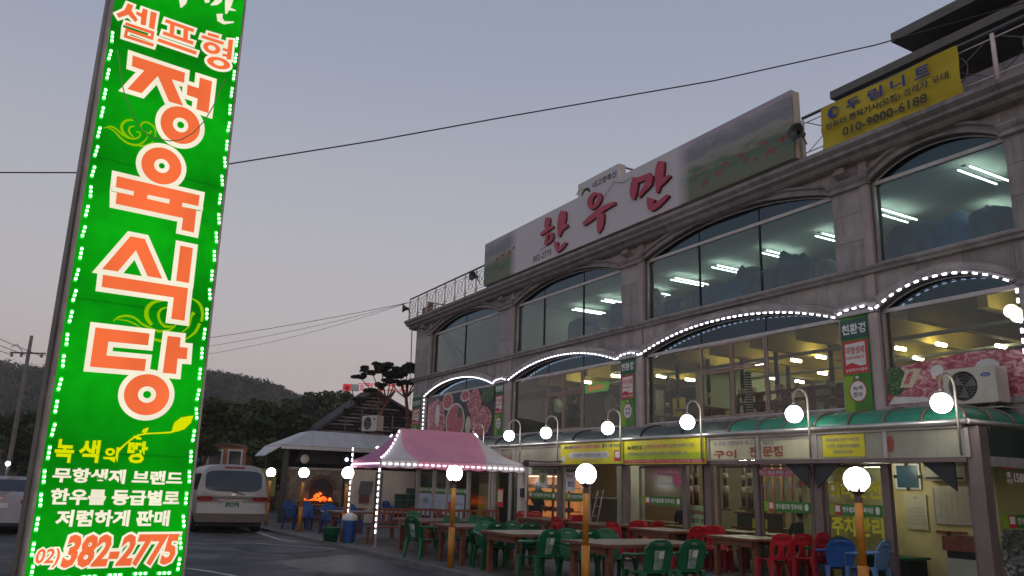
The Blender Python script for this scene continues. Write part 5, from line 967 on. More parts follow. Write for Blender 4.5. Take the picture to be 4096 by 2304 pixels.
for a, b in (((x1-.03, y0, ze-.06), (x1-.03, y1, ze-.06)), ((x0+.03, y0, ze-.06), (x0+.03, y1, ze-.06)), ((x0, y0+.03, ze-.06), (x1, y0+.03, ze-.06)), ((rx, ry0, zr-.03), (rx, ry1, zr-.03))):
    m = MB(); m.bar(a, b, .015); m.build('frame_bar', TP, tn)
def tentled(pts, step):
    acc = 0; nxt = step/2
    for a, b in zip(pts, pts[1:]):
        a = Vector(a); b = Vector(b); L_ = (b-a).length
        while nxt <= acc+L_:
            p = a+(b-a)*((nxt-acc)/L_); o = put('led_module', ledm2, tn, p); o.rotation_euler = (b-a).to_track_quat('X', 'Z').to_euler(); nxt += step
        acc += L_
ledm2 = MB().box(-.038, .038, -.014, .014, -.013, .013).mesh('led_module', LED)
tentled([(x1+.03, y0, ze-.11), (x1+.03, y1, ze-.11)], .165)
tentled([(x0, y0-.03, ze-.11), (x1, y0-.03, ze-.11)], .21)
tentled([(x1+.03, y0-.03, ze-.2), (x1+.03, y0-.03, .3)], .145); tentled([(x0, y0-.03, ze+.35), (x0, y0-.03, .3)], .145)
tentled([tuple(Vector(near(0, b/8))+Vector((.02, -.02, .02))) for b in range(9)], .17)
tentled([tuple(Vector(far(1, b/8))+Vector((-.02, -.02, .03))) for b in range(3, 8)], .5)
m = MB(); m.bar((x0, y0-.01, ze), (x0, y0-.01, ze+.38), .012); m.build('mast', TP, tn)
pb = thing('power_box', 'small white power box strapped to the right front tent leg', 'box', x1, y1, 1.9)
m = MB(); m.box(-.08, .08, .03, .13, 0, .2); m.build('box', FILM['w'], pb); m = MB(); m.ball((.05, -.05, .3), .09, 10, 6); m.build('lamp_head', DARK, pb)
mb = thing('mounted_box', 'black card reader box on the white door post', 'box', -13.6, YG-.16, 1.28)
m = MB(); m.box(-.09, .09, 0, .06, 0, .26); m.build('body', BLACKM, mb)
# ================================================================== INTERIORS
def stripemat():
    if 'cloth_striped' in MATS: return MATS['cloth_striped']
    m = mat('cloth_striped', (.5, .5, .47), .8); n = m.node_tree.nodes; L = m.node_tree.links; w = n.new('ShaderNodeTexWave'); w.bands_direction = 'Z'; w.inputs['Scale'].default_value = 5; co = n.new('ShaderNodeTexCoord'); L.new(co.outputs['Object'], w.inputs[0])
    r = n.new('ShaderNodeValToRGB'); r.color_ramp.interpolation = 'CONSTANT'; r.color_ramp.elements[0].color = (.02, .02, .03, 1); r.color_ramp.elements[1].position = .5; r.color_ramp.elements[1].color = (.5, .5, .46, 1); L.new(w.outputs[0], r.inputs[0]); L.new(r.outputs[0], n['Principled BSDF'].inputs['Base Color']); return m
CARD = mat('carton', (.16, .17, .17), .8, var=.3)
FBLUE = mat('blue_crate', (.03, .22, .50), .6, var=.3, scale=4); FNAVY = mat('navy_cloth', (.05, .19, .30), .8, var=.4, scale=3); BAG = mat('plastic_bag', (.33, .40, .38), .35, var=.4, scale=5)
ft = thing('fluorescent_light', 'twin tube ceiling light, leftmost of the top storey row', 'ceiling light', -16.95, 4.95, 8.1, 0, 'twin tube lights in the top storey')
m = MB(); m.box(-.05, .05, -.7, .7, .03, .075); m.build('housing', WHITE, ft)
for s in (-1, 1): m = MB(); m.bar((s*.12, -.68, 0), (s*.12, .68, 0), .016, 6); m.build('tube', emat('fluorescent_dim', (.93, 1, .95), 16), ft)
fl_l = ['second from the left', 'third, at the left of the wide middle window', 'fourth, in the wide window', 'fifth, in the wide middle window', 'partly cut by the right pillar of the middle window']
for u, l in zip((15.1, 11.4, 9.57, 7.68, 5.82), fl_l): copy_thing(ft, 'twin tube light of the top storey, ' + l.replace('partly cut by', 'cut by'), -u, 4.95, 8.1)
copy_thing(ft, 'twin tube ceiling light nearest the viewer at the top right window', -1.3, 3.75, 8.1); copy_thing(ft, 'twin tube ceiling light at the left of the top right window', -3.85, 4.5, 8.1)
copy_thing(ft, 'twin tube ceiling light far back at the right edge of the top right window', -2.35, 6.4, 8.1)
for i, u in enumerate((13.25, 20.8, 22.9)): copy_thing(ft, ['twin tube ceiling light between the second and third windows'][0] if i == 0 else ('twin tube ceiling light deep in the dim leftmost room, ' + ('nearer' if i == 1 else 'farther') + ' one'), -u, 8.8 if i else 4.95, 8.1)
def heap(label, x, y, z, w, h, d, m_, seed, cat='bundle', name='cloth_bundle'):
    r_ = random.Random(seed); h *= .92; t = MB(); off = r_.random()*50
    def f(a, b):
        th = a*2*math.pi; ph = b*math.pi/2; q = Vector((math.cos(th)*math.cos(ph), math.sin(th)*math.cos(ph), math.sin(ph)))
        k = 1+.22*noise.noise(q*1.6+Vector((off, 0, 0)))+.07*noise.noise(q*6+Vector((off, 3, 0)))
        zz = 1-(1-q.z)**1.7; rr = math.sqrt(max(0, 1-q.z**3))/max(.05, math.sqrt(1-q.z*q.z+1e-6)); return (q.x*w*k*min(rr, 2.5), q.y*d*k*min(rr, 2.5), zz*h*k)
    t.grid(f, 18, 8); o = t.build(name, m_); o.matrix_world = SITE @ Matrix.Translation((x, y, z)); return tag(o, label, cat, 'bundles and crates in the top storey')
def crate(label, x0, x1, y, d, z0, z1, m_, lidm=None):
    t = thing('storage_box', label, 'box', (x0+x1)/2, y, z0, 0, 'bundles and crates in the top storey'); a = (x1-x0)/2
    m = MB(); m.box(-a, a, 0, d, 0, z1-z0-.05); m.build('body', m_, t); m = MB(); m.box(-a-.02, a+.02, -.02, d+.02, z1-z0-.049, z1-z0); m.build('rim', m_, t)
crate('blue storage box in the wide top window, left one', -10.5, -9.6, 3.1, .8, 6.03, 7.0, FBLUE); crate('wide blue storage box in the middle of the wide top window', -9.3, -7.4, 3.1, .9, 6.03, 7.1, FBLUE)
heap('white plastic bag of cloth at the left of the wide top window', -11.15, 3.2, 6.03, .5, 1.45, .5, BAG, 1); heap('blue bundle low at the left of the wide top window', -11.3, 2.9, 6.03, .5, .9, .4, FBLUE, 2)
heap('small white bag between the two blue boxes', -9.45, 3.0, 6.03, .16, .9, .2, BAG, 3)
heap('dark grey green heap behind the blue box', -8.0, 4.0, 6.03, .75, 1.65, .5, FNAVY, 4); heap('dark heap right of centre in the wide top window', -6.7, 3.4, 6.03, .75, 1.25, .5, FNAVY, 5)
heap('tall dark blue bundle near the right end of the wide top window', -5.8, 3.3, 6.03, .55, 1.45, .5, FNAVY, 6); heap('pale bag at the right end of the wide top window', -4.9, 3.3, 6.03, .4, 1.1, .4, BAG, 7)
for i, (x, h, w) in enumerate(((-3.1, 1.1, .45), (-2.4, 1.4, .5), (-1.6, 1.25, .5), (-.8, 1.15, .5), (0.1, 1.1, .5))): heap('dark blue cloth heap in the top right window, number %s from the left' % ['one', 'two', 'three', 'four', 'five'][i], x, 3.2, 6.03, w*1.9, h*.92, .6, FNAVY if i % 2 else FBLUE, 20+i)
heap('dark heap at the left of the second top window', -15.2, 3.6, 6.03, .85, 1.3, .6, FNAVY, 9); heap('grey bag low in the second top window', -14.0, 3.0, 6.03, .5, .75, .4, BAG, 11); heap('dark stack at the right of the second top window', -12.9, 3.4, 6.03, .45, 1.45, .5, FNAVY, 12)
heap('small white bag sitting on the ledge far right', -3.4, 3.0, 6.03, .3, .8, .3, BAG, 31)
# dining room of the first floor
cs = thing('ceiling_spot', 'small bright ceiling lamp in the yellow beamed dining room', 'ceiling light', -9.0, 4.9, 5.2, 0, 'small ceiling lamps of the dining room')
m = MB(); m.tube([(0, -.17, 0), (0, .17, 0)], [.045, .045], 10); m.build('bulb', SPOT, cs)
k_ = 0
ORD = ['first', 'second', 'third', 'fourth', 'fifth', 'sixth', 'seventh', 'eighth', 'ninth', 'tenth', 'eleventh', 'twelfth']
cs['label'] = 'small ceiling lamp over the casement in the wide first floor window, front row'
for rn, rowp in (('front', ((15.0, 3.5), (13.1, 3.3), (12.2, 4.4), (8.48, 4.7), (7.4, 5.0), (6.6, 5.0), (4.6, 5.4), (3.7, 5.6))), ('middle', ((12.2, 5.6), (10.2, 7.2), (8.5, 7.4), (6.96, 7.5), (5.2, 7.0), (3.0, 6.8))), ('back', ((10.2, 8.4), (9.0, 9.5), (7.0, 9.5), (5.2, 8.6)))):
    for i, (u, w) in enumerate(rowp): copy_thing(cs, '%s small ceiling lamp from the left in the %s row of the dining room' % (ORD[i], rn), -u, w, 5.1)
fr_ = thing('globe_pendant', 'cluster of white globe lamps on the ceiling seen in the right first floor window', 'ceiling light', -.55, 3.2, 5.35)
m = MB(); m.ball((-.2, -.1, -.3), .13, 16, 10); m.ball((-.05, -.2, -.42), .13, 16, 10); m.ball((.22, 0, -.28), .13, 16, 10); m.ball((.34, -.1, -.45), .13, 16, 10); m.build('globe', emat('globe_warm', (1, .98, .8), 5), fr_)
m = MB(); m.bar((0, 0, .2), (0, 0, -.2), .02); m.build('stem', RAILM, fr_)
EXM = mat('exhaust_pipe', (.05, .045, .04), .4, metal=.5); EXW = mat('pipe_fitting', (.4, .33, .25), .5)
ep = thing('exhaust_pipe', 'hanging black grill exhaust pipe in the middle first floor window', 'pipe', -9.7, 4.0, 0, 0, 'hanging grill exhaust pipes in the dining room')
m = MB(); m.tube([(0, 0, 5.3), (0, 0, 4.35)], .06, 8); m.build('tube', EXM, ep)
m = MB(); m.tube([(0, 0, 4.34), (0, 0, 4.0)], .04, 8); m.build('lower_tube', EXM, ep); m = MB(); m.lathe([(.05, 4.2), (.075, 4.22), (.075, 4.3), (.05, 4.34)], 10); m.lathe([(.03, 3.9), (.1, 3.93), (.1, 3.97), (.03, 4.0)], 10); m.build('joint', EXW, ep)
for i, (u, w) in enumerate(((13.9, 4.2), (12.6, 5), (11.0, 4.0), (9.0, 6.5), (8.4, 4.0), (7.2, 4.0), (6.5, 7), (5.9, 4.5), (4.9, 5.5))): copy_thing(ep, 'black grill exhaust pipe upstairs, %s from the left among the copies' % ORD[i] if False else '%s black hanging exhaust pipe from the left in the first floor dining room' % ORD[i], -u, w)
def ditable(x, y, z, l): 
    t = table(l, x-.6, x+.6, y-.4, y+.4, 'dining tables indoors', WOODP); t.matrix_world = SITE @ Matrix.Translation((x, y, z))
for i, (x, y) in enumerate(((-14.4, 3.6), (-12.6, 3.9), (-9.5, 3.6), (-9, 6.0), (-7.2, 3.6), (-6.5, 6.5), (-5.2, 4.2))): ditable(x, y, 3.1, '%s pale dining table from the left on the first floor' % ORD[i])
SHELF = mat('shelf_metal', (.33, .34, .31), .5)
def shelf(label, x0, x1, y, z0, n, h, items=5):
    t = thing('shelf', label, 'shelf', (x0+x1)/2, y, z0); a = (x1-x0)/2
    for s in (-1, 1): m = MB(); m.box(s*a-.02, s*a+.02, 0, .35, 0, n*h); m.build('upright', SHELF, t)
    for i in range(n+1): m = MB(); m.box(-a+.021, a-.021, 0, .35, i*h, i*h+.025); m.build('board', SHELF, t)
    m = MB(); r_ = random.Random(int(x0*10))
    for i in range(n):
        for k in range(items): xx = -a+.1+(2*a-.2)*(k+.5)/items; hh = r_.uniform(.08, h*.7); ww = r_.uniform(.03, .07); m.box(xx-ww, xx+ww, .05, .25, i*h+.03, i*h+.03+hh)
    m.build('goods', mat('mixed_goods', (.25, .22, .15), .6, var=.6, scale=9), t)
shelf('metal shelf with dishes behind the left of the second first floor window', -18.7+.9, -16.9, 3.6, 3.1, 4, .42)
shelf('glass drinks shelf under the green self service sign', -13.95, -13.1, 4.9, 3.1, 4, .42, 7)
sf = thing('hanging_sign', 'green hanging sign with red lettering inside the second first floor window', 'sign', 0, 0, 0)
m = MB(); m.box(-15.1, -13.8, 3.5, 3.54, 4.72, 5.02); m.build('board', emat('sign_lit_green', (.07, .32, .04), .9), sf); letters(sf, [('셀프코너', -14.9, -14.0, 4.77, 4.97, 3.494, .04)], emat('sign_lit_red', (.8, .1, .05), 1.0))
xs = thing('exit_sign', 'small green exit light inside the dark casement window', 'sign', -15.9, 6.0, 4.45); m = MB(); m.box(-.07, .07, 0, .04, 0, .13); m.build('lamp_box', emat('exit_green', (.1, .9, .3), 2), xs)
for u, l in ((8.4, 'wide top window'), (14.3, 'second top window')):
    xs = thing('exit_sign', 'small green exit light among the heaps in the ' + l, 'sign', -u, 5.6, 7.35); m = MB(); m.box(-.09, .09, 0, .04, 0, .09); m.build('lamp_box', emat('exit_green', None, 2), xs)
ws = thing('wooden_shelf', 'long orange brown wooden shelf across the middle first floor window', 'shelf', -7.2, 4.6, 4.0)
m = MB(); m.box(-2.2, 2.2, 0, .3, 0, .05); m.build('board', WOODR, ws); m = MB(); m.box(-2.2, 2.2, 0, .3, .25, .3); m.build('board', WOODR, ws)
for i in range(6): m = MB(); m.box(-2.2+i*.88-.02, -2.2+i*.88+.02, .01, .29, -.88, .249); m.build('upright', WOODR, ws)
for i in range(9): m = MB(); m.lathe([(.07, 0), (.08, .12), (.05, .17)], 8, (-2+i*.5, .15, .301)); m.build('pot', mat('mixed_goods', None), ws)
for u, w, l in ((7.55, 2.75, 'left'), (7.15, 2.9, 'right')):
    cu = thing('paper_roll', 'upright black and white striped roll, %s of two, at the middle casement' % l, 'roll', -u, w, 3.2); m = MB(); m.tube([(0, 0, 0), (.02, 0, .7), (0, 0, 1.35)], [.1, .09, .08], 10); m.build('roll', stripemat(), cu)
for u0, u1, z0, z1, mt, l in ((4.6, 5.3, 3.6, 4.3, 'pg', 'pale green notice inside the right pane of the wide first floor window'), (12.0, 12.6, 3.9, 4.5, 'y', 'yellow notice inside the second first floor window'), (9.0, 9.6, 3.7, 4.3, 'cr', 'cream notice inside the left pane of the wide first floor window')):
    q = thing('notice', l, 'notice'); m = MB(); m.box(-u1, -u0, 5.2, 5.22, z0, z1); m.build('paper', FILM[mt], q)
# ground floor rooms
IW = mat('ground_wall', (.50, .46, .30), .8, var=.1); 
iw = thing('back_wall', 'cream back wall seen through the ground floor glass', 'wall'); m = MB(); m.box(-21.5, -.3, 8.0, 8.1, .05, 2.9); m.build('wall', IW, iw)
iw = thing('office_wall', 'pale cream wall behind the right corner of the annex with notices on it', 'wall')
m = MB(); m.box(-3.6, .1, 1.72, 1.8, .05, 2.49); m.build('wall', mat('office_cream', (.58, .50, .24), .8, var=.12, dirt=.25), iw); m = MB(); m.box(-3.72, -3.6, .6, 1.8, .05, 2.49); m.build('wall', mat('office_cream', None), iw)
def wallthing(name, label, cat, x0, x1, z0, z1, m_, fr_=None, y=1.715, extra=None):
    t = thing(name, label, cat); 
    m = MB(); m.box(x0, x1, y-.03, y, z0, z1); m.build('board', m_, t)
    if fr_: m = MB(); m.prism([(x0-.03, z0-.03), (x1+.03, z0-.03), (x1+.03, z1+.03), (x0-.03, z1+.03)], y-.04, y-.005, 0, [[(x0+.001, z0+.001), (x1-.001, z0+.001), (x1-.001, z1-.001), (x0+.001, z1-.001)]]); m.build('frame', fr_, t)
    return t
pc = wallthing('picture', 'framed blue seascape picture with black corner clips', 'picture', -2.42, -1.98, 1.78, 2.18, mat('picture_blue', (.015, .05, .085), .3, col2=(.05, .12, .14), scale=4), FILM['w'])
for x, z in ((-2.2, 2.2), (-2.2, 1.76), (-2.44, 1.98), (-1.96, 1.98)): m = MB(); m.box(x-.035, x+.035, 1.665, 1.674, z-.03, z+.03); m.build('clip', DARK, pc)
cdr = wallthing('calendar', 'white wall calendar hanging below the blue picture', 'calendar', -2.3, -1.88, 1.05, 1.66, mat('calendar_paper', (.50, .48, .34), .6))
letters(cdr, [('10', -2.12, -2.05, 1.58, 1.63, 1.68)], FILM['r'])
for r_ in range(5): letters(cdr, [('1 2 3 4 5 6 7', -2.25, -1.93, 1.40-r_*.065, 1.43-r_*.065, 1.68)], FILM['gr'])
wb = wallthing('whiteboard', 'white planning board with a grid of notes right of the calendar', 'board', -1.72, -.98, 1.2, 1.78, mat('board_white', (.46, .45, .34), .4), ALU)
m = MB()
for i in range(1, 7): m.box(-1.72+i*.105, -1.717+i*.105, 1.682, 1.684, 1.21, 1.77)
for i in range(1, 6): m.box(-1.71, -.99, 1.680, 1.682, 1.2+i*.095, 1.203+i*.095)
m.build('grid_line', FILM['gr'], wb)
acw = thing('wall_air_conditioner', 'long cream wall air conditioner above the planning board', 'air conditioner', -1.38, 1.5, 1.9)
m = MB(); m.sweep_y([(0, .05), (.03, 0), (.2, 0), (.2, .3), (.05, .3), (0, .25)], -.38, .38); m.build('body', mat('appliance_cream', (.48, .45, .33), .5), acw); m = MB(); m.box(-.34, .34, -.003, .0, .04, .07); m.build('louvre', DARK, acw)
tl = thing('tube_lamp', 'single bright tube light over the blue picture', 'ceiling light', -2.3, .9, 2.14); m = MB(); m.bar((-.22, 0, 0), (.28, 0, 0), .022, 8); m.build('tube', TUBE, tl); m = MB(); m.box(-.28, .34, -.02, .02, .03, .06); m.build('housing', WHITE, tl)
br = wallthing('wooden_rail', 'thin brown wooden rail on the cream wall', 'rail', -1.75, -1.2, 1.02, 1.06, WOODR)
um = thing('umbrella', 'closed umbrella with red lower half leaning on the cream wall', 'umbrella', -1.5, 1.6, .05); m = MB(); m.tube([(0, 0, .3), (.02, .02, .75)], [.03, .045], 8); m.build('cover', PLR, um); m = MB(); m.tube([(.02, .02, .751), (.0, .03, 1.0)], [.045, .03], 8); m.build('handle', DARK, um)
dk = thing('counter', 'dark low counter below the calendar', 'counter', -2.2, 1.0, .05); m = MB(); m.box(-.5, .35, 0, .5, 0, .5); m.build('base', DARK, dk); m = MB(); m.box(-.55, .4, -.05, .55, .501, .54); m.build('top', PLG, dk)
cb = thing('cabinet', 'small cabinet with brown top and pale front at the right of the cream room', 'cabinet', -1.0, 1.1, .05); m = MB(); m.box(-.25, .3, 0, .5, 0, .6); m.build('body', mat('cab_pale', (.42, .42, .33), .6), cb); m = MB(); m.box(-.27, .32, -.02, .52, .72, .95); m.build('drawer', WOODR, cb); m = MB(); m.box(-.22, .27, .02, .5, .601, .719); m.build('recess', DARK, cb)
# butcher corner
DISP = emat('display_glow', (1, .33, .10), .62, .25, 3)
co = thing('meat_display_case', 'tall glass meat case glowing orange behind the butcher door', 'display case', -16.9, 3.0, .05)
m = MB(); m.box(-1.9, 1.6, .6, .65, .45, 1.95); m.build('back_panel', DISP, co)
for i, x in enumerate((-1.9, -1.05, -.2, .65, 1.6)): m = MB(); m.box(x-.03, x+.03, 0, .06, .0, 2.0); m.build('frame_post', mat('case_frame', (.25, .26, .24), .5), co)
for z in (.4, .75, 1.1, 1.5, 1.95): m = MB(); m.box(-1.87, 1.57, .02, .55, z, z+.03); m.build('shelf', mat('case_shelf', (.5, .22, .12), .6), co)
r_ = random.Random(5)
for z in (.43, .78, 1.13, 1.53):
    for k in range(9):
        x = -1.75+k*.38; m = MB(); m.ball((x, .3, z+.05), .14, 9, 6, 0, .5); m.build('meat', mat('meat', (.5, .10, .06), .5, var=.4, scale=9), co)
m = MB(); m.box(-1.9, 1.6, -.02, .65, 2.0, 2.15); m.build('canopy', FILM['g'], co); letters(co, [('한우 정육', -.8, .8, 2.03, 2.12, -.025, .03)], FILM['y'])
tb2 = emat('tube_pink', (1, .7, .5), 6); m = MB(); m.bar((-1.7, .1, 1.9), (1.4, .1, 1.9), .015, 6); m.build('tube', tb2, co)
wp = thing('white_pillar', 'broad white pillar inside the open glass door', 'pillar', -11.6, 2.4, .05); m = MB(); m.box(-.3, .35, 0, .5, 0, 2.85); m.build('shaft', mat('pillar_white', (.45, .46, .38), .6), wp); m = MB(); m.box(-.33, .38, -.03, .53, 0, .12); m.build('plinth', BRONZE, wp)
ctr = thing('counter', 'brown stone counter left of the white pillar', 'counter', -12.9, 2.6, .05); m = MB(); m.box(-.5, .7, 0, .5, 0, 1.25); m.build('base', mat('counter_stone', (.10, .075, .05), .5, var=.4, scale=12), ctr); m = MB(); m.box(-.55, .75, -.05, .55, 1.251, 1.3); m.build('top', SHELF, ctr)
ld = thing('folding_ladder', 'aluminium folding ladder leaning behind the open door', 'ladder', -11.6, 1.2, .05)
for s in (-1, 1): m = MB(); m.bar((s*.17, 0, 0), (s*.12, .4, 1.5), .02); m.build('rail', ALU, ld)
for i in range(5): m = MB(); m.bar((-.16+i*.008, .06+i*.07, .25+i*.27), (.16-i*.008, .06+i*.07, .25+i*.27), .015); m.build('rung', ALU, ld)
for u, w, l in ((10.6, 2.6, 'left of the middle lamp globe'), (4.9, 2.2, 'reflected near the 5,000 price'), (7.2, 2.6, 'behind the pink lunch sign'), (9.0, 5.5, 'deep in the room behind the open bay'), (5.5, 5.5, 'deep in the room at the right'), (14, 5.5, 'behind the butcher case'), (18.5, 2.5, 'behind the leftmost glass panels')):
    copy_thing(tl, 'ground floor tube light ' + l, -u, w, 2.42)
ep2 = thing('exhaust_pipe', 'brown grill exhaust pipe hanging in the open glass bay', 'pipe', -7.66, 2.5, 0, 0, 'brown exhaust pipes hanging on the ground floor')
EXB = mat('pipe_brown', (.09, .035, .02), .4, metal=.3)
m = MB(); m.tube([(0, 0, 2.48), (0, 0, 1.75)], .045, 8); m.build('tube', EXB, ep2); m = MB(); m.tube([(0, 0, 1.74), (0, 0, 1.25)], .065, 8); m.build('lower_tube', EXB, ep2); m = MB(); m.ball((0, 0, 2.0), .08, 10, 6); m.lathe([(.07, 1.6), (.085, 1.62), (.085, 1.72), (.05, 1.76)], 10); m.build('joint', EXW, ep2); m = MB(); m.lathe([(.03, 1.26), (.13, 1.2), (.14, 1.17), (.03, 1.17)], 10); m.build('hood', EXB, ep2)
for i, (u, w) in enumerate(((11, 4.4), (9.9, 3.2), (8.9, 4.4), (8.7, 2.5), (7.9, 5.5), (7.28, 3.2), (6.86, 2.5), (5.6, 3.4), (4.6, 2.6))): copy_thing(ep2, '%s brown hanging exhaust pipe from the left in the ground floor room' % ORD[i], -u, w)
sc = thing('slat_screen', 'screen of upright orange brown wooden slats at the back of the ground floor room', 'screen', -9.5, 5.8, .05)
for i in range(16): m = MB(); m.box(i*.32, i*.32+.07, 0, .05, 0, 2.4); m.build('slat', mat('screen_wood', (.30, .12, .04), .6, var=.3), sc)
for i, (x, y) in enumerate(((-9.9, 2.6), (-7.9, 1.4), (-7.4, 3.4), (-6.1, 1.25), (-4.7, 1.3))): ditable(x, y, .05, '%s pale dining table from the left behind the ground floor glass' % ORD[i])
for u, w in ((6.3, 1.5), (8.2, 3.8), (10.2, 5), (4.2, 3.4), (6.6, 6.5), (12.6, 1.4)): copy_thing(tl, 'added ground floor fill light %s' % {6.3: 'over the first indoor table', 8.2: 'over the middle indoor tables', 10.2: 'beyond the white pillar', 4.2: 'behind the lunch price door', 6.6: 'near the slatted screen', 12.6: 'over the person at the meat case'}[u], -u, w, 2.42)  # tubes added only to brighten the rooms, no known fixtures
gs = thing('green_box', 'bright green paper box on the counter in the open bay', 'box', -7.35, 3.1, 1.15); m = MB(); m.box(-.2, .25, 0, .2, 0, .3); m.build('box', mat('bright_green', (.10, .42, .06), .5), gs)
cr_ = thing('counter', 'dark counter with a yellow front notice in the open bay', 'counter', -7.3, 3.0, .05); m = MB(); m.box(-.5, .5, 0, .5, 0, 1.05); m.build('base', mat('counter_grey', (.07, .07, .055), .5), cr_); m = MB(); card(m, .0, .48, .3, .95, -.01); m.build('notice', FILM['y'], cr_); m = MB(); m.box(-.55, .55, -.05, .5, 1.051, 1.09); m.build('top', WOODL, cr_)
mn = thing('menu_board', 'pale green handwritten menu board standing at the glass between the dark posts', 'board', 0, .0, 0); m = MB(); m.box(-6.9, -6.1, .5, .53, .45, 1.3); m.build('board', FILM['pg'], mn)
letters(mn, [('점심메뉴', -6.85, -6.3, 1.1, 1.2, .49, .03)], FILM['br']); letters(mn, [('불고기 전골', -6.85, -6.15, .92, 1.02, .49, .03), ('육회 비빔밥', -6.85, -6.15, .74, .84, .49, .03), ('갈비탕 냉면', -6.85, -6.15, .56, .66, .49, .03)], FILM['k'])
ta = thing('standing_air_conditioner', 'tall beige standing air conditioner behind the annex glass under the tent edge', 'air conditioner', -17.0, .75, .05)
BEI = mat('appliance_beige', (.50, .38, .22), .5, var=.06); m = MB(); m.box(-.35, .35, 0, .4, 0, 2.0); m.build('body', BEI, ta)
for i in range(8): m = MB(); m.box(-.3, .3, -.015, -.001, 1.6+i*.045, 1.625+i*.045); m.build('louvre', DARK, ta)
for i in range(12): m = MB(); m.box(-.3, .3, -.012, -.001, .15+i*.05, .17+i*.05); m.build('grille_bar', WOODR, ta)
m = MB(); m.box(-.34, 0, -.02, -.013, .4, .95); m.build('notice', FILM['y'], ta)
by = thing('blue_bench_box', 'blue and cream display stand low behind the glass door', 'stand', -14.7, .8, .05); m = MB(); m.box(-.9, .6, 0, .3, .42, .5); m.build('top', mat('deep_blue', (.01, .02, .12), .5), by); m = MB(); m.box(-.9, .6, .02, .28, 0, .419); m.build('front', FILM['cr'], by)
mp_ = thing('menu_poster', 'red and yellow menu poster on the narrow glass door', 'poster'); m = MB(); card(m, -15.35, -14.95, .95, 1.5, .348); m.build('red_field', FILM['r'], mp_); m = MB(); card(m, -15.3, -15.0, 1.1, 1.45, .346); m.build('pale_field', FILM['cr'], mp_)
nt_ = thing('handwritten_notice', 'white handwritten notices on the open glass door leaf', 'notice'); m = MB(); card(m, -11.5, -11.05, 1.5, 2.0, .345); m.build('paper', FILM['w'], nt_); letters(nt_, [('한우 등급', -11.45, -11.15, 1.85, 1.95, .34, .02), ('할인', -11.4, -11.1, 1.62, 1.76, .34, .02)], FILM['b'])
ap = thing('round_notice', 'white square notice with a green apple shape on the butcher door', 'notice'); m = MB(); card(m, -12.9, -12.45, 1.62, 1.98, .348); m.build('paper', FILM['w'], ap); m = MB(); m.flat(disc(-12.68, 1.82, .12, .12), .345); m.build('green_print', FILM['lg'], ap)

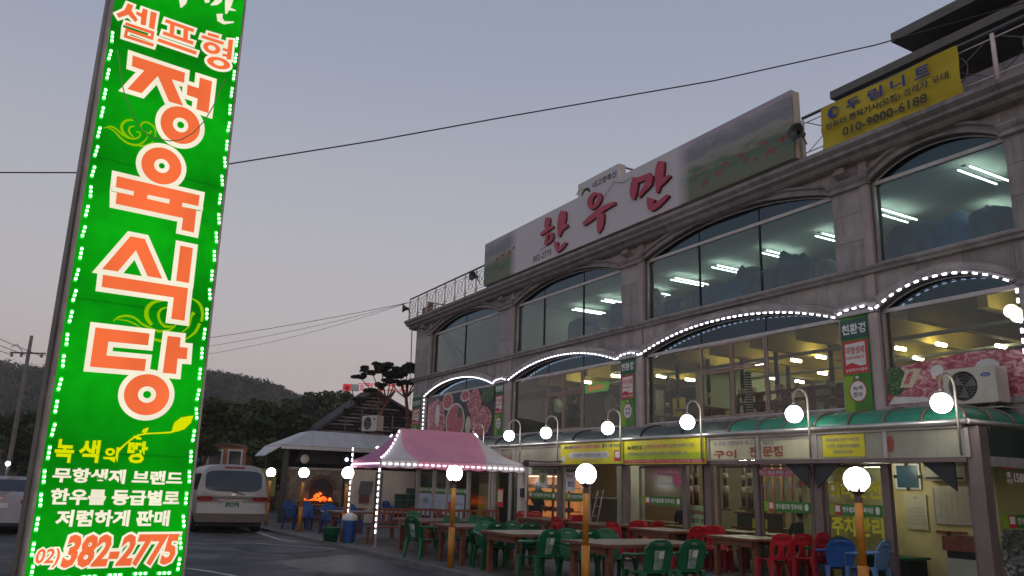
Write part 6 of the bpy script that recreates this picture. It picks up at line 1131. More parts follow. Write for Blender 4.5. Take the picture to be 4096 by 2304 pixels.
# ------------------------------------------------------------------ people
SKIN = mat('skin', (.42, .24, .16), .6); HAIR = mat('hair', (.012, .01, .01), .6)
def person(label, x, y, z, rot, top, bottom, pose='stand', hair_long=False, h=1.65, base=SITE, stripes=None):
    p = thing('person', label, 'person', x, y, z, rot, base=base); k = h/1.75
    sit = pose in ('sit',)
    if not sit:
        J = dict(pel=(0, 0, .95), wa=(0, .01, 1.1), ch=(0, .0, 1.33), nk=(0, 0, 1.48), hd=(0, .02, 1.56), lh=(-.09, 0, .92), rh=(.09, 0, .92), lk=(-.10, .02, .5), rk=(.10, .02, .5), la=(-.10, -.02, .1), ra=(.1, -.02, .1), lt=(-.11, .14, .04), rt=(.11, .14, .04),
                 ls=(-.17, 0, 1.42), rs=(.17, 0, 1.42), le=(-.23, -.02, 1.15), re=(.23, -.02, 1.15), lw=(-.22, .08, .92), rw=(.22, .08, .92))
        if pose == 'serve': J.update(le=(-.22, .08, 1.18), re=(.22, .08, 1.18), lw=(-.14, .32, 1.15), rw=(.14, .32, 1.15))
    else:
        J = dict(pel=(0, 0, .5), wa=(0, .02, .64), ch=(0, .04, .86), nk=(0, .06, 1.01), hd=(0, .09, 1.09), lh=(-.09, .03, .48), rh=(.09, .03, .48), lk=(-.13, .45, .48), rk=(.13, .45, .48), la=(-.13, .47, .1), ra=(.13, .47, .1), lt=(-.13, .6, .04), rt=(.13, .6, .04),
                 ls=(-.18, .04, .95), rs=(.18, .04, .95), le=(-.25, .12, .72), re=(.25, .12, .72), lw=(-.16, .36, .76), rw=(.16, .36, .76))
    R_ = dict(pel=.15, wa=.135, ch=.155, nk=.055, hd=.06, lh=.1, rh=.1, lk=.065, rk=.065, la=.045, ra=.045, lt=.04, rt=.04, ls=.07, rs=.07, le=.045, re=.045, lw=.032, rw=.032)
    E = [('pel', 'wa'), ('wa', 'ch'), ('ch', 'nk'), ('nk', 'hd'), ('pel', 'lh'), ('pel', 'rh'), ('lh', 'lk'), ('rh', 'rk'), ('lk', 'la'), ('rk', 'ra'), ('la', 'lt'), ('ra', 'rt'), ('ch', 'ls'), ('ch', 'rs'), ('ls', 'le'), ('rs', 're'), ('le', 'lw'), ('re', 'rw')]
    for s, w in (('l', -1), ('r', 1)):
        wv = Vector(J[s+'w']); d = (wv-Vector(J[s+'e'])).normalized(); J[s+'p'] = tuple(wv+d*.07); R_[s+'p'] = .03; E.append((s+'w', s+'p'))
        sd = Vector((w, 0, 0)).cross(d).normalized(); 
        for f in range(4): nm = s+'f%d' % f; J[nm] = tuple(wv+d*(.07+[.075, .085, .08, .065][f])+sd*(f-1.5)*.021); R_[nm] = .009; E.append((s+'p', nm))
        J[s+'th'] = tuple(wv+d*.06+sd*-.05); R_[s+'th'] = .01; E.append((s+'w', s+'th'))
    ks = list(J); me = bpy.data.meshes.new('b'); me.from_pydata([tuple(c*k for c in J[q]) for q in ks], [(ks.index(a), ks.index(b)) for a, b in E], [])
    o = bpy.data.objects.new('b', me); COL.objects.link(o); md = o.modifiers.new('k', 'SKIN'); sb = o.modifiers.new('s', 'SUBSURF'); sb.levels = 1; sb.render_levels = 1
    for i, q in enumerate(ks): me.skin_vertices[0].data[i].radius = (R_[q]*k*(1.15 if q in ('ch', 'wa', 'pel') else 1), R_[q]*k*(.8 if q in ('ch', 'wa', 'pel') else 1))
    me.skin_vertices[0].data[0].use_root = True
    dg = bpy.context.evaluated_depsgraph_get(); bm_ = bpy.data.meshes.new_from_object(o.evaluated_get(dg)); bpy.data.objects.remove(o)
    bm_.materials.append(SKIN); bm_.materials.append(top); bm_.materials.append(bottom); bm_.materials.append(BLACKM)
    nkz = J['nk'][2]*k; pz = (J['pel'][2]+.05)*k; wr = [Vector(J['lw'])*k, Vector(J['rw'])*k]
    for f in bm_.polygons:
        c = f.center; f.use_smooth = True
        if c.z > nkz-.01: f.material_index = 0
        elif min((c-w).length for w in wr) < .11*k or (abs(c.x) > .12*k and c.y > J['lw'][1]*k-.02 and c.z < J['lw'][2]*k+.04 and not sit and c.z > .7*k): f.material_index = 0
        elif c.z > pz and not (sit and c.y > .3*k and abs(c.x) < .3 and c.z < .6*k): f.material_index = 1
        elif c.z < .09*k: f.material_index = 3
        else: f.material_index = 2
    put('body', bm_, p)
    hx, hy, hz = [c*k for c in J['hd']]; hz += .08*k
    m = MB()
    def hf(a, b):
        th = a*2*math.pi; ph = (b-.5)*math.pi; q = Vector((math.cos(th)*math.cos(ph), math.sin(th)*math.cos(ph), math.sin(ph)))
        rx = .075; ry = .095; rz = .115
        if q.z < 0: rx *= 1-.25*q.z*q.z; 
        f = 1 + (.16*math.exp(-((q.x/.16)**2+((q.z+.1)/.16)**2)) if q.y > .5 else 0) - (.05*math.exp(-(((abs(q.x)-.38)/.15)**2+((q.z-.08)/.12)**2)) if q.y > .3 else 0)
        return (hx+q.x*rx*k*f, hy+q.y*ry*k*f+.01, hz+q.z*rz*k)
    m.grid(hf, 18, 12); m.build('head', SKIN, p)
    for s in (-1, 1):
        m = MB(); m.ball((hx+s*.03*k, hy+.088*k, hz+.012*k), .011*k, 8, 6); m.build('eye', DARK, p); m = MB(); m.ball((hx+s*.077*k, hy, hz), .02*k, 8, 6, 0, 1.5); m.build('ear', SKIN, p)
    m = MB(); m.box(hx-.025*k, hx+.025*k, hy+.09*k, hy+.098*k, hz-.06*k, hz-.052*k); m.build('mouth', mat('lips', (.3, .08, .06), .5), p)
    m = MB()
    def hr(a, b):
        q = hf(a, .5+b*.5); v = Vector(q)-Vector((hx, hy, hz)); v *= 1.12; 
        if b < .05 and hair_long: v.z -= .12*k
        return (hx+v.x, hy+v.y-.015*k, hz+v.z+.005+( .03*k if v.y > .05 and b < .3 else 0))
    m.grid(hr, 18, 7)
    if hair_long: m.ball((hx, hy-.06*k, hz-.1*k), .08*k, 12, 8, 0, 1.8)
    else: m.ball((hx, hy-.03*k, hz+.02*k), .092*k, 12, 8)
    m.build('hair', HAIR, p); return p
CB = mat('cloth_black', (.015, .015, .018), .8); CW = mat('cloth_white', (.55, .55, .52), .8); CJ = mat('cloth_jeans', (.03, .04, .07), .8)
person('person in black with long dark hair standing at the orange meat case', -14.75, 1.5, .05, rad(10), CB, CJ, 'stand', True, 1.72)
bgp = thing('handbag', 'black bag hanging at the side of the person by the meat case', 'bag', -15.08, 1.45, .72); m = MB(); m.box(-.09, .09, -.05, .05, 0, .3); m.build('pouch', CB, bgp); m = MB(); m.tube([(-.06, 0, .3), (0, 0, .5), (.06, 0, .3)], .01, 5); m.build('strap', CB, bgp)
person('waiter in a white shirt and black apron in the open casement upstairs', -16.0, 3.0, 3.1, rad(-60), CW, CB, 'serve', False, 1.72)
person('seated person with grey collar, back to the window, in the upstairs casement', -14.75, 2.75, 3.3, rad(0), CB, CB, 'sit', False, 1.75)
person('seated man in a black and white striped shirt seen from behind upstairs', -12.75, 2.75, 3.35, rad(0), stripemat(), CJ, 'sit', False, 1.75)
person('seated diner with dark hair in the ground floor window with the lunch sign', -8.5, 1.9, .15, rad(40), CB, CJ, 'sit', False, 1.7)
person('seated diner in dark clothes low behind the price of 5,000', -4.35, 1.3, .1, rad(60), mat('cloth_grey', (.06, .06, .07), .8), CJ, 'sit', False, 1.65)
# ------------------------------------------------------------------ condensers
def condenser(label, x, y, z, rot, logo=True):
    c = thing('outdoor_air_conditioner', label, 'air conditioner', x, y, z, rot); B_ = mat('condenser_case', (.50, .47, .40), .5, var=.05, dirt=.3)
    m = MB(); m.prism(rrect(-.46, .46, 0, .62, .03, 2), -.02, .34, 0, [disc(-.12, .31, .26, .26, 24)]); m.build('case', B_, c)
    m = MB(); m.flat(disc(-.12, .31, .258, .258, 24), .06); m.build('fan_well', DARK, c)
    m = MB()
    for i in range(12): h = -.24+i*.044; w = math.sqrt(max(.001, .26**2-h*h)); m.box(-.12-w, -.12+w, -.018, -.012, .31+h-.003, .31+h+.003)
    for r in (.08, .14, .2): m.tube([(-.12+r*math.cos(a*math.pi/10), -.015, .31+r*math.sin(a*math.pi/10)) for a in range(21)], .004, 4)
    m.build('grille', mat('grille_grey', (.16, .16, .15), .5), c)
    m = MB(); 
    for a in range(3): t_ = a*2.09; m.add([(-.12, .03, .31), (-.12+.22*math.cos(t_), .02, .31+.22*math.sin(t_)), (-.12+.22*math.cos(t_+.8), .05, .31+.22*math.sin(t_+.8))], [(0, 1, 2)])
    m.build('fan_blade', mat('grille_grey', None), c)
    m = MB(); m.flat(disc(.29, .47, .085, .035), -.023); m.build('badge', mat('badge_blue', (.02, .06, .35), .5), c)
    for s in (-.35, .35): m = MB(); m.box(s-.05, s+.05, 0, .32, -.07, -.002); m.build('foot', BLACKM, c)
    return c
c1 = condenser('grey outdoor air conditioner with round fan on the canopy before the right meat poster', -.72, 1.45, 3.2, 0)
m = MB(); m.box(-.42, .5, .0, .5, -.09, -.071); m.build('base_plate', SHELF, c1); 
letters(c1, [('Carrier', .24, .34, .455, .485, -.026)], FILM['w'])
condenser('white outdoor air conditioner with pipe on the grey hut roof below the pines', .55, 24.2, 3.62, 0).matrix_world = SITE @ Matrix.Translation((-24.3, -.75, 3.6)) @ Matrix.Rotation(rad(20), 4, 'Z')
# ================================================================== GRILL HUT
HUTR = mat('hut_roof_sheet', (.50, .49, .47), .5, var=.05, dirt=.2); 
h = thing('grill_hut', 'open grill hut with pale sheet roof, brick fire and cream wall behind the tent', 'building')
def Q(mb, P, m_, nm, th=.04):
    o = mb.add(P, [tuple(range(len(P)))]).build(nm, m_, h); solid(o, th); return o
R1 = (-24.0, -3.2, 3.45); 
Q(MB(), [(-22.9, -4.6, 2.83), (-22.9, 2.2, 2.83), (-24.0, 2.2, 3.43), R1], HUTR, 'roof_sheet')
Q(MB(), [(-22.9, -4.6, 2.83), R1, (-25.6, -3.2, 3.45), (-25.6, -4.6, 2.83)], HUTR, 'roof_sheet')
Q(MB(), [(-22.9, -4.6, 2.81), (-25.6, -4.6, 2.81), (-24.6, -5.15, 2.42), (-23.2, -5.15, 2.42)], HUTR, 'roof_sheet')
Q(MB(), [R1, (-24.0, 2.2, 3.43), (-25.6, 2.2, 3.43), (-25.6, -3.2, 3.45)], HUTR, 'roof_sheet')
m = MB(); m.box(-22.93, -22.87, -4.6, 2.2, 2.68, 2.8); m.build('fascia', HUTR, h)
for i in range(9): y = -4.2+i*.75; m = MB(); m.bar((-22.88, y, 2.86), (-23.98, y if y > -3.2 else -3.2, 3.48), .006, 4); m.build('seam', HUTR, h)
m = MB(); m.add([(-23.5, -3.9, 2.2), (-23.5, -2.1, 2.2), (-23.5, -2.4, 2.8), (-23.5, -3.6, 2.8), (-24.3, -3.6, 2.8), (-24.3, -2.4, 2.8)], [(0, 1, 2, 3), (2, 3, 4, 5)]); solid(m.build('hood', DARK, h), .05)
m = MB(); m.box(-23.55, -23.25, -4.2, -2.02, 1.96, 2.04); m.build('oven_shelf', mat('pale_plaster', (.32, .30, .26), .8, var=.2), h)
m = MB(); m.box(-23.5, -23.3, -4.2, -2.02, .05, 1.955); m.build('oven_wall', mat('soot_brick', (.17, .14, .11), .9, var=.4, scale=5, bump=.4), h)
# arched oven mouth, single bricks around it
BR_ = mat('oven_brick', (.115, .07, .045), .9, var=.4, scale=9); 
m = MB(); m.prism([(-3.25+.42*math.cos(a*math.pi/12)*1 if False else -2.85+.45*math.cos(a*math.pi/12), 1.2+.45*math.sin(a*math.pi/12)) for a in range(13)] + [(-3.3, .75), (-2.4, .75)], 0, .02); m.v = [(-23.29+y*.5, x, z) for x, y, z in m.v]; m.build('oven_mouth', DARK, h)
for a in range(11): t_ = math.pi*(a+.5)/11; m = MB(); cx, cz = -2.85+.52*math.cos(t_), 1.2+.52*math.sin(t_); d = Vector((math.cos(t_), math.sin(t_))); n_ = Vector((-d.y, d.x)); P = [(cx+d.x*s*.07+n_.x*q*.065, cz+d.y*s*.07+n_.y*q*.065) for s, q in ((-1, -1), (1, -1), (1, 1), (-1, 1))]; m.prism(P, 0, .04); m.v = [(-23.295+y, x, z) for x, y, z in m.v]; m.build('brick', BR_, h)
for r_ in range(6):
    for c_ in range(7):
        y = -4.15+c_*.3+(.15 if r_ % 2 else 0); z = .12+r_*.105
        if y+.28 < -2.05: m = MB(); m.box(-23.295, -23.262, y, y+.285, z, z+.095); m.build('brick', BR_, h)
FIRE = emat('embers', (1, .10, .012), 3.2, .7, 9)
fr = thing('charcoal_fire', 'glowing orange charcoal fire in the arched oven of the hut', 'fire', -23.05, -2.95, .86)
r_ = random.Random(3)
for i in range(44):
    m = MB(); c = Vector((r_.uniform(-.12, .12), r_.gauss(.02, .2), 0)); hh = max(.04, .28-abs(c.y)*.45); m.ball((c.x, c.y, r_.uniform(0, hh)), r_.uniform(.035, .06), 6, 4); m.v = [(x+r_.uniform(-.012, .012), y+r_.uniform(-.012, .012), z+r_.uniform(-.012, .012)) for x, y, z in m.v]
    m.build('ember', FIRE if r_.random() < .5 else mat('charcoal', (.02, .012, .01), .9), fr)
m = MB(); m.grid(lambda a, b: ((b*2-1)*.17, (a*2-1)*.5, -.02+max(0, .27*math.exp(-((a*2-1.05)/.5)**2)*(1-(b*2-1)**2)+.05*noise.noise(Vector((a*9, b*6, 0))))), 26, 12); m.build('ember_bed', emat('ember_bed', (1, .13, .015), 1.7, .95, 16), fr)
m = MB(); m.box(-.25, .2, -.75, .7, -.12, -.07); m.build('grate', BLACKM, fr)
for x in (-.2, .15):
    for y in (-.7, .65): m = MB(); m.bar((x, y, -.1), (x, y, -.8), .02); m.build('leg', BLACKM, fr)
m = MB(); m.box(-23.3, -23.18, -2.01, -1.9, .05, 2.0); m.build('post', DARK, h)
m = MB(); m.box(-23.3, -23.2, -1.89, .95, .05, 2.03); m.build('cream_wall', mat('hut_cream', (.58, .52, .42), .75, var=.06, dirt=.2), h)
m = MB(); m.box(-23.19, -23.17, -.75, -.45, .05, 1.95); m.build('side_door', mat('grey_door', (.13, .12, .12), .6), h)
for x, y in ((-23.1, -4.35), (-25.5, -4.4), (-25.5, 2), (-23.3, 2.0)): m = MB(); m.box(x-.09, x+.09, y-.09, y+.09, 0, 2.8); m.build('post', mat('bark_post', (.05, .045, .04), .9), h)
m = MB(); m.box(-25.5, -23.55, 2.0, 2.1, 0, 2.8); m.build('wall', DARK, h); m = MB(); m.box(-25.6, -25.5, -3.6, 2.1, 0, 2.8); m.build('wall', DARK, h)
dc = thing('round_sign', 'round white disc hanging at the corner of the grill hut', 'sign', -23.4, -3.55, 2.35); m = MB(); m.lathe([(.001, 0), (.17, 0), (.17, .03), (.001, .03)], 20); m.v = [(z, x, y) for x, y, z in m.v]; m.build('disc', FILM['w'], dc)
ys = thing('yellow_menu_sign', 'yellow green sign with a pink circle left of the fireplace', 'sign', -24.2, -4.9, .95); m = MB(); m.box(0, .03, -.55, .55, 0, 1.0); m.build('board', mat('sign_olive', (.24, .27, .06), .6), ys)
m = MB(); m.prism(disc(-.25, .65, .17, .17), 0, .004, 0, [disc(-.25, .65, .08, .08)]); m.v = [(.033+y, x, z) for x, y, z in m.v]; m.build('circle', mat('ring_pink', (.4, .12, .08), .6), ys)
mb2 = MB(); text(mb2, '고기', -.05, .4, .25, .55, 0, .03); mb2.v = [(.034, x, z) for x, y, z in mb2.v]; mb2.build('lettering', FILM['gr'], ys)
sp_ = thing('wall_spotlight', 'small white lamp glowing under the hut roof', 'lamp', -25.5, -1.2, 2.45); m = MB(); m.ball((0, 0, 0), .07, 8, 6); m.build('bulb', emat('hut_lamp', (.8, .85, 1), 8), sp_); m = MB(); m.bar((0, 0, .05), (0, 0, .4), .01); m.build('cord', DARK, sp_)
fb = thing('folded_chair', 'grey folded chair hung on the cream wall', 'chair', -23.1, -1.2, 1.1); m = MB(); m.box(0, .06, -.25, .25, 0, .5); m.v = [(x, y+.15*z, z) for x, y, z in m.v]; m.build('seat', mat('chair_grey', (.12, .12, .13), .6), fb); m = MB(); m.box(.0, .05, -.2, .2, -.3, -.01); m.build('backrest', mat('chair_dull_red', (.15, .05, .03), .6), fb)
# bottle crates
CG = mat('crate_green', (.006, .05, .03), .5, var=.3)
for i, (r, c, col) in enumerate([(r, c, 0) for r in range(5) for c in range(2)] + [(5, 1, 0)]):
    t = thing('bottle_crate', 'dark green bottle crate, %s row of the stack by the cream wall, %s column' % (['bottom', 'second', 'third', 'fourth', 'fifth', 'top'][r], ['left', 'right'][c]), 'crate', -22.2, -.0+c*.46, .05+r*.225, random.uniform(-.04, .04), 'stacked green bottle crates')
    M_ = CG if not (r == 2 and c == 1) else mat('crate_red', (.2, .02, .03), .5)
    if r == 2 and c == 1: t['label'] = 'dull red bottle crate in the third row of the green stack, right column'
    m = MB(); m.prism([(-.22, 0), (.22, 0), (.22, .21), (-.22, .21)], -.16, -.14, 0, [rrect(-.09, .09, .13, .17, .01, 1)]); m.v = [(-y, x, z) for x, y, z in m.v]; m.build('front', M_, t)
    m = MB(); m.box(-.18, .135, -.22, -.2, 0, .21); m.build('side', M_, t); m = MB(); m.box(-.18, .135, .2, .22, 0, .21); m.build('side', M_, t); m = MB(); m.box(-.18, .135, -.198, .198, 0, .02); m.build('floor', M_, t); m = MB(); m.box(-.2, -.181, -.22, .22, 0, .21); m.build('back', M_, t)
# ================================================================== LOG RESTAURANT BEHIND
lr = thing('log_restaurant', 'dark gabled building clad in horizontal logs with a red roof sign, beyond the hut', 'building', -40, 0, 0)
def gz(w): return 7.08-.76*(5-w) if w < 5 else 7.08-.46*(w-5)
DK = mat('log_dark', (.045, .035, .028), .9, var=.4, scale=4, bump=.3); LG = mat('log_slat', (.27, .225, .205), .85, var=.45, scale=3)
m = MB(); m.prism([(0, 0), (0, gz(.2)-.1), (5, 6.95), (12, gz(12)-.1), (12, 0)], 0, .2); m.v = [(-y, x, z) for x, y, z in m.v]; m.build('wall', DK, lr)
m = MB()
for a, b in (((-1.6, gz(-1.6)), (5, 7.12)), ((5, 7.12), (13, gz(13)))):
    m = MB(); m.add([(.55, a[0], a[1]), (.55, b[0], b[1]), (-2.2, b[0], b[1]), (-2.2, a[0], a[1])], [(0, 1, 2, 3)]); solid(m.build('roof', mat('log_roof', (.05, .045, .045), .9, var=.2), lr), .16)
m = MB(); m.box(-2.1, -.3, 0, .2, 0, 4); m.build('side_wall', DK, lr)
r_ = random.Random(9)
for i in range(22):
    z = 2.5+i*.215; 
    wl = max(-.9, 5-(7.0-z)/.76+.15); wr = min(11, 5+(7.0-z)/.46-.2)
    x = wl
    while x < wr-.4:
        x1_ = min(wr, x+r_.uniform(1.1, 2.2))
        m = MB(); m.bar((.26+r_.uniform(0, .05), x, z+r_.uniform(-.02, .02)), (.26+r_.uniform(0, .05), x1_-.05, z+r_.uniform(-.02, .02)), r_.uniform(.04, .06), 5); m.build('log', LG if r_.random() < .62 else DK, lr); x = x1_
for i in range(10): w = .3+i*1.0; m = MB(); zt = gz(w)-.25-r_.uniform(0, .8); m.bar((.38, w, zt-r_.uniform(.8, 1.8)), (.38, w, zt), .05, 5); m.build('post', mat('log_post', (.16, .13, .10), .9), lr)
rs = thing('roof_letter_sign', 'red and white roof sign with block letters behind the pines', 'sign', -40, 0, 0)
RED = emat('red_sign_glow', (.62, .035, .05), .8);  # unlit sign, red given a glow of its own so it shows
for w0, w1, mt in ((3.0, 3.42, RED), (3.43, 3.95, FILM['w'])): m = MB(); m.box(.3, .5, w0, w1, 6.88+.06*(w0-3), 7.28+.06*(w0-3)); m.build('picture_panel', mt, rs)
m = MB(); m.flat(wob(3.2, 7.03, .13, .12), 0); m.v = [(.51, x, z) for x, y, z in m.v]; m.build('picture', FILM['br'], rs)
for i in range(7):
    x = 4.05+i*.78; zz = 6.97+.06*(x-3)
    if i == 0:
        for q in range(4): m = MB(); m.box(.4, .45, x, x+.22, zz+q*.08, zz+q*.08+.045); m.build('letter_bar', RED, rs)
        x += .05
    for (a, b, c_, d) in [(.28, .88, .26, .31), (.28, .88, .02, .07), (.82, .88, .0, .42), (.5, .56, .07, .26)][:4 if i % 2 else 3]: m = MB(); m.box(.4, .46, x+a*.8, x+b*.8, zz+c_, zz+d); m.build('letter_bar', RED, rs)
    m = MB(); m.prism(disc(x+.42, zz+(.17 if i % 2 else .35), .12, .09, 12), 0, .05, 0, [disc(x+.42, zz+(.17 if i % 2 else .35), .05, .035, 12)]); m.v = [(.4+y, a_, z) for a_, y, z in m.v]; m.build('letter_ring', RED, rs)
for z in (6.93, 7.33): m = MB(); m.bar((.38, 3.9, z+.05), (.38, 9.6, z+.4), .02, 5); m.build('frame_bar', RED, rs)
for y in (3.6, 6, 8.5): m = MB(); m.bar((.38, y, 6.9), (.3, y, gz(y)), .03, 5); m.build('strut', RAILM, rs)
# ================================================================== TREES, HILL, FAR THINGS
def leafmat(name, a, b): 
    m = mat(name, a, .8, col2=b, scale=.6, spec=.2); return m
L1 = leafmat('leaves_dark', (.034, .055, .018), (.075, .095, .034)); L2 = leafmat('leaves_olive', (.042, .058, .018), (.095, .105, .035)); LP = leafmat('pine_needles', (.022, .036, .016), (.05, .065, .028))
BARK = mat('bark', (.07, .055, .045), .9, var=.4, scale=8, bump=.4); BARKR = mat('bark_red', (.19, .085, .06), .9, var=.4, scale=8, bump=.4)
def leaves(mb, c, r, n, s, rnd, flat=1.0):
    for _ in range(n):
        d = Vector((rnd.gauss(0, 1), rnd.gauss(0, 1), rnd.gauss(0, 1))).normalized()*r*(rnd.random()**.4); d.z *= flat
        p = Vector(c)+d; a = Vector((rnd.gauss(0, 1), rnd.gauss(0, 1), rnd.gauss(0, .6))).normalized(); b = a.cross(Vector((rnd.gauss(0, 1), rnd.gauss(0, 1), rnd.gauss(0, 1)))).normalized(); q = s*rnd.uniform(.6, 1.3)
        o = len(mb.v); mb.v += [tuple(p-a*q), tuple(p+b*q*.6), tuple(p+a*q), tuple(p-b*q*.6)]; mb.f.append((o, o+1, o+2, o+3)); mb.mi.append(0); mb.sm.append(False)
def tree(label, x, y, hgt, cr, m_, seed, n=42, base=Matrix(), grp=None, s=.16, trunk=.16, per=110):
    rnd = random.Random(seed); t = thing('broadleaf_tree', label, 'tree', x, y, 0, 0, grp, base)
    tk = MB(); top = hgt*.62; tk.tube([(0, 0, 0), (.1, .05, hgt*.2), (-.05, .1, hgt*.45), (0, 0, top)], [trunk, trunk*.8, trunk*.6, trunk*.35], 8)
    cl = MB()
    for i in range(n):
        a = rnd.uniform(0, 6.28); rr = cr*rnd.random()**.5; zz = hgt*(.32+.68*rnd.random()); e = math.sqrt(max(.08, 1-((zz/hgt-.62)/.45)**2)); c = (math.cos(a)*rr*e, math.sin(a)*rr*e, min(hgt-.3, zz))
        leaves(cl, c, rnd.uniform(.45, .85)*cr*.34, per, s, rnd, .7)
        if i % 4 == 0: tk.tube([(0, 0, hgt*.35+rnd.random()*hgt*.2), tuple(Vector(c)*.6+Vector((0, 0, hgt*.22))), c], [trunk*.4, trunk*.22, .02], 5)
    tk.build('trunk', BARK, t); cl.build('crown', m_, t); return t
TG = 'dark trees between the van and the hill'
for i, (px_, py_, hh, cr, m_, l) in enumerate([(-21.5, 50, 5.2, 2.6, L1, 'dark tree just right of the green sign, behind the van'), (-18.9, 49, 5.6, 2.4, L2, 'olive tree above the orange house'), (-16.6, 48, 6.0, 2.8, L1, 'broad dark tree over the left end of the hut roof'), (-14.0, 47, 5.8, 2.6, L1, 'dark tree directly behind the hut roof peak'),
        (-11.6, 50, 5.3, 2.4, L2, 'olive tree left of the log restaurant'), (-11.9, 42, 3.6, 1.5, L1, 'low dark tree beneath the left wing of the hut roof'), (-24.5, 54, 5.6, 2.8, L1, 'dark tree hidden mostly by the green sign'), (-31, 52, 5.2, 2.8, L1, 'dark tree left of the utility pole'), (-27.8, 56, 4.6, 2.5, L2, 'olive tree right of the utility pole')]):
    tree(l, px_, py_, hh, cr, m_, 40+i, 46, grp=TG)
tree('tall dark tree on the slope at the right end of the hill', -20.5, 92, 11.3, 4.2, L1, 77, 46, grp=TG, s=.3); tree('second tall dark tree on the slope above the log restaurant', -24.5, 95, 10.6, 4.2, L1, 78, 40, grp=TG, s=.3)
tree('small leafy tree half covering the orange house', -14.75, 39.3, 3.7, 1.0, L2, 91, 24, grp=TG, s=.12)
def pine(label, w, base_x, pts, clumps, seed):
    rnd = random.Random(seed); t = thing('pine_tree', label, 'tree', base_x, w, 0, 0, 'red barked pines in front of the log restaurant')
    tk = MB(); tk.tube([Vector(p) for p in pts], [.16-.1*i/(len(pts)-1) for i in range(len(pts))], 8)
    cl = MB()
    for (c, r) in clumps:
        tk.tube([pts[-2], ((c[0]+pts[-2][0])/2, (c[1]+pts[-2][1])/2, (c[2]+pts[-2][2])/2-.12), c], [.05, .035, .015], 5)
        for k in range(7):
            cc = (c[0]+rnd.uniform(-r, r)*.7, c[1]+rnd.uniform(-r, r)*.7, c[2]+rnd.uniform(-.1, .15)); leaves(cl, cc, r*.42, 170, .065, rnd, .42)
    tk.build('trunk', BARKR, t); cl.build('crown', LP, t)
pine('red barked pine leaning left behind the white outdoor air conditioner', 0, -31, [(0, 2.15, 0), (0, 2.1, 3.8), (0, 2.15, 4.7), (0, 2.5, 5.5), (0, 2.9, 6.1)], [((.2, 1.5, 7.0), .55), ((0, 2.1, 7.25), .6), ((.1, 2.6, 6.9), .55), ((0, .95, 6.7), .4), ((-.2, 2.2, 6.3), .4), ((.1, 1.0, 5.4), .4), ((.2, .55, 4.9), .28), ((.3, 1.4, 5.95), .4), ((-.3, 3.1, 7.0), .5)], 4)
pine('red barked pine beside the left wall of the stone building', 0, -31, [(0, 3.75, 0), (0, 3.6, 3.6), (0, 3.75, 4.6), (0, 3.55, 5.8), (0, 3.6, 6.6)], [((.2, 3.0, 7.1), .55), ((0, 3.5, 7.4), .55), ((.1, 4.1, 7.2), .6), ((0, 3.2, 6.5), .45), ((.2, 4.0, 6.6), .5), ((-.2, 4.7, 7.3), .5), ((0, 2.6, 6.6), .4)], 5)
# hill with its woodland
prof = [(-260, 26), (-150, 27), (-97, 22.6), (-87, 20.5), (-77, 20.8), (-57.6, 20.9), (-48.8, 20.0), (-44, 19.0), (-40.1, 17.8), (-36.7, 16.4), (-33.3, 14.8), (-28.5, 12.4), (-20, 9), (-5, 6), (20, 5), (60, 7), (140, 9), (260, 8)]
def hz(x):
    for (a, za), (b, zb) in zip(prof, prof[1:]):
        if a <= x <= b: return za+(zb-za)*(x-a)/(b-a)
    return 6
def terr(x, y):
    t = (y-150)/150; e = max(0, min(1, t)); e = e*e*(3-2*e) if y < 300 else max(0, 1-((y-300)/260)**2*.3)
    return ((hz(x/2)-1.6)*2-1.2)*e - .5 + 3*noise.noise(Vector((x*.025, y*.025, 0)))*e
hm = MB(); NX, NY = 110, 24; hm.grid(lambda a, b: (-520+1040*a, 146+380*b, terr(-520+1040*a, 146+380*b)), NX, NY)
setting(hm.build('hill', mat('hill_soil', (.03, .035, .015), .95, var=.3, scale=.1)))
rnd = random.Random(11)
for mt, cnt, nm, lb in ((mat('wood_dark', (.05, .062, .03), .9, col2=(.10, .11, .055), scale=.05, spec=.1), 3600, 'hillside_woodland', 'dark green woodland covering the hill'), (mat('wood_brown', (.09, .075, .045), .9, col2=(.15, .12, .08), scale=.06, spec=.1), 1700, 'hillside_woodland', 'brownish autumn trees scattered through the woodland of the hill')):
    wd = MB()
    for i in range(cnt):
        x = rnd.uniform(-270, 60) if i % 4 else rnd.uniform(-150, -50); y = rnd.uniform(165, 312) if i % 5 else rnd.uniform(288, 306); r = rnd.uniform(1.6, 3.2); z = terr(x, y)
        leaves(wd, (x, y, z+r*.6), r, 40, .55, rnd, .8)
    o = wd.build(nm, mt); o['kind'] = 'stuff'; o['label'] = lb; o['category'] = 'woodland'
hd = MB(); rnd = random.Random(31)
for i in range(260): x = rnd.uniform(-34, -8); leaves(hd, (x, rnd.uniform(56, 70), rnd.uniform(.3, 3.2)), 1.1, 60, .2, rnd)
o = hd.build('undergrowth', L1); o['kind'] = 'stuff'; o['label'] = 'dark undergrowth at the foot of the hill'; o['category'] = 'undergrowth'
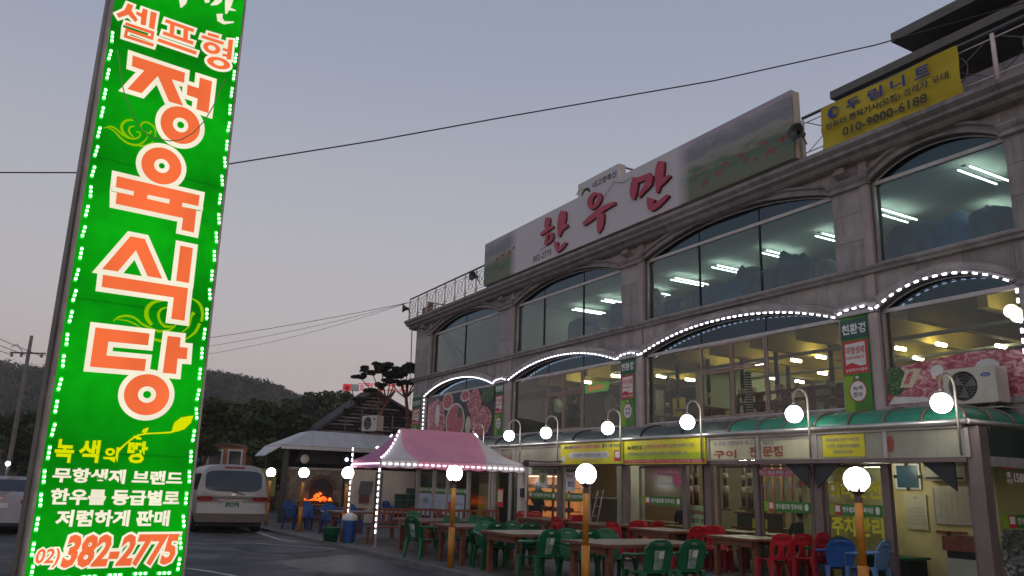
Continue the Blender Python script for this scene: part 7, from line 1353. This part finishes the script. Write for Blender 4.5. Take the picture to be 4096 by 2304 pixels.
# houses at the foot of the hill
def house(label, x, y, w, d, hh, wall, roof, rot=0, gable=1.1, over=.3, wz=None):
    wz = wz or hh*.5
    t = thing('house', label, 'house', x, y, 0, rot, base=Matrix()); m = MB(); m.box(-w/2, w/2, 0, d, 0, hh); m.build('wall', wall, t)
    m = MB(); m.prism([(-w/2-over, hh), (w/2+over, hh), (0, hh+gable)], -over, d+over); m.build('roof', roof, t)
    for sx in (w*.25, -w*.2): 
        m = MB(); m.prism([(sx-.38, wz), (sx+.38, wz), (sx+.38, wz+.85), (sx-.38, wz+.85)], -.08, -.01, 0, [[(sx-.3, wz+.08), (sx+.3, wz+.08), (sx+.3, wz+.77), (sx-.3, wz+.77)]]); wn = m.build('window', FILM['w'], t)
        m = MB(); m.box(sx-.3, sx+.3, -.04, -.02, wz+.08, wz+.77); m.build('pane', mat('dull_glass', (.06, .07, .06), .2), wn)
house('orange rendered house with a white framed window among the trees', -14.2, 41, 2.2, 5, 3.05, mat('house_orange', (.40, .20, .08), .8, var=.25, dirt=.3), mat('house_roof_brown', (.12, .06, .04), .8), 0, .25, .04, 2.1)
house('low white house with a teal sheet roof left of the orange house', -16.0, 40.2, 2.2, 4, 1.75, mat('house_white', (.45, .42, .4), .8), mat('roof_teal', (.02, .14, .17), .6), 0, .75)
house('cream house with a red roof glimpsed under the hut roof', -12.0, 46, 3.6, 5, 2.5, mat('house_cream', (.38, .33, .2), .8), mat('roof_red', (.20, .05, .03), .8), 0, 1.2)
# ------------------------------------------------------------------ utility poles and wires
POLE = mat('pole_concrete', (.20, .18, .15), .85, var=.2, dirt=.4)
up = thing('utility_pole', 'concrete utility pole with one crossarm left of the green sign', 'utility pole', -27.35, 45, 0, 0, base=Matrix())
m = MB(); m.tube([(0, 0, 0), (0, 0, 9.1)], [.15, .09], 10); m.build('shaft', POLE, up)
m = MB(); m.box(-1.0, 1.0, -.12, -.02, 8.05, 8.13); m.build('crossarm', RAILM, up)
for s in (-.9, -.35, .8): m = MB(); m.lathe([(.05, 0), (.09, .04), (.05, .08), (.09, .12), (.03, .18)], 8, (s, -.07, 7.86)); m.build('insulator', mat('insulator', (.12, .10, .09), .4), up)
m = MB(); m.tube([(-.35, 0, 8.15), (-.75, 0, 8.6), (-1.05, 0, 8.4)], .02, 5); m.build('jumper_cable', DARK, up)
up2 = thing('utility_pole', 'shorter leaning pole behind, at the left edge', 'utility pole', -34.5, 52, 0, 0, base=Matrix()); m = MB(); m.tube([(0, 0, 0), (.3, 0, 6.2)], [.16, .1], 8); m.build('shaft', POLE, up2)
def wire(label, pts, r, sag=0, cnt=24, grp='overhead wires'):
    pts = [Vector(p) for p in pts]; P = []
    if len(pts) == 2: P = [pts[0].lerp(pts[1], i/cnt) - Vector((0, 0, sag*4*(i/cnt)*(1-i/cnt))) for i in range(cnt+1)]
    else: P = pts
    m = MB(); m.tube(P, r, 5); o = m.build('overhead_wire', DARK); tag(o, label, 'wire', grp); return o
wire('long black cable rising from the left edge across the sky to the penthouse roof', [(-14, 12.5, 6.45), (-8.61, 12.5, 6.42), (-7.32, 12.5, 6.46), (-4.8, 12.5, 6.7), (-2.4, 12.5, 7.2), (-.25, 12.5, 7.70), (3.41, 12.5, 8.52), (6.25, 12.5, 9.3), (8.98, 12.5, 10.24), (14, 12.5, 12.2)], .012)
A_ = SITE @ Vector((-26.6, 1.6, 9.75))
for i, (dz, r) in enumerate(((0, .013), (-.25, .010), (-.42, .009))): wire('thin cable from the left roof corner down behind the green sign, %s of three' % ['top', 'middle', 'lowest'][i], [A_, (-27.3+i*.3, 46, 8.1+dz)], r, .35+.3*i)
for i in range(3): wire('sagging cable from the utility pole towards the left edge, strand %s' % ['one', 'two', 'three'][i], [(-28.2+i*.8, 45, 7.95), (-33.5-i, 30, 13+i)], .018, .8)
for i in range(0): wire('far cable crossing low behind the pole, strand %s' % ['one', 'two', 'three'][i], [(-27.3, 45, 7.6-i*.25), (-34, 50, 6.0-i*.3)], .014, .2); 
for i in range(2): wire('loose cable hanging down the left end of the stone building, %s' % ['outer', 'inner'][i], [SITE @ Vector((-26.75+.1*i, 1.85, 8.6)), SITE @ Vector((-26.6-.1*i, 1.95, 5+i))], .012, .1)
wire('thick canopy cable from the tent lamp to the yellow banner', [SITE @ Vector((-12.3, -.5, 2.3)), SITE @ Vector((-11.1, -.05, 2.28))], .02, .03)
yl = thing('street_light', 'small bright white street light far off at the left edge', 'lamp', -26.8, 44, 0, 0, base=Matrix()); m = MB(); m.bar((0, 0, 0), (0, 0, 1.8), .05); m.build('post', POLE, yl); m = MB(); m.ball((0, 0, 1.95), .12, 10, 8); m.build('bulb', emat('street_bulb', (.9, .9, 1), 12), yl)
# ================================================================== VEHICLES
VGL = mat('car_glass', (.012, .02, .024), .08, spec=.8); SILV = mat('van_silver', (.34, .32, .31), .35, metal=.35, var=.04); TYRE = mat('tyre', (.015, .015, .015), .85); HUB = mat('hub_metal', (.3, .3, .3), .35, metal=.8)
BUMP = mat('bumper_grey', (.13, .115, .09), .6); TAILR = mat('tail_red', (.28, .008, .012), .2); TAILW = mat('tail_clear', (.34, .32, .30), .2); CHR = mat('chrome', (.6, .58, .55), .15, metal=1)
def superpatch(fn, cx, cz, hx, hz, n, off, mt, name, parent, seg=28, rings=3, yo=0):
    m = MB(); vs = [fn(cx, cz, off)]; fs = []
    for r in range(1, rings+1):
        for k in range(seg):
            t_ = 2*math.pi*k/seg; c, s = math.cos(t_), math.sin(t_); a = abs(c)**(2/n)*(1 if c > 0 else -1); b = abs(s)**(2/n)*(1 if s > 0 else -1)
            vs.append(fn(cx+hx*a*r/rings, cz+hz*b*r/rings, off))
    for k in range(seg): fs.append((0, 1+k, 1+(k+1) % seg))
    for r in range(rings-1):
        for k in range(seg): a = 1+r*seg+k; b = 1+r*seg+(k+1) % seg; fs.append((a, a+seg, b+seg, b))
    m.add(vs, fs, 0, True); return m.build(name, mt, parent)
def loft(st, parent, mt, name='body'):
    """stations: (y, [(x, z), ...]) right-hand half outline from sill to roof centre"""
    m = MB(); n = len(st[0][1]); vs = []; fs = []
    for y, P in st:
        row = [(x, y, z) for x, z in P] + [(-x, y, z) for x, z in P[::-1]]; vs += row
    k = 2*n
    for i in range(len(st)-1):
        for j in range(k-1): fs.append((i*k+j, i*k+j+1, (i+1)*k+j+1, (i+1)*k+j))
        fs.append((i*k+k-1, i*k, (i+1)*k, (i+1)*k+k-1))
    m.add(vs, fs, 0, True); m.add([vs[i] for i in range(k)], [tuple(range(k))], 0); m.add([vs[(len(st)-1)*k+i] for i in range(k)], [tuple(range(k))], 0)
    return m.build(name, mt, parent)
def wheel(parent, x, y, r=.33):
    w = MB(); w.lathe([(r*.6, -.11), (r*.95, -.11), (r, -.07), (r, .07), (r*.95, .11), (r*.6, .11)], 22); w.v = [(x+z, y+a, r+b) for a, b, z in w.v]; o = w.build('wheel', TYRE, parent)
    s = 1 if x > 0 else -1; w = MB(); w.lathe([(.001, .09), (r*.2, .1), (r*.58, .085), (r*.6, .06)], 16); w.v = [(x+s*z, y+a, r+b) for a, b, z in w.v]; w.build('rim', HUB, o)
van = thing('parked_van', 'silver van seen from behind, parked between the green sign and the lamp posts', 'van', -8.02, 24.3, 0, rad(27), base=Matrix())
zs_ = [.32, .42, .6, .95, 1.08, 1.2, 1.5, 1.75, 1.88, 1.94, 1.97]; hw = [.78, .86, .90, .91, .90, .88, .83, .77, .68, .45, .0]
def vrear(x, z, off=0): 
    y = .10*(abs(x)/.9)**2.5 + (.0 if z < 1.08 else .30*((z-1.08)/.9)**1.3) - (.06 if z < .62 else 0) + (.04 if .62 <= z < 1.0 else 0)
    return (x, y-off, z)
m = MB()
def rf(a, b):
    k = b*(len(zs_)-1); i = min(int(k), len(zs_)-2); f = k-i; z = zs_[i]+(zs_[i+1]-zs_[i])*f; w = hw[i]+(hw[i+1]-hw[i])*f; return vrear((a*2-1)*w*.97, z)
m.grid(rf, 16, 20); m.build('tailgate', SILV, van)
st = []
for y, sx, dz in ((0, .97, 0), (.08, .995, 0), (.4, 1, .01), (1.5, 1, .02), (2.8, 1, .01), (3.3, .99, -.05), (4.0, .97, -.55), (4.5, .95, -.85), (4.75, .85, -.95)):
    row = []
    for z, w in zip(zs_, hw):
        yy = y; z2 = z if z < 1.0 else 1.0+(z-1.0)*max(.05, 1+dz); row.append((w*sx if w else 0, z2))
    st.append((y, row))
st2 = []
m = MB(); n = len(zs_); vs = []; fs = []
for i, (y, P) in enumerate(st):
    for s in (1, -1):
        pass
vs = []
for y, P in st:
    row = []
    for (x, z) in P: row.append((x, (vrear(x, z)[1] if y == 0 else max(y, vrear(x, z)[1]+.03) if y < .5 else y), z))
    for (x, z) in P[::-1]: row.append((-x, (vrear(x, z)[1] if y == 0 else max(y, vrear(x, z)[1]+.03) if y < .5 else y), z))
    vs += row
k = 2*n
for i in range(len(st)-1):
    for j in range(k-1): fs.append((i*k+j, i*k+j+1, (i+1)*k+j+1, (i+1)*k+j))
m = MB(); m.add(vs, fs, 0, True); m.build('body', SILV, van)
superpatch(vrear, 0, 1.49, .72, .30, 5, .014, VGL, 'rear_window', van)
for s in (-1, 1):
    superpatch(vrear, s*.70, 1.03, .2, .125, 3.2, .016, TAILW, 'tail_light', van); superpatch(vrear, s*.70, .975, .19, .065, 4, .024, TAILR, 'brake_lamp', van); superpatch(vrear, s*.62, .48, .10, .04, 4, .03, TAILR, 'reflector', van)
superpatch(vrear, 0, .79, .28, .12, 6, .012, mat('plate_recess', (.45, .43, .40), .4), 'plate_recess', van)
superpatch(vrear, 0, .79, .17, .085, 12, .022, mat('plate_green', (.015, .14, .07), .5), 'number_plate', van)
mb2 = MB(); text(mb2, '2124', -.13, .13, .735, .80, -.0, .02); text(mb2, '서울 72', -.09, .09, .815, .85, 0); mb2.v = [vrear(x, z, .028) for x, y, z in mb2.v]; mb2.build('lettering', FILM['w'], van)
m = MB(); m.grid(lambda a, b: vrear(-.36+.72*a, .93+.025*b, .035), 8, 2); m.build('handle_bar', CHR, van); m = MB(); m.flat(disc(0, 1.10, .055, .03), 0); m.v = [vrear(x, z, .02) for x, y, z in m.v]; m.build('badge', CHR, van)
m = MB(); m.grid(lambda a, b: vrear(-.9+1.8*a, .33+.24*b, .05), 14, 4); m.build('bumper', BUMP, van)
m = MB(); m.grid(lambda a, b: vrear(-.26+.52*a, 1.855+.05*b, .01), 6, 2); m.build('high_brake_lamp', TAILR, van)
m = MB(); m.tube([vrear(-.02, 1.2, .03), vrear(.28, 1.1, .035)], .012, 5); m.tube([vrear(-.4, 1.205, .02), vrear(-.02, 1.2, .03)], .006, 4); m.build('wiper', DARK, van)
def vside(s): return lambda y, z, off: (s*(.895-.0*(z)-(max(0, z-1.08)*.17)-(max(0, z-1.7)*.5)+off), y, z)
for s in (-1, 1):
    for cy, hy in ((.95, .55), (2.1, .5), (3.15, .42)): superpatch(vside(s), cy, 1.45, hy, .24, 6, .012, VGL, 'side_window', van)
    wheel(van, s*.78, .95); wheel(van, s*.78, 3.75)
    m = MB(); m.box(s*.93, s*1.1, 3.35, 3.45, 1.1, 1.3); m.build('wing_mirror', SILV, van)
m = MB(); m.box(-.78, .78, .15, 4.6, .2, .34); m.build('underbody', DARK, van)
van.matrix_world = van.matrix_world @ Matrix.Diagonal((1.12, 1, 1, 1))
def sedan(label, x, y, rot, paint):
    c = thing('parked_car', label, 'car', x, y, 0, rot, base=Matrix())
    S_ = []
    for yy, w, zb, zt, tw, zr in ((0, .82, .35, .95, .76, .96), (.12, .87, .22, .99, .8, 1.0), (.7, .89, .2, 1.0, .8, 1.03), (1.25, .9, .2, 1.0, .66, 1.36), (1.8, .9, .2, 1.0, .6, 1.44), (2.7, .9, .2, .98, .6, 1.43), (3.4, .9, .2, .96, .72, 1.02), (4.2, .87, .2, .86, .74, .9), (4.5, .78, .3, .7, .66, .72)):
        S_.append((yy, [(w*.9, zb), (w, zb+.25), (w, zt-.12), (tw+ (w-tw)*.5, zt), (tw, zt+(zr-zt)*.75), (tw*.75, zr), (0, zr+.01)]))
    loft(S_, c, paint)
    def rw(a, b, off): return (a, 1.2-.42*(1.38-b)/.36*1.0-off*1.0-.0 + .02, b+off)
    superpatch(lambda a, b, o: (a, .72+.52*(b-1.03)/.36-o, b+o), 0, 1.19, .56, .145, 5, .025, VGL, 'rear_window', c)
    superpatch(lambda a, b, o: (a, 2.75+.62*(1.42-b)/.4+o, b+o), 0, 1.2, .58, .17, 5, .03, VGL, 'windscreen', c)
    for s in (-1, 1):
        superpatch(lambda a, b, o, s=s: (s*(.865-(b-1.0)*.6+o), a, b), 2.2, 1.17, .78, .13, 4, .02, VGL, 'side_window', c); wheel(c, s*.8, .95, .31); wheel(c, s*.8, 3.6, .31)
        superpatch(lambda a, b, o: (a, -o+.0, b), s*.62, .82, .15, .06, 4, .02, TAILR, 'tail_light', c); superpatch(lambda a, b, o: (a, 4.5+o, b), s*.55, .62, .14, .06, 4, .02, TAILW, 'headlight', c)
    superpatch(lambda a, b, o: (a, -o, b), 0, .72, .2, .07, 8, .02, FILM['w'], 'number_plate', c); superpatch(lambda a, b, o: (a, -o+.02, b), 0, .9, .05, .025, 3, .03, CHR, 'badge', c)
    m = MB(); m.box(-.8, .8, -.06, .0, .3, .5); m.build('bumper', paint, c); return c
sedan('white saloon car seen from behind at the left edge', -12.95, 21.2, rad(24), mat('car_white', (.34, .36, .40), .35, metal=.1))
sedan('dark saloon car cut off by the left edge, nearer than the white one', -7.75, 8.9, rad(20), mat('car_dark', (.012, .014, .02), .25))
# ================================================================== PYLON SIGN
PB = Matrix.Translation((PY_ORIGIN[0], PY_ORIGIN[1], 0)) @ Matrix.Rotation(rad(37.5), 4, 'Z')
py = thing('pylon_sign', 'tall leaning green lit pylon sign with big orange letters and green led edging', 'sign', base=PB)
L = lambda z: -1.865-.0035*(z) if False else None
TOPZ = 11.0
fx = lambda z: (-1.715-.05*(9-z)/9*3.2*.9 - .03, .0)   # placeholder, edges come from the measured corners below
zl0, xl0, xl1 = .32, -1.725, -1.795
def edge(z, a, b): return a+(b-a)*(z-.4)/7.2
lx = lambda z: edge(z, -1.70, -1.775); rx_ = lambda z: edge(z, .0, -.10)
PGREEN = emat('sign_green', (.002, .30, .004), 1.0, .28, .7)
def greenface(m):                                           # tube-lit acrylic: bright by the tubes, dull at the sheet joints
    n = m.node_tree.nodes; Lk = m.node_tree.links; e = [q for q in n if q.type == 'EMISSION'][0]; src = e.inputs[1].links[0].from_socket
    co = n.new('ShaderNodeTexCoord'); s = n.new('ShaderNodeSeparateXYZ'); Lk.new(co.outputs['Object'], s.inputs[0])
    w = n.new('ShaderNodeMath'); w.operation = 'MULTIPLY'; w.inputs[1].default_value = 1/1.83; Lk.new(s.outputs['Z'], w.inputs[0])
    f = n.new('ShaderNodeMath'); f.operation = 'FRACT'; Lk.new(w.outputs[0], f.inputs[0]); c = n.new('ShaderNodeMath'); c.operation = 'SUBTRACT'; c.inputs[1].default_value = .5; Lk.new(f.outputs[0], c.inputs[0])
    ab = n.new('ShaderNodeMath'); ab.operation = 'ABSOLUTE'; Lk.new(c.outputs[0], ab.inputs[0])
    r = n.new('ShaderNodeMapRange'); r.inputs['From Min'].default_value = .0; r.inputs['From Max'].default_value = .5; r.inputs['To Min'].default_value = 1.28; r.inputs['To Max'].default_value = .78; Lk.new(ab.outputs[0], r.inputs['Value'])
    j = n.new('ShaderNodeMapRange'); j.inputs['From Min'].default_value = .490; j.inputs['From Max'].default_value = .498; j.inputs['To Min'].default_value = 1; j.inputs['To Max'].default_value = .72; Lk.new(ab.outputs[0], j.inputs['Value'])
    nz = n.new('ShaderNodeTexNoise'); nz.inputs['Scale'].default_value = 5; nz.inputs['Detail'].default_value = 8; Lk.new(co.outputs['Object'], nz.inputs['Vector'])
    q = n.new('ShaderNodeMapRange'); q.inputs['From Min'].default_value = .3; q.inputs['From Max'].default_value = .6; q.inputs['To Min'].default_value = .86; q.inputs['To Max'].default_value = 1.03; Lk.new(nz.outputs['Fac'], q.inputs['Value'])
    o = src
    for t in (r, j, q): mm = n.new('ShaderNodeMath'); mm.operation = 'MULTIPLY'; Lk.new(o, mm.inputs[0]); Lk.new(t.outputs[0], mm.inputs[1]); o = mm.outputs[0]
    Lk.new(o, e.inputs[1])
greenface(PGREEN); PWH = emat('sign_letter_white', (1, .93, .72), .92, .08, 2); POR = emat('sign_letter_orange', (.94, .165, .05), .96, .12, 1.5); PYE = emat('sign_letter_yellow', (.72, .78, .0), .95); PLI = emat('sign_swirl', (.30, .60, .0), .85); PRD = emat('sign_letter_red', (.80, .085, .03), .9)
m = MB(); m.flat([(lx(.33), .33), (rx_(.43), .40), (rx_(TOPZ), TOPZ), (lx(TOPZ), TOPZ)], 0); m.build('face', PGREEN, py)
FRM = mat('sign_frame', (.48, .43, .36), .6, var=.25, dirt=.4)
m = MB(); m.add([(lx(.33)-.03, -.02, .33), (lx(TOPZ)-.03, -.02, TOPZ), (lx(TOPZ), -.02, TOPZ), (lx(.33), -.02, .33), (lx(.33)-.03, .28, .33), (lx(TOPZ)-.03, .28, TOPZ)], [(0, 1, 2, 3), (0, 4, 5, 1)]); m.build('left_case', FRM, py)
m = MB(); m.add([(rx_(.33), -.02, .33), (rx_(TOPZ), -.02, TOPZ), (rx_(TOPZ)+.03, -.02, TOPZ), (rx_(.33)+.03, -.02, .33), (rx_(.33)+.03, .28, .33), (rx_(TOPZ)+.03, .28, TOPZ)], [(0, 1, 2, 3), (3, 2, 5, 4)]); m.build('right_case', FRM, py)
m = MB(); m.add([(lx(.3), .28, .3), (rx_(.3), .28, .3), (rx_(TOPZ), .28, TOPZ), (lx(TOPZ), .28, TOPZ)], [(0, 1, 2, 3)]); m.build('back', DARK, py)
m = MB(); m.box(lx(.3)-.03, rx_(.3)+.03, -.02, .28, .26, .315); m.build('bottom_case', FRM, py)
for x in (-1.45, -.35): m = MB(); m.box(x-.1, x+.1, .285, .5, 0, TOPZ); m.build('post', mat('sign_post', (.30, .31, .31), .6, dirt=.4), py)
for z in (1.5, 4, 6.5, 9): m = MB(); m.box(lx(z)-.02, -.3, .281, .35, z, z+.08); m.build('brace', FRM, py)
m = MB(); m.tube([(lx(3)-.05, .2, .3), (lx(3)-.09, .2, 6.2), (lx(3)-.1, .2, TOPZ)], .035, 6); m.build('conduit', mat('sign_post', None), py)
m = MB(); m.box(-1.7, -.1, .2, .6, 0, .12); m.build('plinth', STONE2, py)
ctr_ = [0]
def lay(P, y, mt, nm, hol=()): 
    ctr_[0] += 1; m = MB(); m.flat(P, -y-ctr_[0]*.00002, 0, hol); return m.build(nm, mt, py)
for P in G_BIG: lay(offs(P, .062), .006, PWH, 'letter_outline')
for x, z, a, b, iw, ig in [r for r in G_RINGS if r[0] != 's']: lay(disc(x, z, a+.065, b+.065, 36), .006, PWH, 'letter_outline')
for P in G_SMALL: lay(offs(P, .034), .008, PWH, 'letter_outline')
for q in [r for r in G_RINGS if r[0] == 's']: lay(offs(q[1], .036), .008, PWH, 'letter_outline')
for P in G_SWIRL: lay(P, .003, PLI, 'swirl')
for P in G_BIG: lay(P, .012, POR, 'letter')
for x, z, a, b, iw, ig in [r for r in G_RINGS if r[0] != 's']:
    lay(disc(x, z, a, b, 36), .013, POR, 'letter'); lay(disc(x, z, a*iw, b*iw, 24), .016, PWH, 'letter_counter'); lay(disc(x, z, a*ig, b*ig, 16), .018, PGREEN, 'letter_counter')
for P in G_NOTCH: lay(P, .0145, PWH, 'letter_notch')
for P in G_SMALL: lay(P, .014, PRD if False else POR, 'letter')
for q in [r for r in G_RINGS if r[0] == 's']: lay(q[1], .014, POR, 'letter'); lay(q[2], .017, PWH, 'letter_counter')
for P in G_WHITE: lay(P, .005, PWH, 'brush_stroke')
for P in G_YELLOW: lay(P, .005, PYE, 'sprout')
R = G_ROWS
def row(key, txt, mt, off, y=-.006, sh=0, grow=0, nm='lettering'):
    a, b, z0, z1 = R[key]; m = MB(); text(m, txt, a-grow, b+grow, z0-grow, z1+grow, y, off, sh); return m.build(nm, mt, py)
row('nok', '녹', PYE, .035); row('saek', '색', PYE, .035); row('ui', '의', PYE, .035); row('ttang', '땅', PYE, .035)
row('r1', '무항생제 브랜드', PWH, .04); row('r2', '한우를 등급별로', PWH, .04); row('r3', '저렴하게 판매', PWH, .04)
row('o2', '02)', PWH, .12, -.006, .12, .02, 'letter_outline'); row('ph', '382-2775', PWH, .12, -.006, .16, .03, 'letter_outline')
row('o2', '02)', mat('x', None) if False else POR, .02, -.012, .12); row('ph', '382-2775', POR, .045, -.012, .16)
lm = MB()
for d in (-.056, 0, .056): lm.ball((0, -.02, d), .0165, 8, 6)
lm.box(-.02, .02, -.008, 0, -.09, .09, 1); lmesh = lm.mesh('led_module', [LEDG, LEDH])  # glowing plate imitates the green halo around the dots
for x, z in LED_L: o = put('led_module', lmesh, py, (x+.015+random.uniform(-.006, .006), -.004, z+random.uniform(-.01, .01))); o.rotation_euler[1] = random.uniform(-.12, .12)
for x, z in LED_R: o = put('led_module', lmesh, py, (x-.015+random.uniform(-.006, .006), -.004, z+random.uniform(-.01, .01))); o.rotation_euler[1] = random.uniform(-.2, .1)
for z in (8.6-.0,): pass
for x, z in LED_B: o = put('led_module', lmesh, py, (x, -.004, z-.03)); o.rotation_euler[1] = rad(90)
m = MB(); m.tube([(x, -.05, z) for x, z in G_WIRE], .007, 5); m.build('hanging_wire', mat('wire_grey', (.22, .26, .16), .6), py)
for i in (4, 9, 13): x, z = G_WIRE[min(i, len(G_WIRE)-1)]

# ------------------------------------------------------------------ evening haze
HAZE_D = .0007
m = MB(); m.box(-560, 560, -80, 560, -1.5, 75)
hzm = bpy.data.materials.new('haze'); hzm.use_nodes = True; hn = hzm.node_tree.nodes; hn.clear(); ho = hn.new('ShaderNodeOutputMaterial'); hv = hn.new('ShaderNodeVolumePrincipled')
hv.inputs['Color'].default_value = (.86, .84, .86, 1); hv.inputs['Density'].default_value = HAZE_D; hzm.node_tree.links.new(hv.outputs[0], ho.inputs['Volume'])
o = m.build('haze', hzm); o['kind'] = 'stuff'; o['label'] = 'thin evening haze over the valley'; o['category'] = 'haze'
